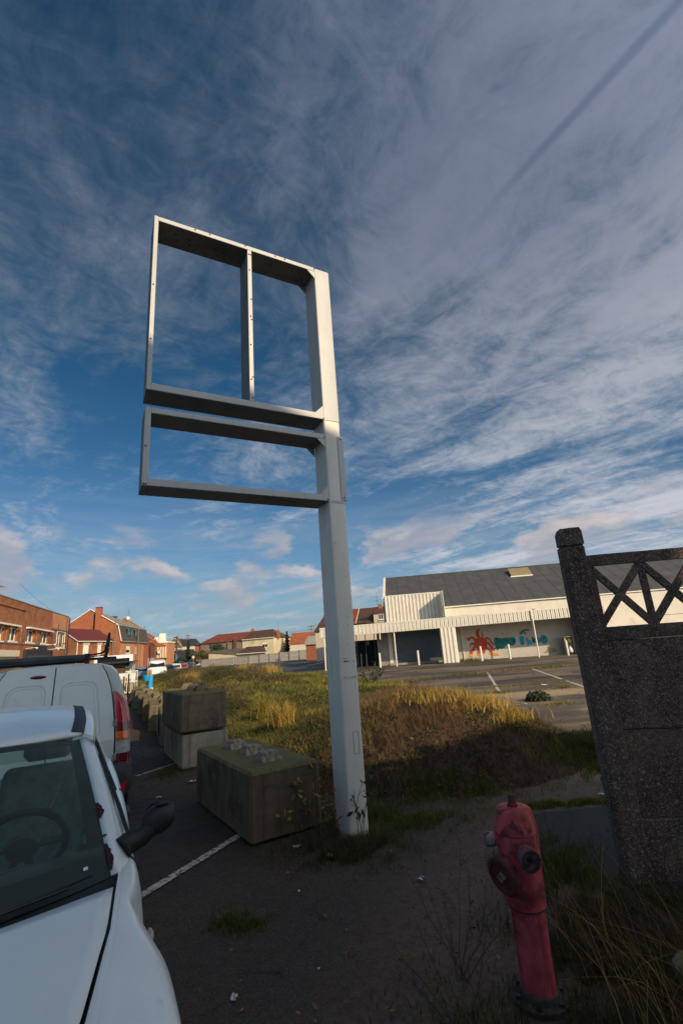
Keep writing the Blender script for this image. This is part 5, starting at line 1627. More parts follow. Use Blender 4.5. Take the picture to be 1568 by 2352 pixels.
def road_vehicle(name, lab, cat, loc, az, L, Wd, H, paint, kind='car', group=None, extra=None):
    """plain but complete vehicle; nose along azimuth az"""
    t = thing(name, lab, cat, loc, azrot(az), group)
    hw = Wd / 2
    if kind == 'van':
        prof = [(-L / 2, .25, H * .97), (-L / 2 + .1, .2, H), (L * .18, .2, H), (L * .30, .2, H * .93), (L * .40, .2, H * .62), (L * .48, .22, H * .52), (L / 2, .28, H * .36)]
        belt = H * 0.60
    elif kind == 'estate':
        prof = [(-L / 2, .3, H * .62), (-L * .46, .2, H * .92), (-L * .30, .2, H), (L * .05, .2, H), (L * .13, .2, H * .95), (L * .27, .2, H * .66), (L * .44, .22, H * .56), (L / 2, .3, H * .42)]
        belt = H * 0.63
    b = MB()
    rows = []
    for y, zb, zt in prof:
        zm = min(zt, belt)
        rr_ = [(-hw * .92, y, zb), (-hw, y, zb + .12), (-hw, y, zm * .85 if zt > belt else zm * .9), (-hw * .97, y, zm), (-hw * (.80 if zt > belt else .9), y, zt - (.05 if zt > belt else 0.01)), (-hw * .62, y, zt), (0, y, zt + .015)]
        rows.append(rr_ + [(-p[0], p[1], p[2]) for p in rr_[:-1][::-1]])
    b.grid(rows); n_ = len(rows[0]); b.f.append(tuple(range(n_))); k = (len(rows) - 1) * n_; b.f.append(tuple(range(k, k + n_)))
    b.build('body', paint, t, smooth='auto')
    # glass: windscreen, rear, sides
    yw0, yw1 = (L * .30, L * .395) if kind == 'van' else (L * .125, L * .262)
    zt, zb = (H * .90, H * .645) if kind == 'van' else (H * .93, H * .69)
    MB().quad((-hw * .70, yw0 + .035, zt), (hw * .70, yw0 + .035, zt), (hw * .84, yw1 + .03, zb), (-hw * .84, yw1 + .03, zb)).build('windscreen', DARKGLASS, t)
    MB().quad((-hw * .72, -L * .485, H * .88), (hw * .72, -L * .485, H * .88), (hw * .8, -L * .503, H * .66), (-hw * .8, -L * .503, H * .66)).build('rear_window', DARKGLASS, t)
    ys0 = L * .12 if kind == 'van' else -L * .36
    for sg in (-1, 1):
        MB().quad((sg * hw * .885, ys0, H * .90), (sg * hw * .885, yw0 - .05, H * .89), (sg * hw * 1.0, yw1 - .12, H * .66), (sg * hw * 1.0, ys0, H * .66)).build('side_window', DARKGLASS, t)
        for y in (-L * .33, L * .33): wheel(t, sg * (hw - .09), y, .31, .18, sg)
        MB().bbox(sg * hw * .62, sg * hw * .92, L * .47, L * .497, H * .36, H * .46, .02).build('headlight', CLEARLENS, t, fix=True)
        MB().bbox(sg * hw * .82, sg * hw * .98, -L * .507, -L * .49, H * .42, H * .62, .02).build('tail_light', REDLENS, t, fix=True)
        MB().bbox(sg * (hw + .03), sg * (hw + .18), yw1 - .15, yw1 - .05, H * .62, H * .72, .02).build('mirror', BLACKPL, t, fix=True)
    MB().bbox(-hw * .95, hw * .95, L * .475, L * .515, .25, H * .30, .03).build('bumper', GREYPL, t, fix=True)
    MB().bbox(-hw * .95, hw * .95, -L * .515, -L * .48, .25, H * .30, .03).build('bumper', GREYPL, t, fix=True)
    return t


DKPAINT = plain('dark_blue_grey_paint', (0.025, 0.03, 0.036), 0.3, coat=0.6)
WPAINT = plain('bright_white_paint', (0.70, 0.70, 0.68), 0.35, coat=0.4, var=0.04)
REDP = plain('red_car_paint', (0.35, 0.03, 0.03), 0.35, coat=0.5)
gz = lambda x_, y_: float(ground_z(np.array(float(x_)), np.array(float(y_))))
road_vehicle('parked_car', 'dark grey car half hidden in front of the white panel van', 'car', (-7.0, 12.9, 0), -25, 4.2, 1.70, 1.42, DKPAINT, 'estate')
road_vehicle('white_van', 'white van facing the camera beyond the end of the block row', 'van', (-22.6, 57.5, gz(-22.6, 57.5)), 158, 5.2, 2.0, 2.15, WPAINT, 'van')
road_vehicle('parked_car', 'blue-grey car between the flatbed truck and the white van', 'car', (-26.3, 62.0, gz(-26.3, 62.0)), 158, 4.2, 1.72, 1.5, plain('slate_blue_paint', (0.16, 0.20, 0.26), 0.3, coat=0.6), 'estate')
road_vehicle('parked_car', 'dark car just right of the white van', 'car', (-24.6, 66.0, gz(-24.6, 66.0)), 158, 4.3, 1.75, 1.5, DKPAINT, 'estate')
road_vehicle('parked_car', 'white car with a yellow stripe, right of the dark car', 'car', (-24.6, 69.0, gz(-24.6, 69.0)), -20, 4.3, 1.75, 1.55, WPAINT, 'estate')
ca = [o for o in bpy.data.objects if o.get('label') == 'white car with a yellow stripe, right of the dark car'][0]
MB().box(-0.5, 0.85, -2.24, -2.20, 0.86, 0.94).build('yellow_stripe', plain('yellow_print', (0.75, 0.50, 0.04), 0.5), ca)
road_vehicle('parked_car', 'red car at the right end of the line of parked cars', 'car', (-25.0, 73.0, gz(-25.0, 73.0)), -20, 4.2, 1.75, 1.50, REDP, 'estate')
road_vehicle('parked_car', 'dark car farthest right on the road below the conifer', 'car', (-25.8, 79.0, gz(-25.8, 79.0)), -20, 4.3, 1.75, 1.50, DKPAINT, 'estate')


def flatbed():
    t = thing('flatbed_truck', 'white flatbed truck loaded with timber under a black tarpaulin roof', 'truck', (-10.75, 22.2, 0), azrot(-25))
    WP = plain('truck_white', (0.62, 0.60, 0.53), 0.6, var=0.12, dirt=(0.30, 0.27, 0.22), dsc=4)
    MB().bbox(-0.35, 0.35, -0.2, 5.6, 0.55, 0.72, 0.02).build('chassis', DARKMET, t, fix=True)
    MB().box(-0.95, 0.95, 0, 3.4, 0.73, 0.80).build('bed', WP, t)
    for sg in (-1, 1):
        mb = MB().box(sg * 0.955, sg * 0.925, 0, 3.4, 0.81, 1.17)
        for k in range(9): mb.box(sg * 0.957, sg * 0.972, 0.1 + k * 0.38, 0.16 + k * 0.38, 0.82, 1.15)
        mb.build('side_board', WP, t)
        for y in (0.9, 4.9): wheel(t, sg * 0.82, y, 0.36, 0.22, sg)
        for y in (0.03, 3.35): MB().box(sg * 0.90, sg * 0.94, y, y + 0.04, 1.18, 1.66).build('roof_post', plain('galvanised', (0.30, 0.30, 0.29), 0.5, 0.5), t)
    MB().box(-0.92, 0.92, -0.03, -0.001, 0.81, 1.17).build('tailboard', WP, t)
    # lowered mesh gate on the right rear
    gt = MB()
    for k in range(7): gt.box(0.55 + k * 0.08, 0.572 + k * 0.08, -0.75 + 0.0, -0.72, 0.35, 1.25)
    for z in (0.35, 0.8, 1.23): gt.box(0.55, 1.06, -0.755, -0.715, z, z + 0.04)
    gt.build('gate', WP, t)
    MB().box(-1.0, 1.05, -0.15, 3.5, 1.665, 1.69).prism([(-1.02, 1.66), (1.08, 1.655), (1.08, 1.64), (-1.02, 1.60)], 'y', -0.18, -0.151).build('tarpaulin', plain('black_tarpaulin', (0.018, 0.018, 0.02), 0.7), t)
    wd = plain('old_timber', (0.16, 0.095, 0.055), 0.9, var=0.5, sc=9)
    rr = random.Random(3)
    pl = MB().box(-0.85, 0.6, 0.1, 3.0, 0, 0.03).build('plank', wd, t); pl.location = (0, 0, 1.20)
    for k in range(1, 9): dup_part(pl, t, (rr.uniform(-0.12, 0.12), rr.uniform(-0.1, 0.2), 1.20 + k * 0.052), (0, 0, rr.uniform(-0.05, 0.05)))
    # cab
    cb = MB().prism([(3.5, 0.5), (5.5, 0.5), (5.55, 1.15), (5.1, 1.55), (4.7, 2.0), (3.5, 2.02)], 'x', -0.92, 0.92).build('cab', WPAINT, t, fix=True)
    md = cb.modifiers.new('b', 'BEVEL'); md.width = 0.05; md.segments = 2
    MB().quad((-0.75, 3.494, 1.85), (0.75, 3.494, 1.85), (0.75, 3.494, 1.45), (-0.75, 3.494, 1.45)).build('rear_window', DARKGLASS, t)
    for sg in (-1, 1): MB().box(sg * 0.922, sg * 0.928, 3.9, 4.8, 1.25, 1.8).build('side_window', DARKGLASS, t)
    return t


fb = flatbed()
# blue drum with offcuts of wood on the block row, and a light sack
t = thing('blue_drum', 'bright blue plastic drum and spout holding wood offcuts on the block row', 'drum', (-7.78, 18.95, 0.62), 0)
BL = plain('bright_blue_plastic', (0.02, 0.30, 0.55), 0.5, var=0.06)
MB().lathe([(0.17, 0.30), (0.185, 0.33), (0.185, 0.50), (0.175, 0.505), (0.165, 0.34)], 20, (0, 0, 0)).build('bowl', BL, t, smooth='auto')
MB().lathe([(0.085, 0.02), (0.090, 0.50), (0.080, 0.505), (0.078, 0.1)], 18, (0.13, -0.08, 0)).build('pipe', BL, t, smooth='auto')
MB().bbox(0.06, 0.22, -0.16, 0.02, -0.03, 0.05, 0.02).build('foot', WPAINT, t, fix=True)
w_ = MB().box(-0.03, 0.03, -0.02, 0.02, 0.2, 0.68).build('wood_offcut', plain('fresh_wood', (0.42, 0.22, 0.08), 0.8), t)
for p in ((0.06, 0.03, 0.03), (-0.06, 0.05, -0.04), (0.1, -0.04, 0.0), (0.0, 0.07, -0.02)): dup_part(w_, t, p, (rnd.uniform(-.1, .1), rnd.uniform(-.1, .1), rnd.uniform(0, 3)))
t = thing('wooden_crate', 'small pile of wooden boards beside the truck gate', 'boards', (-10.05, 21.9, 0))
for k in range(4): MB().box(-0.05 + 0.12 * k, 0.03 + 0.12 * k, 0.0, 0.04, 0, 1.05 - 0.08 * k).build('board', MATS['fresh_wood'], t)
t = thing('refuse_bag', 'black and white refuse bags behind the truck gate', 'bags', (-9.55, 19.6, 0))
for k, (x_, y_, r_, mt_) in enumerate(((0, 0, 0.20, BLACKPL), (0.28, 0.1, 0.17, WPAINT), (-0.25, 0.2, 0.19, BLACKPL))):
    o = MB().lathe([(r_ * 0.7, 0), (r_, r_ * 0.5), (r_ * 0.9, r_ * 1.1), (r_ * 0.35, r_ * 1.6), (r_ * 0.12, r_ * 1.7), (r_ * 0.2, r_ * 1.9)], 14, (x_, y_, 0)).build('bag', mt_, t, smooth=True)
    for v in o.data.vertices: v.co += mnoise.noise_vector(v.co * 9) * 0.03

# ------------------------------------------------------------------ supermarket
def wall_holes(mb, s0, s1, z0, z1, y, holes, depth=0.18):
    """wall face in the plane y, with rectangular openings and their reveals going back"""
    xs = sorted({s0, s1, *[h[0] for h in holes], *[h[1] for h in holes]}); zs = sorted({z0, z1, *[h[2] for h in holes], *[h[3] for h in holes]})
    for i in range(len(xs) - 1):
        for j in range(len(zs) - 1):
            cx_, cz_ = (xs[i] + xs[i + 1]) / 2, (zs[j] + zs[j + 1]) / 2
            if any(h[0] < cx_ < h[1] and h[2] < cz_ < h[3] for h in holes): continue
            mb.quad((xs[i], y, zs[j]), (xs[i + 1], y, zs[j]), (xs[i + 1], y, zs[j + 1]), (xs[i], y, zs[j + 1]))
    for a, b, c, d in holes:
        mb.quad((a, y, c), (a, y + depth, c), (a, y + depth, d), (a, y, d)); mb.quad((b, y, c), (b, y, d), (b, y + depth, d), (b, y + depth, c))
        mb.quad((a, y, c), (b, y, c), (b, y + depth, c), (a, y + depth, c)); mb.quad((a, y, d), (a, y + depth, d), (b, y + depth, d), (b, y, d))
    return mb


MUR = 0.30        # the mural wall stands this far in front of the upper wall
CREAM = plain('cream_render', (0.74, 0.66, 0.54), 0.85, var=0.06, sc=1.2, dirt=(0.40, 0.34, 0.26), dsc=1.6, dlo=0.55, dhi=0.80, bump=0.3, bs=40)
CLAD = plain('white_cladding', (0.80, 0.74, 0.62), 0.5, var=0.06, sc=2.5, dirt=(0.42, 0.36, 0.27), dsc=3, dlo=0.60, dhi=0.85, streak=True, bump=0.05)
GREYROOF = plain('grey_roof_sheet', (0.062, 0.062, 0.060), 0.75, var=0.16, sc=1.2, dirt=(0.090, 0.088, 0.082), dsc=1.0, dlo=0.5, dhi=0.8, bump=0.2)
CONCG = plain('grey_render', (0.30, 0.28, 0.25), 0.9, var=0.15, sc=2)


def supermarket():
    t = thing('supermarket', 'disused white supermarket with grey roof and mural under its canopy', 'supermarket', (0, 36.1, 0), -math.atan(0.12))
    YW = 2.58
    zf = lambda s_: 2.385 + 0.0100 * s_
    # canopy fascia of narrow ribbed panels, 0.285 m each
    p0 = None
    k = 0; s_ = -2.24
    pm = MB().box(0, 0.245, 0, 0.02, 0, 0.655).box(0.0, 0.085, -0.045, -0.0005, 0.0, 0.655).box(0.125, 0.21, -0.045, -0.0005, 0.0, 0.655)
    while s_ < 17.8:
        if p0 is None:
            p0 = pm.build('fascia_panel', CLAD, t); p0.location = (s_, 0, zf(s_))
        else:
            dup_part(p0, t, (s_, 0, zf(s_)))
        s_ += 0.285; k += 1
    MB().prism([(-2.24, zf(-2.2) + 0.01), (17.8, zf(17.8) + 0.01), (17.8, zf(17.8) + 0.64), (-2.24, zf(-2.2) + 0.64)], 'y', 0.025, 0.04).build('fascia_backing', DARKMET, t)
    MB().prism([(-2.27, zf(-2.2) + 0.66), (17.85, zf(17.8) + 0.66), (17.85, zf(17.8) + 0.70), (-2.27, zf(-2.2) + 0.70)], 'y', -0.03, 0.06).build('fascia_capping', CLAD, t)
    MB().prism([(-2.25, zf(-2.2) - 0.02), (17.83, zf(17.8) - 0.02), (17.83, zf(17.8) - 0.001), (-2.25, zf(-2.2) - 0.001)], 'y', -0.02, 0.04).build('fascia_drip', CLAD, t)
    MB().box(-2.245, -2.225, 0.021, 1.8, zf(-2.2), zf(-2.2) + 0.65).build('fascia_return', CLAD, t)
    MB().prism([(-2.22, 2.62), (16.6, 2.80), (16.6, 2.92), (-2.22, 2.74)], 'y', 0.03, YW - 0.01).build('canopy_deck', plain('canopy_soffit', (0.20, 0.18, 0.16), 0.9), t)
    # thin steel posts
    for sx in (-1.97, 3.20):
        MB().tube([(sx, 0.06, 0), (sx, 0.06, zf(sx))], 0.052 if sx < 0 else 0.045, 12).build('canopy_post', CLAD, t, smooth='auto')
    MB().tube([(12.98, -0.07, 0), (12.98, -0.07, 3.24)], 0.045, 12).bbox(12.90, 13.06, -0.13, -0.01, 2.60, 3.22, 0.01).build('canopy_post', CLAD, t, smooth='auto')
    MB().box(13.05, 13.25, -0.1, 0.02, 3.245, 3.29).build('floodlight', DARKMET, t)
    MB().tube([(2.16, 0.05, zf(2)), (2.16, 0.05, 1.95)], 0.04, 10).build('drain_stub', CLAD, t)
    # pier of ribbed cladding
    for k in range(4):
        x0 = 6.50 + 0.275 * k
        MB().box(x0, x0 + 0.270, 0.03, 0.05, 0.02, 2.44).prism([(x0, .0299), (x0 + .03, -.08), (x0 + .19, -.08), (x0 + .22, .0299)], 'z', 0.02, 2.44).build('pier_panel', CLAD, t)
    MB().box(6.51, 7.58, 0.051, 1.0, 0, 2.60).build('pier', CREAM, t)
    # ribbed parapet over the entrance, with its right wing
    for k in range(16):
        x0 = 2.62 + 0.2765 * k
        MB().box(x0, x0 + 0.2765, YW - 0.02, YW, 3.16, 5.20).prism([(x0, YW - .02), (x0 + .03, YW - .14), (x0 + .19, YW - .14), (x0 + .22, YW - .02)], 'z', 3.17, 5.19).build('parapet_panel', CLAD, t)
    MB().bbox(2.58, 7.12, YW - 0.10, YW + 0.15, 5.203, 5.27, 0.01).build('parapet_capping', CLAD, t, fix=True)
    MB().prism([(YW - 1.7, 5.20), (YW - 0.05, 5.20), (YW - 0.05, 3.2), (YW - 1.7, 3.2)], 'x', 7.06, 7.10).build('parapet_wing', CLAD, t)
    MB().box(2.60, 7.10, YW + 0.001, YW + 0.1, 2.75, 5.20).build('parapet_back', CREAM, t)
    MB().box(2.60, 2.70, YW + 0.101, YW + 3.0, 3.0, 5.1).build('gable_return', CLAD, t)
    # upper wall strip under the eave and the long plain wall to the right
    w = MB()
    wall_holes(w, 7.105, 32, 3.30, 3.99, YW - 0.02, [])
    w.quad((7.105, YW - 0.02, 3.30), (32, YW - 0.02, 3.30), (32, YW + 0.1, 3.30), (7.105, YW + 0.1, 3.30))
    w.build('eave_wall', CREAM, t)
    MB().prism([(7.10, 3.991), (32, 4.11), (32, 4.19), (7.10, 4.07)], 'y', YW - 0.14, YW + 0.05).build('gutter', CLAD, t)
    MB().box(16.62, 32, YW - 0.25, YW - 0.021, 0.0, 3.98).build('side_wall', CREAM, t)
    MB().tube([(18.6, YW - 0.31, 0.1), (18.6, YW - 0.31, 2.2)], 0.05, 8).build('downpipe', DARKMET, t)
    for (a, b, c, d) in ((22.2, 24.6, 2.26, 2.29), (24.57, 24.60, 0.1, 2.26), (22.2, 22.23, 0.1, 2.26)):
        MB().box(a, b, YW - 0.262, YW - 0.2505, c, d).build('door_outline', plain('door_line_grey', (0.18, 0.17, 0.15), 0.8), t)
    MB().box(24.62, 24.75, YW - 0.275, YW - 0.2505, 1.95, 2.05).box(24.66, 24.80, YW - 0.275, YW - 0.2505, 1.60, 1.68).build('wall_bracket', DARKMET, t)
    # mural wall and its right return pier
    MB().box(7.59, 16.3, YW - MUR, YW + 0.2, 0.0, 2.62).build('mural_wall', plain('mural_wall_render', (0.50, 0.45, 0.375), 0.9, var=0.08, sc=1.5, dirt=(0.30, 0.25, 0.19), dsc=1.3, dlo=0.56, dhi=0.80, bump=0.5, bs=30), t)
    MB().box(16.30, 16.62, 0.9, YW - 0.021, 0.0, 3.28).build('wing_wall', CREAM, t)
    MB().prism([(8.16, 0), (8.22, 0), (8.22, 2.7), (8.16, 2.7)], 'y', YW - 0.08 - MUR, YW - MUR).build('corner_strip', CREAM, t)
    # threshold slab
    MB().prism([(2.6, 0.0), (7.5, 0.0), (7.5, 0.14), (2.6, 0.14)], 'y', 2.1, YW + 0.0).build('threshold', CONCG, t)
    # roller shutter of many slats
    sl_ = MB()
    for k in range(46):
        z = 0.17 + 0.05 * k
        sl_.prism([(YW + 0.06, z), (YW + 0.032, z + 0.012), (YW + 0.032, z + 0.038), (YW + 0.06, z + 0.0495)], 'x', 3.06, 6.66)
    o = sl_.build('roller_shutter', plain('teal_grey_shutter', (0.135, 0.165, 0.175), 0.5, 0.3, var=0.15), t)
    MB().box(2.92, 3.055, YW - 0.03, YW + 0.09, 0.1, 2.6).build('shutter_rail', CONCG, t); MB().box(6.665, 6.78, YW - 0.03, YW + 0.09, 0.1, 2.6).build('shutter_rail', CONCG, t)
    MB().box(3.06, 6.66, YW - 0.02, YW + 0.10, 2.47, 2.75).build('shutter_box', CONCG, t)
    rr = random.Random(8); tg = MB()
    for k in range(34):
        x0 = 4.75 + rr.uniform(0, 0.75); z0 = rr.choice([1.72, 1.58, 1.42]) + rr.uniform(-.03, .03)
        tg.box(x0, x0 + rr.uniform(0.02, 0.06), YW + 0.028, YW + 0.0315, z0, z0 + rr.uniform(0.01, 0.05))
    tg.build('chalk_scribble', plain('chalk_grey', (0.24, 0.27, 0.28), 0.8), t)
    MB().box(2.62, 2.90, YW - 0.02, YW + 0.25, 0, 2.75).build('entrance_jamb', CREAM, t)
    MB().box(1.75, 2.60, YW + 0.05, YW + 0.3, 0, 2.75).build('entrance_jamb', CONCG, t)
    # dark recess left of the shutter: back wall, doors and strip windows
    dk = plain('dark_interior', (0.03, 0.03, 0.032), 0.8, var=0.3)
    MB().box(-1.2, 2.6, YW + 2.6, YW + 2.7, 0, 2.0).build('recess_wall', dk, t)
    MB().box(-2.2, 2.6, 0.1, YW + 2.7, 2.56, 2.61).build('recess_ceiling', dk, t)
    for k in range(5):
        MB().box(-0.9 + 0.75 * k, -0.84 + 0.75 * k, YW + 2.52, YW + 2.59, 0, 2.55).build('door_mullion', CONCG, t)
    MB().box(-0.84, -0.1, YW + 2.585, YW + 2.598, 1.55, 2.0).build('notice_panel', plain('tan_notice', (0.40, 0.30, 0.20), 0.8), t)
    MB().box(0.62, 0.95, YW + 2.585, YW + 2.598, 1.70, 1.95).build('notice_panel', plain('green_white_notice', (0.28, 0.40, 0.30), 0.8), t)
    MB().box(0.70, 0.92, YW + 2.575, YW + 2.584, 1.62, 1.74).build('notice_panel', GREENWHITE, t)
    for k in range(5):
        MB().tube([(-0.9 + 0.42 * k, YW + 0.6, 0), (-0.9 + 0.42 * k, YW + 0.6, 0.98)], 0.045, 8).build('trolley_bay_post', CONCG, t)
    # roof in sheets, front slope up to the ridge, then down behind
    m_ = 0.50; yr = 6.9
    def rp(s_, y): return (s_, YW + y, 4.06 + m_ * y)
    edges = [2.62 + 1.05 * k for k in range(29)]
    for a, b in zip(edges, edges[1:]):
        y0 = -0.12 if a > 7.0 else 0.12
        if a < 7.0 < b + 0.001 and b > 7.1:
            y0 = 0.12
        dz = 0.004 * (edges.index(a) % 2)
        q0, q1, q2, q3 = rp(a + 0.008, y0), rp(b - 0.008, y0), rp(b - 0.008, yr), rp(a + 0.008, yr)
        mb = MB().add([(p[0], p[1], p[2] + dz + h_) for h_ in (0, 0.03) for p in (q0, q1, q2, q3)], [(0, 1, 2, 3), (4, 5, 6, 7), (0, 1, 5, 4), (1, 2, 6, 5), (2, 3, 7, 6), (3, 0, 4, 7)])
        mb.box(b - 0.016, b - 0.0085, YW + yr - 0.2, YW + yr - 0.19, 4.06 + m_ * yr - 0.1, 4.06 + m_ * yr + 0.03)
        mb.build('roof_sheet', GREYROOF, t)
    mb = MB()
    for a in edges[1:-1]:
        q0, q1 = rp(a, 0.13), rp(a, yr)
        mb.add([(a - 0.016, q0[1], q0[2] + 0.0), (a + 0.016, q0[1], q0[2] + 0.0), (a + 0.016, q1[1], q1[2] + 0.0), (a - 0.016, q1[1], q1[2] + 0.0), (a - 0.016, q0[1], q0[2] + 0.045), (a + 0.016, q0[1], q0[2] + 0.045), (a + 0.016, q1[1], q1[2] + 0.045), (a - 0.016, q1[1], q1[2] + 0.045)], [(0, 1, 5, 4), (4, 5, 6, 7), (1, 2, 6, 5), (3, 0, 4, 7)])
    mb.build('roof_seam', plain('dark_roof_seam', (0.05, 0.053, 0.058), 0.8), t, kind='stuff')
    q0 = rp(2.5, yr)
    mb = MB(); mb.quad((2.62, q0[1], q0[2]), (32, q0[1], q0[2]), (32, q0[1] + 7, q0[2] - 3.5), (2.62, q0[1] + 7, q0[2] - 3.5)); mb.build('rear_slope', GREYROOF, t)
    MB().tube([(2.5, q0[1], q0[2] + 0.03), (32, q0[1], q0[2] + 0.03)], 0.07, 6).build('ridge_cap', GREYROOF, t)
    # verge board on the left gable, gable wall
    a, b = rp(2.5, 0.1), rp(2.5, yr + 0.1)
    MB().prism([(a[1] - 0.15, 5.05), (a[1] + 2.2, 5.26), (b[1], b[2] - 0.18), (b[1], b[2] + 0.10), (a[1] + 1.9, 5.40), (a[1] - 0.15, 5.18)], 'x', 2.42, 2.60).build('verge_board', CLAD, t)
    MB().prism([(YW + 0.2, 0), (YW + 13.8, 0), (YW + 13.8, 4.0), (YW + yr, 4.0 + m_ * yr), (YW + 0.2, 4.1)], 'x', 2.45, 2.60).build('gable_wall', CONCG, t)
    # skylight
    s0, s1, y0, y1 = 13.6, 15.35, 4.75, 5.75
    sk = MB()
    z0, z1 = 4.06 + m_ * y0, 4.06 + m_ * y1
    sk.prism([(YW + y0 - 0.05, z0 + 0.04), (YW + y0 - 0.05, z0 + 0.22), (YW + y1, z1 + 0.40), (YW + y1, z1 + 0.04)], 'x', s0, s1)
    sk.build('skylight', plain('yellowed_rooflight', (0.26, 0.20, 0.10), 0.6, var=0.2, sc=8), t)
    MB().box(s0 - 0.06, s1 + 0.06, YW + y0 - 0.10, YW + y0 - 0.051, z0 + 0.0, z0 + 0.10).build('skylight_kerb', CLAD, t)
    return t


SM = supermarket()

# bollards in front, each its own thing
bwhere = ['beside the leftmost canopy post, left of the sign pole', 'just right of the sign pole before the dark entrance', 'in front of the roller shutter', 'in front of the orange sun mural', 'in front of the green mural letters', 'in front of the electrical cabinet at the right']
bm = None
BWH = plain('bollard_white', (0.68, 0.64, 0.56), 0.6, var=0.08, dirt=(0.45, 0.38, 0.28), dsc=6)
for s_, lab in zip((-1.59, 2.02, 4.76, 9.14, 11.06, 14.92), bwhere):
    c_, sn = math.cos(math.atan(0.12)), -math.sin(math.atan(0.12))
    yy = -0.02
    loc = (s_ * c_ - yy * sn, 36.1 + s_ * sn + yy * c_, 0)
    if bm is None:
        bm = thing('bollard', 'white bollard ' + lab, 'bollard', loc, 0, 'white bollards along the front of the supermarket')
        MB().lathe([(0.075, 0.0), (0.075, 0.98), (0.066, 1.0), (0.03, 1.008)], 16).build('tube', BWH, bm, smooth='auto')
        MB().lathe([(0.09, -0.02), (0.088, 0.018)], 16).build('foot_plate', CONCG, bm)
    else:
        copy_tree(bm, loc, label='white bollard ' + lab)

# painted mural: flat paint on the wall, 4 mm proud
def wall_paint(name, lab, cat, polys, group=None):
    t = thing(name, lab, cat, (0, 38.7 - MUR, 0), -math.atan(0.12), group)
    for i, (nm, mt_, poly) in enumerate(polys):
        import bmesh
        bm_ = bmesh.new()
        y_ = -0.022 - 0.004 * i
        # smooth the outline with corner cutting
        p = [Vector(v) for v in poly]
        for _ in range(2):
            n_ = []
            for a, b in zip(p, p[1:] + p[:1]):
                n_ += [a.lerp(b, 0.25), a.lerp(b, 0.75)]
            p = n_
        f = bm_.faces.new([bm_.verts.new((v.x, y_, v.y)) for v in p])
        bmesh.ops.triangulate(bm_, faces=[f])
        me = bpy.data.meshes.new(nm); bm_.to_mesh(me); bm_.free(); me.materials.append(mt_)
        o = bpy.data.objects.new(nm, me); COL.objects.link(o); o.parent = t
    return t


ORR = plain('orange_red_spray', (0.46, 0.065, 0.022), 0.8, var=0.15, sc=4)
ORY = plain('yellow_orange_spray', (0.85, 0.28, 0.015), 0.8, var=0.25, sc=6)
TEAL = plain('green_teal_spray', (0.015, 0.16, 0.12), 0.8, var=0.5, sc=1.6)
BLUE = plain('turquoise_spray', (0.01, 0.26, 0.36), 0.8, var=0.3, sc=3)
GREEN = plain('green_spray', (0.03, 0.24, 0.12), 0.8, var=0.3, sc=3)
def strip(pts, ws):
    """outline of a tapering painted stroke along a smooth line"""
    P_ = [Vector(p) for p in pts]; Wd = list(ws)
    for _ in range(2):
        n_, w_ = [P_[0]], [Wd[0]]
        for k in range(len(P_) - 1):
            n_ += [P_[k].lerp(P_[k + 1], .25), P_[k].lerp(P_[k + 1], .75)]; w_ += [Wd[k] * .75 + Wd[k + 1] * .25, Wd[k] * .25 + Wd[k + 1] * .75]
        P_, Wd = n_ + [P_[-1]], w_ + [Wd[-1]]
    L, R_ = [], []
    for k, p in enumerate(P_):
        d = (P_[min(k + 1, len(P_) - 1)] - P_[max(k - 1, 0)]).normalized(); n = Vector((-d.y, d.x)) * Wd[k] / 2
        L.append(p + n); R_.append(p - n)
    return L, R_


def stroke(parent, name, mt_, pts, ws, y_):
    L, R_ = strip(pts, ws)
    MB().grid([[(p.x, y_, p.y) for p in L], [(p.x, y_, p.y) for p in R_]]).build(name, mt_, parent)


t = thing('sun_mural', 'orange red spray-painted sun with curling flames on the wall under the canopy', 'mural', (0, 38.7 - MUR, 0), -math.atan(0.12))
MB().add([(9.83 + .47 * math.cos(a) * (1 + .07 * math.sin(5 * a)), -.022, 1.12 + .47 * math.sin(a)) for a in [2 * PI * k / 28 for k in range(28)]], [tuple(range(28))]).build('sun_disc', ORR, t)
for k, (pts, ws) in enumerate([
    ([(9.78, 1.5), (9.62, 1.8), (9.68, 2.05), (9.92, 2.24)], (.26, .24, .20, .02)), ([(10.0, 1.5), (10.03, 1.8), (9.98, 1.93), (10.13, 2.06)], (.10, .07, .06, .015)),
    ([(9.55, 1.3), (9.32, 1.62), (9.1, 1.64), (8.97, 1.44), (8.75, 1.68)], (.26, .18, .18, .18, .02)), ([(9.45, 1.05), (9.2, 1.22), (9.03, 1.13), (9.0, .86)], (.24, .17, .12, .02)),
    ([(9.5, .88), (9.30, .97), (9.22, .75), (9.02, .62), (9.0, .43)], (.18, .17, .18, .22, .24)), ([(9.8, .85), (9.7, .6), (9.62, .42)], (.6, .42, .34)),
    ([(10.12, 1.38), (10.32, 1.54), (10.5, 1.42), (10.6, 1.15), (10.71, 1.05), (10.66, .87)], (.24, .16, .16, .14, .12, .02)), ([(10.15, 1.08), (10.32, 1.22), (10.46, 1.0), (10.56, .74), (10.68, .62), (10.83, .76)], (.22, .15, .16, .16, .20, .02)),
    ([(10.05, .86), (10.28, .76), (10.44, .58), (10.47, .44)], (.16, .13, .15, .16)), ([(10.0, .75), (10.02, .6), (9.93, .43)], (.2, .12, .1))]):
    stroke(t, 'flame', ORR, pts, ws, -.0225 - .0008 * k)
stroke(t, 'flame_foot', ORY, [(9.0, .43), (8.98, .24)], (.24, .18), -.034)
stroke(t, 'flame_foot', ORY, [(10.36, .42), (10.6, .34), (10.85, .3), (11.05, .24)], (.12, .2, .16, .02), -.034)
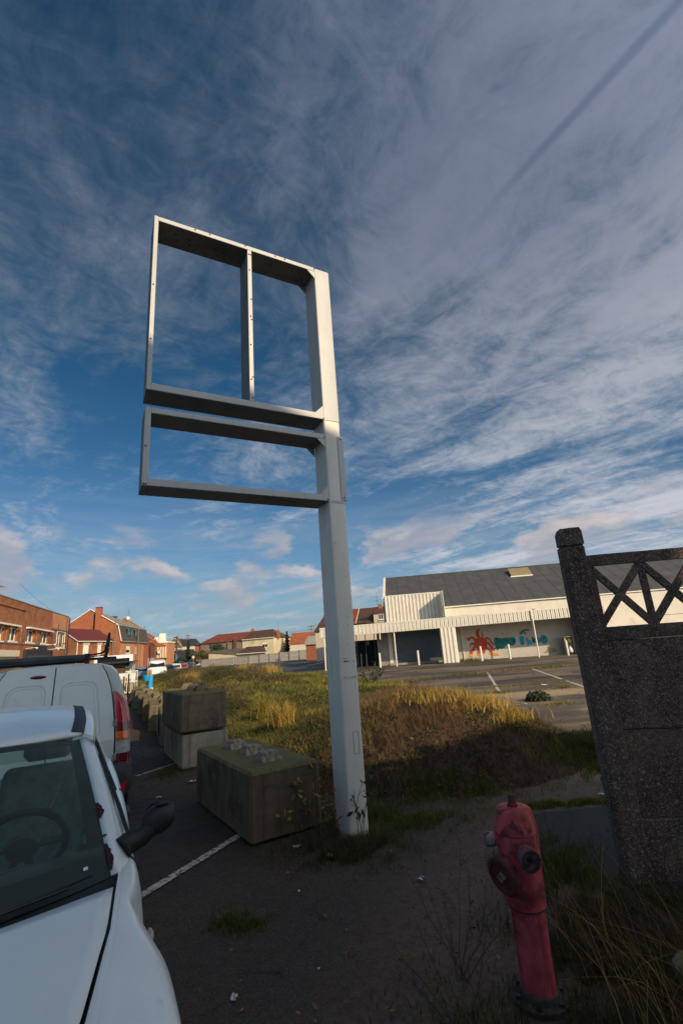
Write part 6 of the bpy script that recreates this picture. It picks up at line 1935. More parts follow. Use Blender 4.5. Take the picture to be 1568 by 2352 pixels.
stroke(t, 'flame_foot', ORY, [(9.62, .42), (9.6, .3)], (.34, .3), -.034)
word = [(10.76, 1.4), (10.88, 1.5), (11.07, 1.55), (11.08, 1.44), (11.27, 1.47), (11.47, 1.4), (11.63, 1.46), (11.86, 1.41), (12.06, 1.47), (12.29, 1.45), (12.38, 1.31), (12.34, 1.03), (12.22, 0.88), (12.01, 0.85), (11.77, 0.97), (11.7, 0.88), (11.53, 0.89), (11.44, 0.7), (11.28, 0.66), (11.1, 0.7), (10.95, 0.57), (10.88, 0.64), (10.81, 1.06)]


def ringp(cx_, cz_, rx, rz, w_, a0=0, a1=360, n_=14):
    o_ = [(cx_ + rx * math.cos(R(a0 + (a1 - a0) * i / n_)), cz_ + rz * math.sin(R(a0 + (a1 - a0) * i / n_))) for i in range(n_ + 1)]
    i_ = [(cx_ + (rx - w_) * math.cos(R(a0 + (a1 - a0) * i / n_)), cz_ + (rz - w_) * math.sin(R(a0 + (a1 - a0) * i / n_))) for i in range(n_ + 1)]
    return o_ + i_[::-1]


wall_paint('graffiti_word', 'green and blue bubble lettering sprayed right of the sun mural', 'graffiti', [('letter_blob', TEAL, word), ('letter_outline', BLUE, ringp(11.30, 1.08, 0.22, 0.30, 0.045, 20, 340)), ('letter_outline', GREEN, ringp(11.72, 1.18, 0.17, 0.20, 0.04, 10, 350)), ('letter_outline', BLUE, ringp(12.12, 1.17, 0.20, 0.24, 0.045, -150, 190)), ('letter_outline', GREEN, [(10.84, 1.38), (10.90, 1.40), (11.02, 0.70), (10.96, 0.70)]), ('tick', GREEN, [(11.36, 1.70), (11.44, 1.79), (11.53, 1.78), (11.59, 1.7), (11.52, 1.72), (11.45, 1.74)])])
wall_paint('graffiti_word', 'turquoise letters beginning with a tall I, with a leafy crown above', 'graffiti', [('letter_i', BLUE, [(12.64, 1.48), (12.70, 1.485), (12.96, 1.47), (12.965, 1.40), (12.95, 0.85), (12.90, 0.845), (12.68, 0.83), (12.67, 0.90)]),
    ('letter_h', BLUE, [(13.1, 1.37), (13.25, 1.34), (13.25, 1.14), (13.36, 1.2), (13.45, 1.11), (13.47, 0.8), (13.35, 0.81), (13.32, 0.99), (13.26, 0.98), (13.26, 0.76), (13.15, 0.76), (13.12, 1.11)]),
    ('letter_k', TEAL, [(13.51, 1.39), (13.65, 1.39), (13.67, 1.22), (13.80, 1.34), (13.92, 1.34), (13.76, 1.12), (13.88, 0.93), (13.76, 0.9), (13.66, 1.0), (13.62, 0.88), (13.53, 0.9)]),
    ('letter_o', BLUE, ringp(13.98, 1.11, 0.12, 0.20, 0.055)), ('letter_s', BLUE, ringp(14.37, 1.13, 0.27, 0.32, 0.145, 10, 370)),
    ('crown', TEAL, [(12.68, 1.58), (12.75, 1.76), (12.93, 1.9), (13.2, 1.96), (13.43, 1.92), (13.49, 1.78), (13.36, 1.87), (13.22, 1.84), (13.05, 1.8), (12.92, 1.70), (12.84, 1.59)]),
    ('crown', TEAL, [(12.96, 1.70), (13.08, 1.60), (13.24, 1.60), (13.12, 1.66), (13.22, 1.80), (13.08, 1.70), (13.02, 1.78)])])
wall_paint('wall_stain', 'brownish sketched stain low on the wall beside the cabinet', 'stain', [('stain', plain('brown_stain', (0.36, 0.26, 0.13), 0.9, var=0.4, sc=8), [(14.1, 0.18), (14.39, 0.35), (14.67, 0.49), (15.13, 0.49), (15.13, 0.2), (14.61, 0.17)])])
# electrical cabinet and white bag
t = thing('electrical_cabinet', 'open grey electrical cabinet standing by the mural wall', 'cabinet', (0, 36.1, 0), -math.atan(0.12))
CB = plain('cabinet_beige', (0.32, 0.27, 0.21), 0.8, var=0.2)
MB().box(15.30, 15.86, 1.75, 1.79, 0.10, 1.20).box(15.26, 15.2995, 1.42, 1.79, 0.10, 1.20).box(15.8605, 15.90, 1.42, 1.79, 0.10, 1.20).box(15.26, 15.90, 1.40, 1.80, 1.2005, 1.24).build('casing', CB, t)
MB().box(15.31, 15.40, 1.50, 1.70, 0.62, 1.15).box(15.55, 15.80, 1.60, 1.74, 0.8, 1.1).build('switch_gear', plain('gear_yellow', (0.45, 0.36, 0.15), 0.7), t)
t = thing('white_bag', 'crumpled white bag sitting inside the open electrical cabinet', 'bag', (15.6 * 0.993 + 1.5 * 0.119, 36.1 - 15.6 * 0.119 + 1.5 * 0.993, 0.12), 0)
o = MB().lathe([(0.13, 0), (0.17, 0.1), (0.14, 0.28), (0.06, 0.38), (0.08, 0.44)], 14).build('bag_body', WPAINT, t, smooth=True)
for v in o.data.vertices: v.co += mnoise.noise_vector(v.co * 12) * 0.03

# ------------------------------------------------------------------ houses
BRICK_A = brick_mat('warm_brick', (0.40, 0.145, 0.050), (0.28, 0.092, 0.034), (0.27, 0.16, 0.09))
BRICK_C = brick_mat('red_brick', (0.41, 0.120, 0.042), (0.33, 0.088, 0.032), (0.30, 0.16, 0.09), var=0.15)
BRICK_D = brick_mat('dark_brick', (0.18, 0.055, 0.035), (0.12, 0.040, 0.028), (0.18, 0.13, 0.10))
BRICK_P = brick_mat('orange_brick', (0.62, 0.27, 0.11), (0.52, 0.20, 0.085), (0.42, 0.30, 0.20), var=0.18)
STONEW = plain('window_white', (0.78, 0.72, 0.60), 0.6, var=0.04)
CURT = plain('curtain', (0.40, 0.36, 0.30), 0.9, var=0.25, sc=7)
LINTEL = plain('cream_lintel', (0.62, 0.54, 0.40), 0.8, var=0.1)


def tile_mat(name, c1, c2, row=0.30, colw=0.22, flecks=None):
    mt, q = new_mat(name)
    oc = q.n('ShaderNodeTexCoord').outputs['Object']
    s = q.sep(oc)
    v = q.comb(q.math('ADD', s[0], q.math('MULTIPLY', s[1], 0.01)), q.math('ADD', s[1], s[2]), 0.0)
    b = q.n('ShaderNodeTexBrick')
    q.nt.links.new(v, b.inputs['Vector'])
    b.inputs['Color1'].default_value = (*c1, 1); b.inputs['Color2'].default_value = (*c2, 1); b.inputs['Mortar'].default_value = (*c3(c2, 0.45), 1)
    b.inputs['Scale'].default_value = 1.0; b.inputs['Brick Width'].default_value = colw; b.inputs['Row Height'].default_value = row; b.inputs['Mortar Size'].default_value = 0.02
    n = q.noise(oc, 1.3, 6, 0.65)
    col = q.mix(1.0, b.outputs['Color'], q.mix(q.ramp(n, 0.3, 0.7), (0.68,) * 3, (1.25,) * 3), 'MULTIPLY')
    if flecks:
        f = q.noise(oc, 5.0, 6, 0.75, 0.6)
        col = q.mix(q.ramp(f, 0.48, 0.58), col, flecks)
    return finish(mt, q, col, 0.85, 0, b.outputs['Fac'], 0.6, 0.02)


RED_TILE = tile_mat('red_clay_tiles', (0.26, 0.060, 0.032), (0.19, 0.045, 0.025))
ORANGE_TILE = tile_mat('orange_clay_tiles', (0.44, 0.12, 0.045), (0.34, 0.09, 0.035))
BROWN_TILE = tile_mat('brown_tiles', (0.11, 0.050, 0.032), (0.085, 0.038, 0.026))
SLATE = tile_mat('dark_slates', (0.045, 0.047, 0.052), (0.032, 0.033, 0.037))
MOSSY = tile_mat('mossy_old_tiles', (0.20, 0.16, 0.115), (0.13, 0.105, 0.08), flecks=(0.52, 0.45, 0.30))
MAROON = plain('maroon_roof_sheet', (0.115, 0.022, 0.022), 0.6, var=0.12, sc=2)


def window(par, x, z, w, h, y=0.0, shutter=0.0, frame=STONEW, sill=True, lintel=None, cross=True, deep=0.10, pane_m=None, nm='window'):
    """window set in a wall whose outer face is y; outer side is -y"""
    f = MB(); d = deep
    b_ = 0.055
    f.box(x, x + b_, y + d - 0.05, y + d, z, z + h).box(x + w - b_, x + w, y + d - 0.05, y + d, z, z + h).box(x + b_, x + w - b_, y + d - 0.05, y + d, z, z + b_).box(x + b_, x + w - b_, y + d - 0.05, y + d, z + h - b_, z + h)
    if cross: f.box(x + w / 2 - 0.03, x + w / 2 + 0.03, y + d - 0.052, y + d - 0.002, z + b_, z + h - b_)
    fo = f.build(nm, frame, par)
    MB().box(x + 0.01, x + w - 0.01, y + d - 0.022, y + d - 0.012, z + 0.01, z + h - 0.01).build('pane', pane_m or DARKGLASS, fo)
    if shutter > 0: MB().box(x + b_ * .6, x + w - b_ * .6, y + d - 0.075, y + d - 0.053, z + h * (1 - shutter), z + h - 0.02).build('roller_blind', STONEW, fo)
    if sill: MB().box(x - 0.05, x + w + 0.05, y - 0.05, y + d, z - 0.08, z - 0.001).build('sill', frame, fo)
    if lintel: MB().box(x - 0.12, x + w + 0.12, y - 0.02, y + d, z + h + 0.001, z + h + lintel).build('lintel', LINTEL, fo)
    return fo


def antenna(par, x, y, z, h=1.4, n_=5, nm='antenna'):
    m_ = MB().tube([(x, y, z), (x, y, z + h)], 0.02, 5)
    for k in range(n_):
        zz = z + h * (0.5 + 0.5 * k / max(1, n_ - 1)); L = 0.34 - 0.03 * k
        m_.tube([(x - L, y - L * .4, zz), (x + L, y + L * .4, zz)], 0.012, 4)
    m_.build(nm, DARKMET, par)


def gable_roof(par, x0, x1, y0, y1, ze, zr, mt_, over=0.25, axis='x', nm='roof', hip0=0.0, hip1=0.0, th=0.12):
    """ridge runs along axis; eaves at ze, ridge at zr"""
    mb = MB()
    if axis == 'x':
        ym = (y0 + y1) / 2
        a = [(x0 - over, y0 - over, ze), (x1 + over, y0 - over, ze), (x1 + over - hip1, ym, zr), (x0 - over + hip0, ym, zr), (x0 - over, y1 + over, ze), (x1 + over, y1 + over, ze)]
    else:
        xm = (x0 + x1) / 2
        a = [(x0 - over, y1 + over, ze), (x0 - over, y0 - over, ze), (xm, y0 - over + hip0, zr), (xm, y1 + over - hip1, zr), (x1 + over, y1 + over, ze), (x1 + over, y0 - over, ze)]
    top = a + [(p[0], p[1], p[2] - th) for p in a]
    fs = [(0, 1, 2, 3), (3, 2, 5, 4), (6, 7, 8, 9), (9, 8, 11, 10), (0, 1, 7, 6), (4, 5, 11, 10)]
    if hip0 or axis == 'x': fs += [(0, 3, 4), (6, 9, 10), ]
    if hip1 or axis == 'x': fs += [(1, 2, 5), (7, 8, 11)]
    fs += [(0, 3, 9, 6), (3, 4, 10, 9), (1, 2, 8, 7), (2, 5, 11, 8)]
    if not (hip0 or hip1):
        fs = [f for f in fs if len(f) != 3]
    return mb.add(top, fs).build(nm, mt_, par)


def house_a():
    # long brick building: street face along azimuth -17.7, seen from its right end
    t = thing('brick_building', 'long two storey brick building with flat parapet at the left edge', 'building', (-36.14, 62.28, 0), R(17.7) - PI / 2 + PI)
    # local x runs back towards the camera (to the left in view) : x = distance from the far corner, y = into the building
    return t


def build_house_a():
    # origin at far street corner; local +x points towards the camera along the facade, local +y points into the building
    d = Vector((math.sin(R(-17.7)), math.cos(R(-17.7)), 0))           # away from the camera
    ex = -d
    # facade seen from the road on its right: the inside lies to the left of travel direction
    t = thing('brick_building', 'long two storey brick building with flat parapet at the left edge', 'building', (-36.14, 62.28, -0.6))
    t.rotation_euler = (0, 0, math.atan2(ex.y, ex.x))
    # with x pointing to the camera, +y is to the left of x (= towards the road); flip by using negative y for inside
    Z = 0.6
    S = lambda a: -a          # 'along' values were measured as negative towards the camera
    holes = []
    wins = [(13.70, 16.20, 4.10 + Z, 5.30 + Z), (8.70, 11.30, 4.10 + Z, 5.30 + Z), (18.8, 20.9, 4.08 + Z, 5.30 + Z), (1.50, 5.15, 3.78 + Z, 5.60 + Z), (22.2, 24.0, 4.05 + Z, 5.30 + Z), (26.5, 29.0, 4.05 + Z, 5.30 + Z)]
    tmp = MB()
    # the wall face: plane y=0 with reveals going to negative y; build in helper (y + depth) then mirror
    wall_holes(tmp, 0.0, 34.0, 0.0, 7.62 + Z, 0.0, wins, 0.28)
    tmp.v = [(x, -y, z) for x, y, z in tmp.v]
    tmp.quad((0, 0, 0), (0, -9, 0), (0, -9, 7.6 + Z), (0, 0, 7.6 + Z))
    tmp.quad((0, 0, 7.62 + Z), (34, 0, 7.62 + Z), (34, -9, 7.5 + Z), (0, -9, 7.5 + Z))
    tmp.quad((0, -9, 0), (34, -9, 0), (34, -9, 7.6 + Z), (0, -9, 7.6 + Z)); tmp.quad((34, 0, 0), (34, -9, 0), (34, -9, 7.6 + Z), (34, 0, 7.6 + Z))
    tmp.build('wall', BRICK_A, t)
    MB().box(17.2, 34.0, 0.001, 0.10, 6.95 + Z, 7.615 + Z).build('parapet_band', BRICK_A, t)
    MB().box(0.02, 7.5, 0.001, 0.02, 5.9 + Z, 7.615 + Z).build('newer_brickwork', BRICK_P, t)
    MB().box(-0.06, 17.19, -0.3, 0.05, 7.63 + Z, 7.72 + Z).box(17.2, 34.05, -0.3, 0.13, 7.63 + Z, 7.70 + Z).build('coping', plain('mossy_coping', (0.17, 0.15, 0.08), 0.9), t)
    for i, (a, b, c, d_) in enumerate(wins):
        w2 = b - a
        parts = [(a, w2)] if i == 3 or w2 < 1.0 else [(a, w2)]
        f = MB(); h = d_ - c
        for x0, ww in parts:
            for k in range(3):
                xx = x0 + (ww - 0.14) * k / 2
                f.box(xx, xx + 0.14, -0.24, -0.16, c, d_)
            f.box(x0 + .14, x0 + ww - .14, -0.24, -0.161, c, c + 0.10); f.box(x0 + .14, x0 + ww - .14, -0.24, -0.161, d_ - 0.10, d_)
        fo = f.build('window', STONEW, t)
        MB().box(a + .02, b - .02, -0.215, -0.205, c + .02, d_ - .02).build('pane', DARKGLASS, fo)
        MB().box(a + w2 * .30, a + w2 * .48, -0.235, -0.218, c + .1, d_ - .1).box(a + w2 * .72, a + w2 * .86, -0.235, -0.218, c + .1, d_ - .1).build('curtain', CURT, fo)
        MB().box(a - 0.10, b + 0.10, -0.1, 0.09, c - 0.13, c - 0.001).build('sill', STONEW, fo)
        if i == 3:
            MB().box(a - 0.14, a - 0.001, -0.1, 0.05, c, d_).box(b + 0.001, b + 0.14, -0.1, 0.05, c, d_).box(a - 0.14, b + 0.14, -0.1, 0.05, d_ + 0.001, d_ + 0.16).build('window_surround', STONEW, fo)
    # concrete canopies over window groups, string course
    for a, b, z in ((7.8, 16.5, 5.50), (18.9, 34, 5.48)):
        MB().box(a, b, 0.001, 0.34, z + Z - 0.14, z + Z).build('window_canopy', STONEW, t)
        for k in range(int((b - a) / 1.8)):
            MB().box(a + 0.5 + k * 1.8, a + 0.62 + k * 1.8, 0.001, 0.22, z + Z - 0.42, z + Z - 0.141).build('corbel', BRICK_A, t)
    for x in (12.4, 12.9, 17.6, 21.4):
        MB().box(x, x + 0.28, 0.001, 0.10, 3.99 + Z, 5.30 + Z).build('brick_pier', BRICK_A, t)
    MB().box(5.4, 34, 0.001, 0.07, 3.86 + Z, 3.98 + Z).build('string_course', plain('stone_band', (0.20, 0.16, 0.12), 0.9), t)
    # shop: dark fascia with raised middle, cream fascia, little spot lamps
    BK = plain('black_shop_front', (0.018, 0.018, 0.02), 0.6)
    sf = MB().box(7.45, 16.6, 0.001, 0.30, 0.9 + Z, 3.38 + Z).box(9.96, 13.78, 0.001, 0.32, 3.3805 + Z, 3.80 + Z).build('shop_front', BK, t)
    MB().box(7.9, 16.1, 0.3005, 0.315, 2.55 + Z, 2.85 + Z).build('grille', plain('grille_grey', (0.05, 0.05, 0.05), 0.5), sf)
    MB().box(18.4, 30.0, 0.001, 0.25, 2.75 + Z, 3.29 + Z).build('cream_fascia', LINTEL, t)
    MB().box(18.6, 29.8, 0.02, 0.10, 0.2 + Z, 2.74 + Z).build('shop_window', DARKGLASS, t)
    for x, z in ((16.0, 3.5), (9.6, 3.95), (8.0, 3.5)):
        l_ = MB().tube([(x, 0.0, z + Z), (x, 0.95, z + Z + 0.05)], 0.025, 6).build('spot_lamp', STONEW, t)
        MB().lathe([(0.05, 0), (0.12, 0.10), (0.11, 0.16)], 10, (x, 0.95, z + Z - 0.12)).build('lamp_head', STONEW, l_)
    # cable run and insulators by the far corner
    cb = MB()
    for pts in ([(7.3, 0.06, 5.75 + Z), (7.3, 0.06, 0)], [(1.1, 0.06, 7.5 + Z), (1.1, 0.06, 1)], [(7.4, 0.07, 5.7 + Z), (1.1, 0.07, 5.75 + Z)], [(7.2, 0.07, 4.0 + Z), (1.2, 0.07, 4.35 + Z)], [(5.0, 0.06, 6.4 + Z), (5.0, 0.06, 5.7 + Z)]):
        cb.tube(pts, 0.035, 5)
    cb.build('wall_cable', DARKMET, t)
    for z in (7.45, 7.0, 6.6, 6.15):
        MB().tube([(0.0, 0.02, z + Z), (-0.25, 0.15, z + Z)], 0.05, 6).build('insulator', DARKMET, t)
    MB().tube([(0.0, 0.08, 0), (0.0, 0.08, 7.5 + Z)], 0.06, 6).build('downpipe', DARKMET, t)
    m_ = MB().tube([(21.5, -1.0, 7.6 + Z), (21.5, -1.0, 9.2 + Z)], 0.03, 5)
    for dx in (-0.5, -0.25, 0.25, 0.5): m_.tube([(21.5 + dx * 1.3, -1.3, 8.8 + Z), (21.5 + dx * 1.3, -0.7, 8.8 + Z)], 0.015, 4)
    m_.tube([(20.7, -1, 8.8 + Z), (22.3, -1, 8.8 + Z)], 0.02, 4); m_.build('antenna', DARKMET, t)
    return t


build_house_a()


def at(o, az, x0, y0, z=0):
    """place a thing whose local +x runs along azimuth az"""
    o.location = (x0, y0, z); o.rotation_euler = (0, 0, PI / 2 - R(az)); return o


def house_b():
    # small house, street face runs az ~7 from (-41.4,74); inside to the left (local +y)
    t = at(thing('brick_house', 'small brick house with maroon roof between the two large brick buildings', 'house'), 7.4, -41.44, 73.96, -0.6)
    Z = 0.6
    L, Dp = 8.92, 6.5
    wins = [(1.55, 2.95, 2.6 + Z, 4.55 + Z, 1.0), (5.05, 6.05, 2.6 + Z, 4.55 + Z, 1.0), (7.0, 8.15, 2.5 + Z, 4.55 + Z, 0.66)]
    w = MB(); wall_holes(w, 0, L, 0, 5.1 + Z, 0, [x[:4] for x in wins], 0.15)
    # gable wall facing the camera
    w.add([(0, 0, 0), (0, Dp, 0), (0, Dp, 5.1 + Z), (0, 2.9, 7.05 + Z), (0, 0, 5.1 + Z)], [(0, 1, 2, 3, 4)])
    w.quad((L, 0, 0), (L, Dp, 0), (L, Dp, 5.1 + Z), (L, 0, 5.1 + Z))
    w.build('wall', BRICK_A, t)
    for a, b, c, d, s_ in wins:
        window(t, a, c, b - a, d - c, 0.0, s_, lintel=0.34, cross=s_ < 1, deep=0.14)
    r_ = MB()
    r_.add([(-0.12, -0.25, 5.12 + Z), (L + .2, -0.25, 5.12 + Z), (L + .2, 2.9, 7.2 + Z), (-0.12, 2.9, 7.2 + Z), (-0.12, Dp + .2, 5.2 + Z), (L + .2, Dp + .2, 5.2 + Z)] + [(-0.12, -0.25, 5.02 + Z), (L + .2, -0.25, 5.02 + Z), (L + .2, 2.9, 7.1 + Z), (-0.12, 2.9, 7.1 + Z)], [(0, 1, 2, 3), (3, 2, 5, 4), (0, 1, 7, 6), (0, 3, 9, 6), (1, 2, 8, 7), (6, 7, 8, 9)])
    r_.build('roof', MAROON, t)
    MB().tube([(-0.12, -0.33, 5.03 + Z), (L + .2, -0.33, 5.03 + Z)], 0.07, 6).build('gutter', STONEW, t)
    MB().tube([(0.06, -0.1, 0), (0.06, -0.1, 5.0 + Z)], 0.055, 6).build('downpipe', STONEW, t)
    MB().tube([(L - .1, -0.1, 0), (L - .1, -0.1, 5.0 + Z)], 0.045, 6).build('downpipe', STONEW, t)
    MB().tube([(-0.14, -0.25, 5.07 + Z), (-0.14, 2.9, 7.12 + Z)], 0.05, 5).build('verge', STONEW, t)
    ds = MB().tube([(0.9, 0, 2.75 + Z), (0.9, -0.5, 2.75 + Z)], 0.03, 5).build('satellite_dish', CONCG, t)
    MB().lathe([(0.02, 0.0), (0.30, 0.05), (0.46, 0.14), (0.47, 0.16), (0.28, 0.075), (0.02, 0.03)], 18, (0.9, -0.62, 2.8 + Z), Matrix.Rotation(PI / 2, 4, 'X')).build('dish', plain('dish_grey', (0.38, 0.36, 0.33), 0.6), ds, smooth=True)
    return t


house_b()


def house_c():
    """gable wall faces the camera (local x along az 80), street face turns at the right corner"""
    t = at(thing('mansard_house', 'tall red brick house with chimney, mossy tiles and slate mansard floor', 'house'), 80, -40.0, 85.0, -0.6)
    Z = 0.6
    # local x: from gable corner (0) to the left negative; y: away
    Lr = 21.0
    g_ = MB()
    pts = [(0.0, 0), (0.0, 5.05), (-0.50, 7.75), (-0.95, 8.15), (-5.17, 10.73), (-8.47, 8.45), (-9.6, 7.6), (-9.6, 0)]
    front = [(x, 0.0, z + Z if z else 0) for x, z in pts]
    back = [(x - 0.0, Lr, z + Z if z else 0) for x, z in pts]
    g_.add(front, [tuple(range(len(front)))]); g_.add(back, [tuple(range(len(back)))])
    g_.quad((-9.6, 0, 0), (-9.6, Lr, 0), (-9.6, Lr, 7.6 + Z), (-9.6, 0, 7.6 + Z))
    # street face (plane x=0), windows cut
    wins = [(3.9, 6.8, 3.05, 4.37, .55), (10.2, 11.3, 3.05, 4.33, 1.0)]
    sf = MB(); wall_holes(sf, 0.0, Lr, 0.0, 5.05 + Z, 0.0, [(a, b, c + Z, d + Z) for a, b, c, d, _ in wins], 0.15)
    g_.build('wall', BRICK_C, t)
    st = bpy.data.objects.new('street_wall', None)
    sf.v = [(-y, x, z) for x, y, z in sf.v]
    so_ = sf.build('street_wall', BRICK_P, t)
    for a, b, c, d, s_ in wins:
        w_ = MB(); fw_ = 0.10
        x = -0.10
        w_.box(x - .04, x, a, a + fw_, c + Z, d + Z).box(x - .04, x, b - fw_, b, c + Z, d + Z).box(x - .04, x, a + fw_, b - fw_, c + Z, c + Z + .1).box(x - .04, x, a + fw_, b - fw_, d + Z - .1, d + Z)
        fo = w_.build('window', STONEW, so_)
        MB().box(x - .03, x - .02, a, b, c + Z, d + Z).build('pane', DARKGLASS, fo)
        if s_: MB().box(x - .015, x + .01, a + .1, b - .1, d + Z - (d - c) * s_, d + Z - .02).build('roller_blind', STONEW, fo)
        MB().box(-.1, .06, a - .1, b + .1, c + Z - .15, c + Z - .001).build('sill', STONEW, fo)
    MB().box(0.001, 0.10, 14.0, 14.3, 0, 5.0 + Z).box(0.001, 0.05, 17.0, Lr, 0, 5.0 + Z).build('brick_pier', BRICK_C, t)
    # mansard slates over the street face
    MB().add([(0.18, -0.05, 5.10 + Z), (0.18, Lr, 5.10 + Z), (-0.48, Lr, 7.80 + Z), (-0.48, -0.05, 7.80 + Z), (0.05, -0.05, 5.0 + Z), (-0.6, -0.05, 7.7 + Z)], [(0, 1, 2, 3), (0, 3, 5, 4)]).build('mansard', SLATE2, t)
    # upper mossy slope: from knee to ridge, and back slope; ridge drops along its length as the hip comes in
    MB().add([(-0.40, -0.10, 7.80 + Z), (-0.40, Lr, 7.80 + Z), (-4.3, Lr - 2.5, 9.9 + Z), (-5.17, -0.10, 10.80 + Z), (-9.8, -0.1, 7.6 + Z), (-9.8, Lr, 7.6 + Z)], [(0, 1, 2, 3), (3, 2, 5, 4), (1, 5, 2)]).build('roof', MOSSY, t)
    for a, b in (((-0.95, 8.2), (-5.17, 10.8)), ((-5.17, 10.8), (-9.8, 7.62)), ((-0.44, 7.82), (0.20, 5.1)), ((-0.95, 8.2), (-0.44, 7.82))):
        MB().tube([(a[0], -0.14, a[1] + Z), (b[0], -0.14, b[1] + Z)], 0.085, 6).build('verge', STONEW, t)
    MB().tube([(0.26, -0.1, 5.05 + Z), (0.26, Lr, 5.05 + Z)], 0.08, 6).build('gutter', CONCG, t)
    # dormer windows set in the slates
    for y0, y1 in ((4.4, 6.9), (9.8, 11.6)):
        d_ = MB().box(0.02, 0.16, y0, y0 + .14, 6.2 + Z, 7.4 + Z).box(0.02, 0.16, y1 - .14, y1, 6.2 + Z, 7.4 + Z).box(-0.30, 0.16, y0, y1, 7.4005 + Z, 7.52 + Z).build('dormer_window', plain('teal_frame', (0.05, 0.16, 0.15), 0.6), t)
        MB().box(-0.25, 0.03, y0 + .141, y1 - .141, 6.2 + Z, 7.399 + Z).build('pane', DARKGLASS, d_)
    # dark strip painting the shade beside the chimney, and chimney on the gable
    MB().box(-4.62, -4.20, -0.02, -0.001, 5.5 + Z, 9.9 + Z).build('shadow_strip', plain('chimney_shade', (0.035, 0.018, 0.015), 0.95), t)
    ch = MB().bbox(-4.18, -3.30, -0.55, 0.35, 5.3 + Z, 10.95 + Z, 0.02).build('chimney', BRICK_C, t, fix=True)
    MB().bbox(-4.24, -3.24, -0.61, 0.41, 10.951 + Z, 11.12 + Z, 0.02).build('chimney_cap', BRICK_D, ch, fix=True)
    antenna(t, -3.4, 17.5, 9.6 + Z, 2.6, 5)
    dd_ = MB().tube([(-3.4, 17.4, 9.9 + Z), (-3.3, 16.9, 10.2 + Z)], 0.04, 5).build('satellite_dish', CONCG, t)
    MB().lathe([(0.02, 0.0), (0.30, 0.05), (0.44, 0.13), (0.02, 0.04)], 18, (-3.3, 16.7, 10.2 + Z), Matrix.Rotation(PI / 2, 4, 'X')).build('dish', STONEW, dd_, smooth=True)
    MB().box(-4.9, -3.9, 11.0, 11.6, 10.1 + Z, 10.35 + Z).build('roof_vent', DARKMET, t)
    return t


SLATE2 = tile_mat('weathered_slates', (0.105, 0.092, 0.075), (0.075, 0.066, 0.056), row=0.18, colw=0.25)
house_c()


def house_d():
    t = at(thing('clock_house', 'brick house with orange tiles and a round clock on its pale street face', 'house'), 80, -41.0, 109.8, -0.65)
    Z = .65
    g_ = MB()
    pts = [(-9.5, 0), (-9.5, 5.0), (-5.9, 7.55), (-2.3, 5.3), (-2.3, 0)]
    g_.add([(x, 0, z + (Z if z else 0)) for x, z in pts], [(0, 1, 2, 3, 4)]).build('wall', BRICK_D, t)
    MB().box(-2.299, 0.0, 0.0, 9.0, 0, 5.0 + Z).build('street_bay', BRICK_P, t)
    MB().add([(-2.1, -.2, 5.25 + Z), (-2.1, 9, 5.25 + Z), (-5.9, 9, 7.7 + Z), (-5.9, -.2, 7.7 + Z), (-9.8, -.2, 4.9 + Z), (-9.8, 9, 4.9 + Z)], [(0, 1, 2, 3), (3, 2, 5, 4)]).build('roof', ORANGE_TILE, t)
    MB().prism([(-5.0, 7.25), (-0.2, 5.0), (-2.3, 5.05), (-5.3, 6.9)], 'y', -.25, -.05).build('verge', ORANGE_TILE, t)
    MB().bbox(-2.5, 0.15, -0.2, 9, 5.001 + Z, 5.35 + Z, .04).build('cornice', STONEW, t, fix=True)
    ch = MB().bbox(-2.2, -0.9, 2.0, 3.4, 5.36 + Z, 7.2 + Z, .04).build('chimney', STONEW, t, fix=True)
    MB().bbox(-3.3, -2.25, 2.2, 3.4, 5.36 + Z, 6.4 + Z, .04).build('chimney', STONEW, t, fix=True)
    for x in (-2.05, -1.45, -0.95, -0.45):
        MB().box(x, x + .18, -.05, -.001, 1.9 + Z, 4.2 + Z).build('window_strip', STONEW, t)
    ck = MB().lathe([(0.44, 0), (0.46, 0.06), (0.40, 0.10)], 24, (-1.62, -0.45, 3.15 + Z), Matrix.Rotation(PI / 2, 4, 'X')).build('clock', DARKMET, t)
    MB().lathe([(0.37, 0.101), (0.37, 0.115)], 24, (-1.62, -0.45, 3.15 + Z), Matrix.Rotation(PI / 2, 4, 'X')).build('clock_face', STONEW, ck)
    MB().box(-1.64, -1.60, -0.575, -0.57, 3.12 + Z, 3.42 + Z).box(-1.64, -1.40, -0.575, -0.57, 3.12 + Z, 3.16 + Z).build('clock_hands', DARKMET, ck)
    MB().box(-2.2, -0.1, -0.3, -.051, 1.3 + Z, 1.75 + Z).build('shop_awning', DARKMET, t)
    MB().box(-2.2, -0.1, -0.2, -.001, 0.2 + Z, 1.25 + Z).build('shop_window', CONCG, t)
    MB().box(-5.6, -2.5, -0.12, -.001, 0, 1.95 + Z).build('plinth', CONCG, t)
    antenna(t, -5.7, 3, 7.5 + Z, 1.6, 4)
    # houses further down the same terrace side
    return t


house_d()


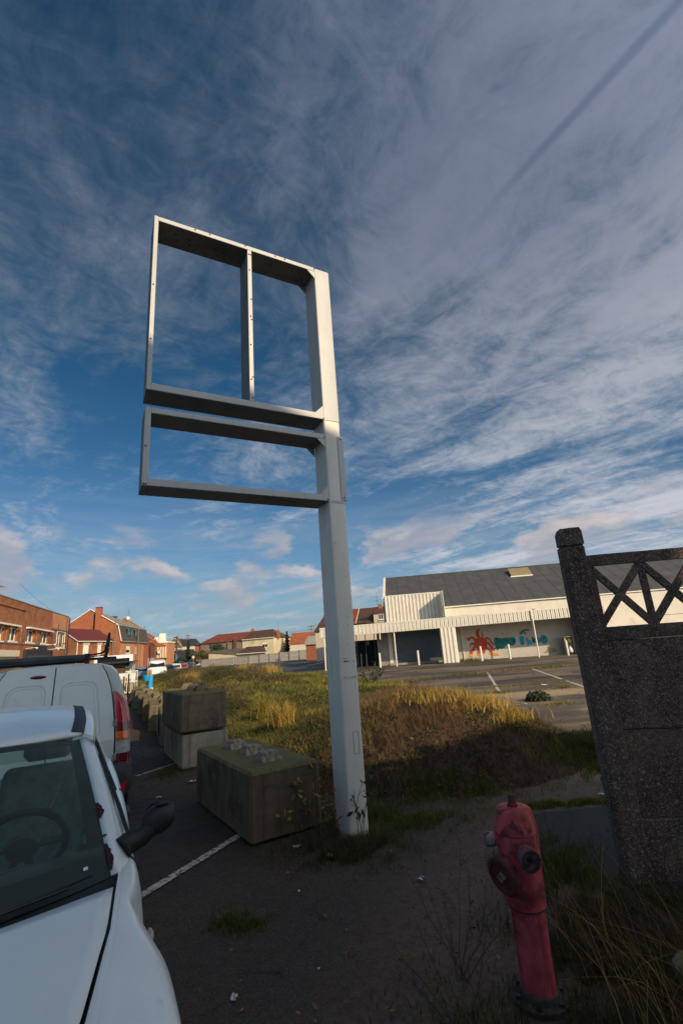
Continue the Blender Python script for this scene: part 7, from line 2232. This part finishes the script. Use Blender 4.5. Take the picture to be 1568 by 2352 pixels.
def house_e():
    t = thing('slate_house', 'brown gabled house with dark slate roof and cream band at the road end', 'house', (-54.0, 150.0, -0.65))
    Z = .65; k = 150 / 140
    MB().prism([(-2.2, 0), (-2.2, 5.7 + Z), (0.2, 7.4 + Z), (2.4, 4.9 + Z), (2.4, 0)], 'y', 0, 7).build('gable_wing', plain('brown_render', (0.17, 0.115, 0.075), 0.9, var=.2), t)
    MB().box(2.401, 6.3, 0.4, 7, 0, 4.8 + Z).build('wall', BRICK_C, t)
    MB().box(2.41, 6.32, 0.36, 0.399, 3.85 + Z, 4.8 + Z).box(2.41, 2.56, 0.37, 0.399, 2 + Z, 3.84 + Z).box(4.3, 4.6, 0.37, 0.399, 1.5 + Z, 3.84 + Z).box(6.15, 6.32, 0.37, 0.399, 2 + Z, 3.84 + Z).build('cream_band', LINTEL, t)
    MB().add([(2.3, 0.1, 4.8 + Z), (6.6, 0.1, 4.8 + Z), (5.6, 3.6, 6.95 + Z), (0.2, 3.6, 7.1 + Z), (6.6, 7, 4.8 + Z), (0.6, 7, 4.8 + Z)], [(0, 1, 2, 3), (1, 4, 2), (3, 2, 4, 5)]).build('roof', SLATE, t)
    for a, b in (((-2.3, 5.6), (0.2, 7.45)), ((0.2, 7.45), (2.5, 4.8))):
        MB().tube([(a[0], -.1, a[1] + Z), (b[0], -.1, b[1] + Z)], .1, 5).build('verge', LINTEL, t)
    MB().bbox(-0.45, 0.65, 0.5, 1.5, 7.0 + Z, 7.75 + Z, .03).build('chimney', BRICK_D, t, fix=True)
    for x in (-0.55, 0.25): window(t, x, 5.3 + Z, .55, .9, -0.12, 0, deep=.12, cross=False)
    MB().box(-2.2, 2.35, -.06, -.001, 4.0 + Z, 4.35 + Z).box(-0.6, .9, -.08, -.061, 3.55 + Z, 3.85 + Z).build('signboard', LINTEL, t)
    return t


house_e()
# dark-roofed shed in front of it
t = thing('shed', 'low cream shed with a wide dark pitched roof before the slate-roofed house', 'shed', (-45.5, 128, -0.65))
MB().box(-1.0, 5.6, 0, 5, 0, 2.0).build('wall', LINTEL, t)
MB().add([(-2.0, -.3, 1.9), (6.2, -.3, 1.75), (3.4, 3, 4.05), (-2.0, 3, 4.05), (-2, 6, 2), (6, 6, 2)], [(0, 1, 2, 3), (3, 2, 5, 4), (1, 5, 2)]).build('roof', SLATE, t)
for x in (1.2, 4.2): window(t, x, 0.8, .9, .8, 0.0, 0, deep=.02, sill=False)
t = thing('blue_banner', 'thin blue flag banner by the cream shed', 'banner', (-42.0, 118, -0.65))
MB().tube([(0, 0, 0), (0.1, 0, 3.1), (-0.6, 0, 3.6)], .04, 5).build('mast', CONCG, t)
MB().prism([(0.12, 0.9), (0.5, 0.9), (0.55, 2.0), (0.4, 2.9), (0.12, 3.0)], 'y', -.01, .01).build('cloth', plain('banner_blue', (0.03, 0.18, 0.42), 0.7), t)


def house_f():
    """long cream house with red roof: local x along az 97"""
    t = at(thing('cream_house', 'long cream rendered house with red and brown tiled roof and brick chimneys', 'house'), 97, -23.4, 151.8, -0.65)
    # scale 1.9 about the camera from measurements at Y=80 ; local x from the house's mid line (s*1.9)
    K = 1.9; Z = .65
    s = lambda v: v * K + 0.4
    h = lambda z: 1.7 + (z - 1.7) * K + Z
    Cc = plain('cream_wall', (0.56, 0.47, 0.30), 0.9, var=.1, sc=.6, dirt=(.36, .29, .19), dsc=.5)
    Gc = plain('brown_grey_render', (0.20, 0.155, 0.115), 0.9, var=.2, sc=.8)
    D_ = 11
    xm, x0, x1, x2 = s(-5.64), s(-12.9), s(-0.31), s(1.05)
    wl = MB(); wall_holes(wl, x0, xm, 0, h(3.62), 0.0, [(s(-9.97), s(-9.4), h(2.38), h(3.13))], .2); wl.build('rear_wing_wall', Gc, t)
    wl = MB(); wall_holes(wl, xm, x1, 0, h(3.78), -0.25, [(s(-2.28), s(-1.43), h(2.32), h(3.08))], .2); wl.quad((xm, -.25, 0), (xm, 0, 0), (xm, 0, h(3.78)), (xm, -.25, h(3.78)))
    wl.quad((x1, -.25, 0), (x2, D_, 0), (x2, D_, h(3.78)), (x1, -.25, h(3.78))); wl.build('wall', Cc, t)
    window(t, s(-9.97), h(2.38), s(-9.4) - s(-9.97), h(3.13) - h(2.38), 0, 0, deep=.12)
    window(t, s(-2.28), h(2.32), s(-1.43) - s(-2.28), h(3.08) - h(2.32), -.25, .4, deep=.12)
    MB().add([(x0 - .4, -.5, h(3.55)), (xm, -.5, h(3.68)), (s(-4.86), 5.5, h(5.1)), (s(-11.1), 5.5, h(5.0)), (x0 - .4, D_, h(3.5)), (xm, D_, h(3.6))], [(0, 1, 2, 3), (0, 3, 4), (3, 2, 5, 4)]).build('roof', RED_TILE, t)
    MB().add([(xm, -.7, h(3.72)), (x1 + .3, -.7, h(3.80)), (s(-1.3), 5.5, h(5.22)), (s(-4.86), 5.5, h(5.12)), (x2 + .4, D_, h(3.7)), (xm, D_, h(3.7))], [(0, 1, 2, 3), (1, 4, 2), (3, 2, 4, 5)]).build('front_roof', BROWN_TILE, t)
    MB().tube([(xm, -.72, h(3.70)), (x1 + .3, -.72, h(3.78))], .10, 6).build('gutter', STONEW, t)
    for (a, z0, z1, w_, y_, mt_) in ((-6.85, 2.2, 4.1, .9, -.2, BRICK_D), (-8.0, 2.2, 3.5, .5, -.2, Gc), (-4.85, 4.9, 5.45, 1.1, 5.5, BRICK_C), (0.15, 3.6, 4.85, 1.0, 2.0, BRICK_C)):
        c_ = MB().bbox(s(a) - w_ / 2, s(a) + w_ / 2, y_ - .4, y_ + .4, h(z0), h(z1), .03).build('chimney', mt_, t, fix=True)
        MB().lathe([(.16, 0), (.13, .45)], 8, (s(a), y_, h(z1))).build('chimney_pot', BRICK_C, c_)
    antenna(t, s(0.15), 2.2, h(4.9), 2.6, 4)
    return t


house_f()
# cream lean-to in front of it
t = at(thing('cream_outbuilding', 'low cream outbuilding with a mono-pitch roof in front of the long cream house', 'outbuilding'), 97, -28.5, 112.0, -0.65)
MB().prism([(-4.0, 0), (-4.0, 2.85), (2.6, 2.05), (2.6, 0)], 'y', 0, .2).build('wall', MATS['cream_wall'], t)
MB().box(2.601, 9.2, 0.4, 5, 0, 2.0).build('side_wall', MATS['cream_wall'], t)
MB().add([(-4.3, -.3, 2.95), (2.7, -.3, 2.12), (9.6, -.1, 2.12), (7.0, 7, 3.3), (-3.0, 7, 3.4)], [(0, 1, 4), (1, 2, 3, 4)]).build('roof', plain('mossy_felt', (0.095, 0.085, 0.055), 0.9, var=.2), t)
MB().add([(2.7, -.3, 2.2), (9.7, -.1, 2.2), (7.4, 4, 3.6), (3.6, 4, 3.6)], [(0, 1, 2, 3)]).build('tile_strip', BROWN_TILE, t)
MB().tube([(2.7, -.35, 2.1), (9.7, -.15, 2.1)], .08, 5).build('gutter', STONEW, t)
# precast panel wall closing the lot
def panel_wall():
    t = thing('panel_wall', 'long grey precast concrete panel wall at the back of the car park', 'wall', (0, 0, 0))
    PG = plain('grey_precast', (0.20, 0.185, 0.165), 0.9, var=.15, sc=2)
    PD = plain('dark_precast_post', (0.09, 0.08, 0.075), 0.9)
    pts = [(-31.5, 103.5), (-27.5, 104.5), (-22.0, 105.5), (-14.0, 110.5), (-7.5, 114.0)]
    path = []
    for a, b in zip(pts, pts[1:]):
        L = math.dist(a, b); n_ = round(L / 2.65)
        path += [(a[0] + (b[0] - a[0]) * k / n_, a[1] + (b[1] - a[1]) * k / n_) for k in range(n_)]
    path.append(pts[-1])
    pm = po = None
    for i, (a, b) in enumerate(zip(path, path[1:])):
        ang = math.atan2(b[1] - a[1], b[0] - a[0]); L = math.dist(a, b)
        top = interp([(-31.5, 1.52), (-22, 1.62), (-14, 1.95), (-7.5, 2.2)], a[0])[0]
        g0 = gz(*a)
        for k in range(2):
            if pm is None:
                pm = MB().box(0.07, 0.93, -.03, .03, 0.01, 0.99).build('panel', PG, t); o = pm
            else:
                o = dup_part(pm, t)
            o.location = (a[0], a[1], g0 + k * top / 2); o.rotation_euler = (0, 0, ang); o.scale = (L, 1, top / 2)
        if po is None:
            po = MB().box(-.09, .09, -.09, .09, 0, 1).build('post', PD, t); o = po
        else: o = dup_part(po, t)
        o.location = (a[0], a[1], g0); o.rotation_euler = (0, 0, ang); o.scale = (1, 1, top + .06)
    return t


panel_wall()
# red-roofed houses to the right of the cream house
def small_house(lab, x, y, az, L, Dp, ze, zr, wall_m, roof_m, zb=-0.65, chim=None, wins=(), name='house', hip=0):
    t = at(thing(name, lab, 'house'), az, x, y, zb)
    w = MB(); ym = Dp / 2
    w.quad((0, 0, 0), (L, 0, 0), (L, 0, ze), (0, 0, ze)); w.quad((0, Dp, 0), (L, Dp, 0), (L, Dp, ze), (0, Dp, ze))
    for x_ in (0, L): w.add([(x_, 0, 0), (x_, Dp, 0), (x_, Dp, ze), (x_, ym, zr - .1 if not hip else ze), (x_, 0, ze)], [(0, 1, 2, 3, 4)])
    w.build('wall', wall_m, t)
    gable_roof(t, 0, L, 0, Dp, ze, zr, roof_m, .3, 'x', hip0=hip, hip1=hip)
    if chim:
        for c_ in chim: MB().bbox(c_[0] - .4, c_[0] + .4, ym - .35, ym + .35, zr - .6, zr + c_[1], .03).build('chimney', BRICK_C, t, fix=True)
    for a, z, ww, hh in wins: window(t, a, z, ww, hh, -0.10, 0, deep=.10)
    return t


small_house('low orange-tiled house just right of the cream house', -18.5, 150, 97, 9.0, 8, 3.9, 7.2, LINTEL, ORANGE_TILE)
small_house('orange-tiled roof behind the panel wall left of the brick shed', -13.8, 152, 97, 8.5, 8, 3.6, 6.2, LINTEL, ORANGE_TILE, chim=[(1.5, .6)])
small_house('bare brick house with a grey sloping roof left of the canopy', -8.4, 92, 100, 5.2, 6, 2.9, 4.4, BRICK_C, CONCG, zb=-.5)
small_house('brick and render annex under the left end of the canopy', -4.6, 74, 96, 4.4, 4, 2.6, 3.6, plain('breeze_block', (0.25, 0.20, 0.15), .9, var=.2), CONCG, zb=-.3)
# house with brown roof and rooflight behind the left end of the canopy
t = at(thing('brown_roof_house', 'white house with steep brown roof and rooflight left of the sign pole', 'house'), 94, -4.95, 70.0, -0.2)
MB().prism([(0, 0), (0, 4.1), (6.5, 4.1), (6.5, 0)], 'y', 0, 6).build('wall', plain('pale_render', (0.55, 0.47, 0.36), .9), t)
MB().add([(-.2, -.3, 4.1), (6.8, -.3, 4.1), (6.0, 3, 6.35), (0.95, 3, 6.3), (-.2, 6.3, 4.1), (6.8, 6.3, 4.1)], [(0, 1, 2, 3), (0, 3, 4), (1, 2, 5), (3, 2, 5, 4)]).build('roof', BROWN_TILE, t)
MB().add([(1.35, .72, 4.98), (2.15, .72, 4.98), (2.15, 1.35, 5.42), (1.35, 1.35, 5.42)], [(0, 1, 2, 3)]).build('rooflight', DARKGLASS, t)
MB().bbox(1.0, 1.6, 2.7, 3.3, 6.1, 6.55, .02).build('chimney', BRICK_C, t, fix=True)
antenna(t, 1.3, 3, 6.6, .9, 3)
# brown roof with red strip and dormer behind the sign pole and canopy
t = at(thing('dormer_house', 'house with brown and red tiled roof and a small dormer behind the canopy', 'house'), 94, -0.9, 60.2, 0)
MB().box(0, 6.4, 0, 6, 0, 4.0).build('wall', MATS['pale_render'], t)
MB().add([(1.70, -.3, 4.15), (6.5, -.3, 4.15), (6.3, 3, 6.25), (2.12, 3, 6.20)], [(0, 1, 2, 3)]).build('roof', BROWN_TILE, t)
MB().add([(-.3, -.3, 4.15), (1.66, -.3, 4.15), (2.08, 3, 6.20), (-.3, 3, 6.20)], [(0, 1, 2, 3)]).build('red_roof', RED_TILE, t)
MB().tube([(1.68, -.32, 4.2), (2.10, 3, 6.25)], .05, 5).build('verge', LINTEL, t)
MB().add([(-.3, 6.3, 4.1), (6.4, 6.3, 4.1), (6.3, 3, 6.2), (-.3, 3, 6.2)], [(0, 1, 2, 3)]).build('rear_roof', BROWN_TILE, t)
d_ = MB().box(3.95, 5.3, -.35, 2.0, 4.1, 5.2).build('dormer', MATS['pale_render'], t)
MB().add([(3.85, -.5, 5.2), (5.4, -.5, 5.2), (5.4, 2.2, 5.75), (4.2, 2.2, 5.75)], [(0, 1, 2, 3)]).build('dormer_roof', MAROON, d_)
window(t, 4.55, 4.45, .6, .7, -.45, 0, deep=.09)
MB().bbox(4.55, 5.1, 2.6, 3.4, 5.9, 6.55, .02).build('chimney', BRICK_C, t, fix=True)
MB().box(2.3, 3.2, .30, .32, 4.3, 4.9).build('dark_opening', DARKMET, t)
antenna(t, 4.5, 3, 6.5, 1.1, 2)

# house behind the photographer that keeps the foreground in shade: gambrel roof, ridge running away from the scene
t = thing('gambrel_house', 'brick house with a slate gambrel roof behind the viewpoint, shading the foreground', 'house')
ax_, ay_ = Vector((0.731, 0.682)), Vector((-0.682, 0.731))
t.location = (ay_.x * -9.0, ay_.y * -9.0, 0); t.rotation_euler = (0, 0, math.atan2(ax_.y, ax_.x))
prof = [(-11.0, 7.3), (-6.4, 10.05), (-1.0, 12.70), (4.44, 10.05)]
MB().prism([(-10.8, 0)] + [(p_[0], p_[1] - .12) for p_ in prof] + [(4.43, 0)], 'y', -9.0, 0.0).build('wall', BRICK_A, t)
rf = MB()
for (a, b) in zip(prof, prof[1:]):
    rf.add([(a[0], .06, a[1]), (b[0], .06, b[1]), (b[0], -9.1, b[1]), (a[0], -9.1, a[1]), (a[0], .06, a[1] - .11), (b[0], .06, b[1] - .11), (b[0], -9.1, b[1] - .11), (a[0], -9.1, a[1] - .11)], [(0, 1, 2, 3), (4, 5, 6, 7), (0, 1, 5, 4), (2, 3, 7, 6)])
rf.build('roof', SLATE, t)
wg = MB().prism([(4.431, 0), (4.431, 7.02), (6.5, 7.00), (8.3, 6.1), (8.3, 0)], 'y', -7.0, 0.0).build('side_wing', BRICK_A, t)
MB().prism([(4.432, 7.025), (6.5, 7.005), (8.4, 6.06), (8.4, 6.16), (6.5, 7.10), (4.432, 7.12)], 'y', -7.1, 0.06).build('wing_roof', SLATE, wg)
for x_ in (-5.2, -1.5, 2.4):
    for z_ in (0.9, 3.9):
        f_ = MB().box(x_, x_ + 1.1, .001, .05, z_, z_ + 1.4).build('window', STONEW, t)
        MB().box(x_ + .08, x_ + 1.02, .0505, .056, z_ + .08, z_ + 1.32).build('pane', DARKGLASS, f_)
MB().box(5.0, 6.0, .061, .10, 0, 2.2).build('door', plain('green_door', (0.04, 0.10, 0.06), .5), t)

# ------------------------------------------------------------------ poles, wires, antennas, trees
def utility_pole(lab, x, y, h, arms=1, r_=.13, group=None, mt_=None):
    t = thing('utility_pole', lab, 'utility pole', (x, y, gz(x, y)), R(20))
    MB().tube([(0, 0, 0), (0, 0, h)], r_, 8, True, r_ * .7).build('shaft', mt_ or plain('weathered_pole', (0.16, 0.12, 0.085), .9), t)
    for k in range(arms):
        z = h - .3 - .6 * k
        a_ = MB().box(-.7, .7, -.05, .05, z - .05, z + .05).build('crossarm', DARKMET, t)
        for xx in (-.6, -.25, .25, .6): MB().lathe([(.035, 0), (.05, .08), (.03, .14)], 8, (xx, 0, z + .051)).build('insulator', CONCG, a_)
    return t


utility_pole('tall wooden pole in front of the mansard house gable', -39.6, 82.0, 8.7, 0, .15)
utility_pole('wooden pole at the right end of the mansard house', -41.2, 95.0, 8.1, 0, .15)
utility_pole('wooden pole in front of the clock house', -42.6, 107.0, 6.6, 0, .13)
utility_pole('pole with crossarms above the end of the road', -39.8, 120.0, 7.6, 2, .13)
utility_pole('far pole left of the cream house', -50.5, 200.0, 9.0, 2, .16)
utility_pole('pole with insulators right of the dark conifer', -7.8, 100.0, 6.9, 2, .12)
utility_pole('pole with lamp right behind the cream house roof', -9.5, 130.0, 6.0, 1, .12)
t = thing('street_sign', 'round red and white road sign at the far end of the bank', 'road sign', (-24.3, 76.0, gz(-24.3, 76.0)))
MB().tube([(0, 0, 0), (0, 0, 2.0)], .035, 6).build('post', CONCG, t)
MB().lathe([(.25, 0), (.26, .02), (.24, .03)], 20, (0, -.03, 2.2), Matrix.Rotation(PI / 2, 4, 'X')).build('disc', plain('faded_sign_red', (0.42, 0.13, 0.12), .7), t)
MB().lathe([(.17, .031), (.17, .034)], 20, (0, -.03, 2.2), Matrix.Rotation(PI / 2, 4, 'X')).build('disc_centre', STONEW, t)


def wire(a, b, sag, lab, r_=.012):
    pts = []
    for i in range(13):
        k = i / 12
        p = Vector(a).lerp(Vector(b), k); p.z -= sag * 4 * k * (1 - k); pts.append(p)
    o = MB().tube(pts, r_, 4).build('overhead_wire', DARKMET)
    tag(o, lab, 'wire', 'overhead wires along the street')


Wp = [(-39.6, 82.0, 8.4), (-41.2, 95.0, 7.4), (-42.6, 107.0, 5.9), (-39.8, 120.0, 6.6)]
for i, (a, b) in enumerate(zip(Wp, Wp[1:])):
    for k, dz in enumerate((0, -.45)):
        wire((a[0], a[1], a[2] + dz), (b[0], b[1], b[2] + dz), .25, ('upper' if k == 0 else 'lower') + ' wire ' + ['in front of the mansard house', 'between the mansard house and the clock house', 'between the clock house and the road end'][i])
wire((-29.8, 43.0, 9.2), (-36.0, 61.5, 7.3), .3, 'wire rising to the roof antenna of the long brick building')
wire((-28.0, 30.0, 8.6), (-36.0, 61.5, 7.0), .5, 'long wire crossing the brick parapet')
for k in range(4):
    wire((-7.8, 100.0, 6.0 - .5 * (k % 2) - .1 * k), (-19.0, 150.0, 7.6 - .5 * k), .3, ['topmost', 'second', 'third', 'lowest'][k] + ' of the wires between the crossarm pole and the cream house', .018)
for k in range(3):
    wire((-7.8, 100.0, 6.0 - .5 * k), (-1.0, 66.0, 6.2 - .5 * k), .3, ['top', 'middle', 'bottom'][k] + ' wire running from the crossarm pole towards the sign pole', .012)
for k in range(2):
    wire((-39.8, 120.0, 6.7 - .5 * k), (-50.5, 200.0, 8.0 - .5 * k), .8, ['upper', 'lower'][k] + ' wire towards the far pole beside the cream house', .02)


def tree(name, lab, x, y, h, w, n_, size, mat, trunk_h=.25, shape='round', z0=None, cat='tree'):
    z0 = gz(x, y) if z0 is None else z0
    t = thing(name, lab, cat, (x, y, z0))
    tr = MB().tube([(0, 0, -.1), (0.02 * h, 0, h * .5), (0, 0, h * .92)], [w * .07 + .03, w * .045 + .02, .02], 7)
    cl = []
    rr = random.Random(int(abs(x * 10)))
    for k in range(14):
        zz = h * rr.uniform(trunk_h, .92); a = rr.uniform(0, 2 * PI); L = w * .5 * rr.uniform(.5, 1) * (1 - zz / h * (.9 if shape == 'cone' else .3))
        e = (L * math.cos(a), L * math.sin(a), zz + L * .35); tr.tube([(0, 0, zz - .1), e], .03 * w * .4 + .01, 5, False, .008); cl.append(e)
    tr.build('trunk', plain('tree_bark', (0.06, 0.045, 0.033), .95), t)
    if n_:
        if shape == 'cone':
            z = rng.uniform(trunk_h, 1, n_) ** .9
            r_ = (1 - (z - trunk_h) / (1 - trunk_h)) ** .75 * w / 2 * (0.72 + .35 * np.sin(z * 60 + 3 * rng.uniform(0, 1, n_)))
            a = rng.uniform(0, 2 * PI, n_); rr_ = r_ * rng.uniform(.2, 1, n_) ** .5
            P_ = np.stack([rr_ * np.cos(a), rr_ * np.sin(a), z * h], 1)
        else:
            cs = np.array([[rr.uniform(-.32, .32) * w, rr.uniform(-.32, .32) * w, h * rr.uniform(trunk_h + .12, .88)] for _ in range(13)])
            i_ = rng.integers(0, 13, n_)
            d = rng.normal(size=(n_, 3)); d /= np.linalg.norm(d, axis=1, keepdims=True)
            P_ = cs[i_] + d * (rng.uniform(0, 1, n_) ** .4)[:, None] * np.array([w * .22, w * .22, h * .15])
        leaves('crown', P_, size, mat, kind=None, parent=t, up=.9)
    return t


CON = ramp_mat('conifer_needles', [(0.0, (0.008, 0.016, 0.008)), (1.0, (0.035, 0.055, 0.022))])
OLV = ramp_mat('olive_foliage', [(0.0, (0.04, 0.05, 0.012)), (0.6, (0.12, 0.12, 0.025)), (1.0, (0.22, 0.16, 0.03))])
tree('conifer', 'tall narrow dark conifer at the end of the road', -39.2, 118.5, 6.2, 2.1, 5200, .13, CON, .02, 'cone')
tree('conifer', 'small dark conifer right of the cream house chimney', -20.0, 155.0, 7.9, 2.9, 3000, .20, CON, .1, 'cone')
tree('conifer', 'dark spruce top rising behind the brown-roofed house by the sign pole', -3.2, 78.0, 8.0, 2.6, 3000, .13, CON, .1, 'cone')
tree('round_shrub', 'dark rounded bushes under the tall conifer', -40.4, 117.0, 2.5, 3.0, 3800, .12, CON, .05)
tree('round_shrub', 'dark green shrub right of the tall conifer', -37.4, 117.0, 2.9, 3.0, 3800, .12, GLEAF, .05)
tree('small_tree', 'yellow-green autumn tree left of the cream outbuilding', -35.9, 120.0, 3.9, 3.4, 3600, .13, OLV, .1)
tree('small_tree', 'second yellow-green tree touching the cream outbuilding', -34.0, 124.0, 3.3, 3.0, 3000, .13, OLV, .1)
tree('bare_tree', 'bare branching tree behind the white chimneys of the clock house', -45.5, 128.0, 8.3, 4.5, 260, .10, BRAMBLE, .45)
tree('small_tree', 'dull dark tree behind the yellow-green trees', -40.5, 150.0, 6.0, 6.0, 2600, .2, CON, .2)

# ------------------------------------------------------------------ litter
def scrap(name, lab, x, y, s_, mt_, z=None, seed=1, cat='litter'):
    rr = random.Random(seed); z = (max(0, float(mound_z(np.array(x), np.array(y)))) + .012) if z is None else z
    rows = [[(s_ * (i / 4 - .5) * rr.uniform(.8, 1.2), s_ * .7 * (j / 3 - .5) * rr.uniform(.7, 1.2), rr.uniform(0, .30) * s_) for i in range(5)] for j in range(4)]
    o = MB().grid(rows).build(name, mt_, None)
    o.location = (x, y, z); o.rotation_euler = (0, 0, rr.uniform(0, 6)); tag(o, lab, cat)


PAP = plain('dirty_paper', (0.55, 0.53, 0.50), .9, var=.15, sc=40)
ORP = plain('orange_wrapper', (0.5, 0.16, 0.06), .7)
for i, (lab, px, py, s_, mt_) in enumerate([
    ('crumpled white paper on the bare earth between sign pole and hydrant', 0.395, 4.10, .055, PAP),
    ('small white scrap in the middle of the tarmac', -0.30, 3.17, .020, PAP),
    ('torn white packet near the hatchback bonnet', -0.72, 2.99, .042, PAP),
    ('tiny orange wrapper beside the torn white packet', -0.66, 2.90, .018, ORP),
    ('white scrap below the grass patch on the tarmac', -0.50, 4.05, .022, PAP),
    ('white slip of paper on the earth by the fence post', 2.52, 5.65, .07, PAP),
    ('crumpled foil at the corner of the big block', -0.60, 4.85, .07, plain('dull_foil', (.25, .25, .26), .4, .4)),
    ('white rag in the grass left of the sign pole foot', -0.30, 4.62, .05, PAP),
    ('white packet between the stacked blocks and the big block', -2.35, 7.35, .12, PAP),
    ('pale rag in front of the stacked blocks', -2.55, 6.7, .07, PAP),
    ('paper scrap left of the big block', -2.2, 6.2, .06, PAP),
    ('white box on the car park near the second line', 6.2, 16.6, .16, PAP),
    ('white scrap in the car park below the green bush', 4.2, 12.6, .08, PAP)]):
    scrap('litter', lab, px, py, s_, mt_, seed=i + 3)
# grit and pale stone chips strewn on the tarmac: nobody could count them
n = 1500
x = rng.uniform(-3.5, 3.0, n); y = rng.uniform(1.6, 9.0, n)
s_ = rng.uniform(.0015, .0055, n) * (0.6 + y * .08)
z = np.maximum(ground_z(x, y), mound_z(x, y)) + s_ * .6
V = np.stack([np.stack([x - s_, y, z], 1), np.stack([x, y - s_ * .7, z], 1), np.stack([x + s_ * .9, y + s_ * .2, z], 1), np.stack([x + s_ * .1, y + s_ * .8, z], 1), np.stack([x, y, z + s_ * .8], 1)], 1)
b_ = (np.arange(n) * 5)[:, None]
F = np.concatenate([b_ + np.array(f) for f in ([0, 1, 4], [1, 2, 4], [2, 3, 4], [3, 0, 4])], 0)
o = np_mesh('grit', V.reshape(-1, 3), F, plain('pale_grit', (0.23, 0.21, 0.18), .9, var=.5, sc=5))
tag(o, 'pale grit and stone chips strewn over the tarmac', 'grit')
n = 700
x = rng.uniform(-1.0, 3.0, n); y = rng.uniform(2.0, 8.0, n)
P_ = np.stack([x, y, np.maximum(ground_z(x, y), mound_z(x, y)) + .012], 1)
leaves('fallen_leaves', P_, .016, YLEAF, 'scattered small fallen leaves on the earth and grass', 'leaves', tint=rng.uniform(0, .5, n) * 1.0)
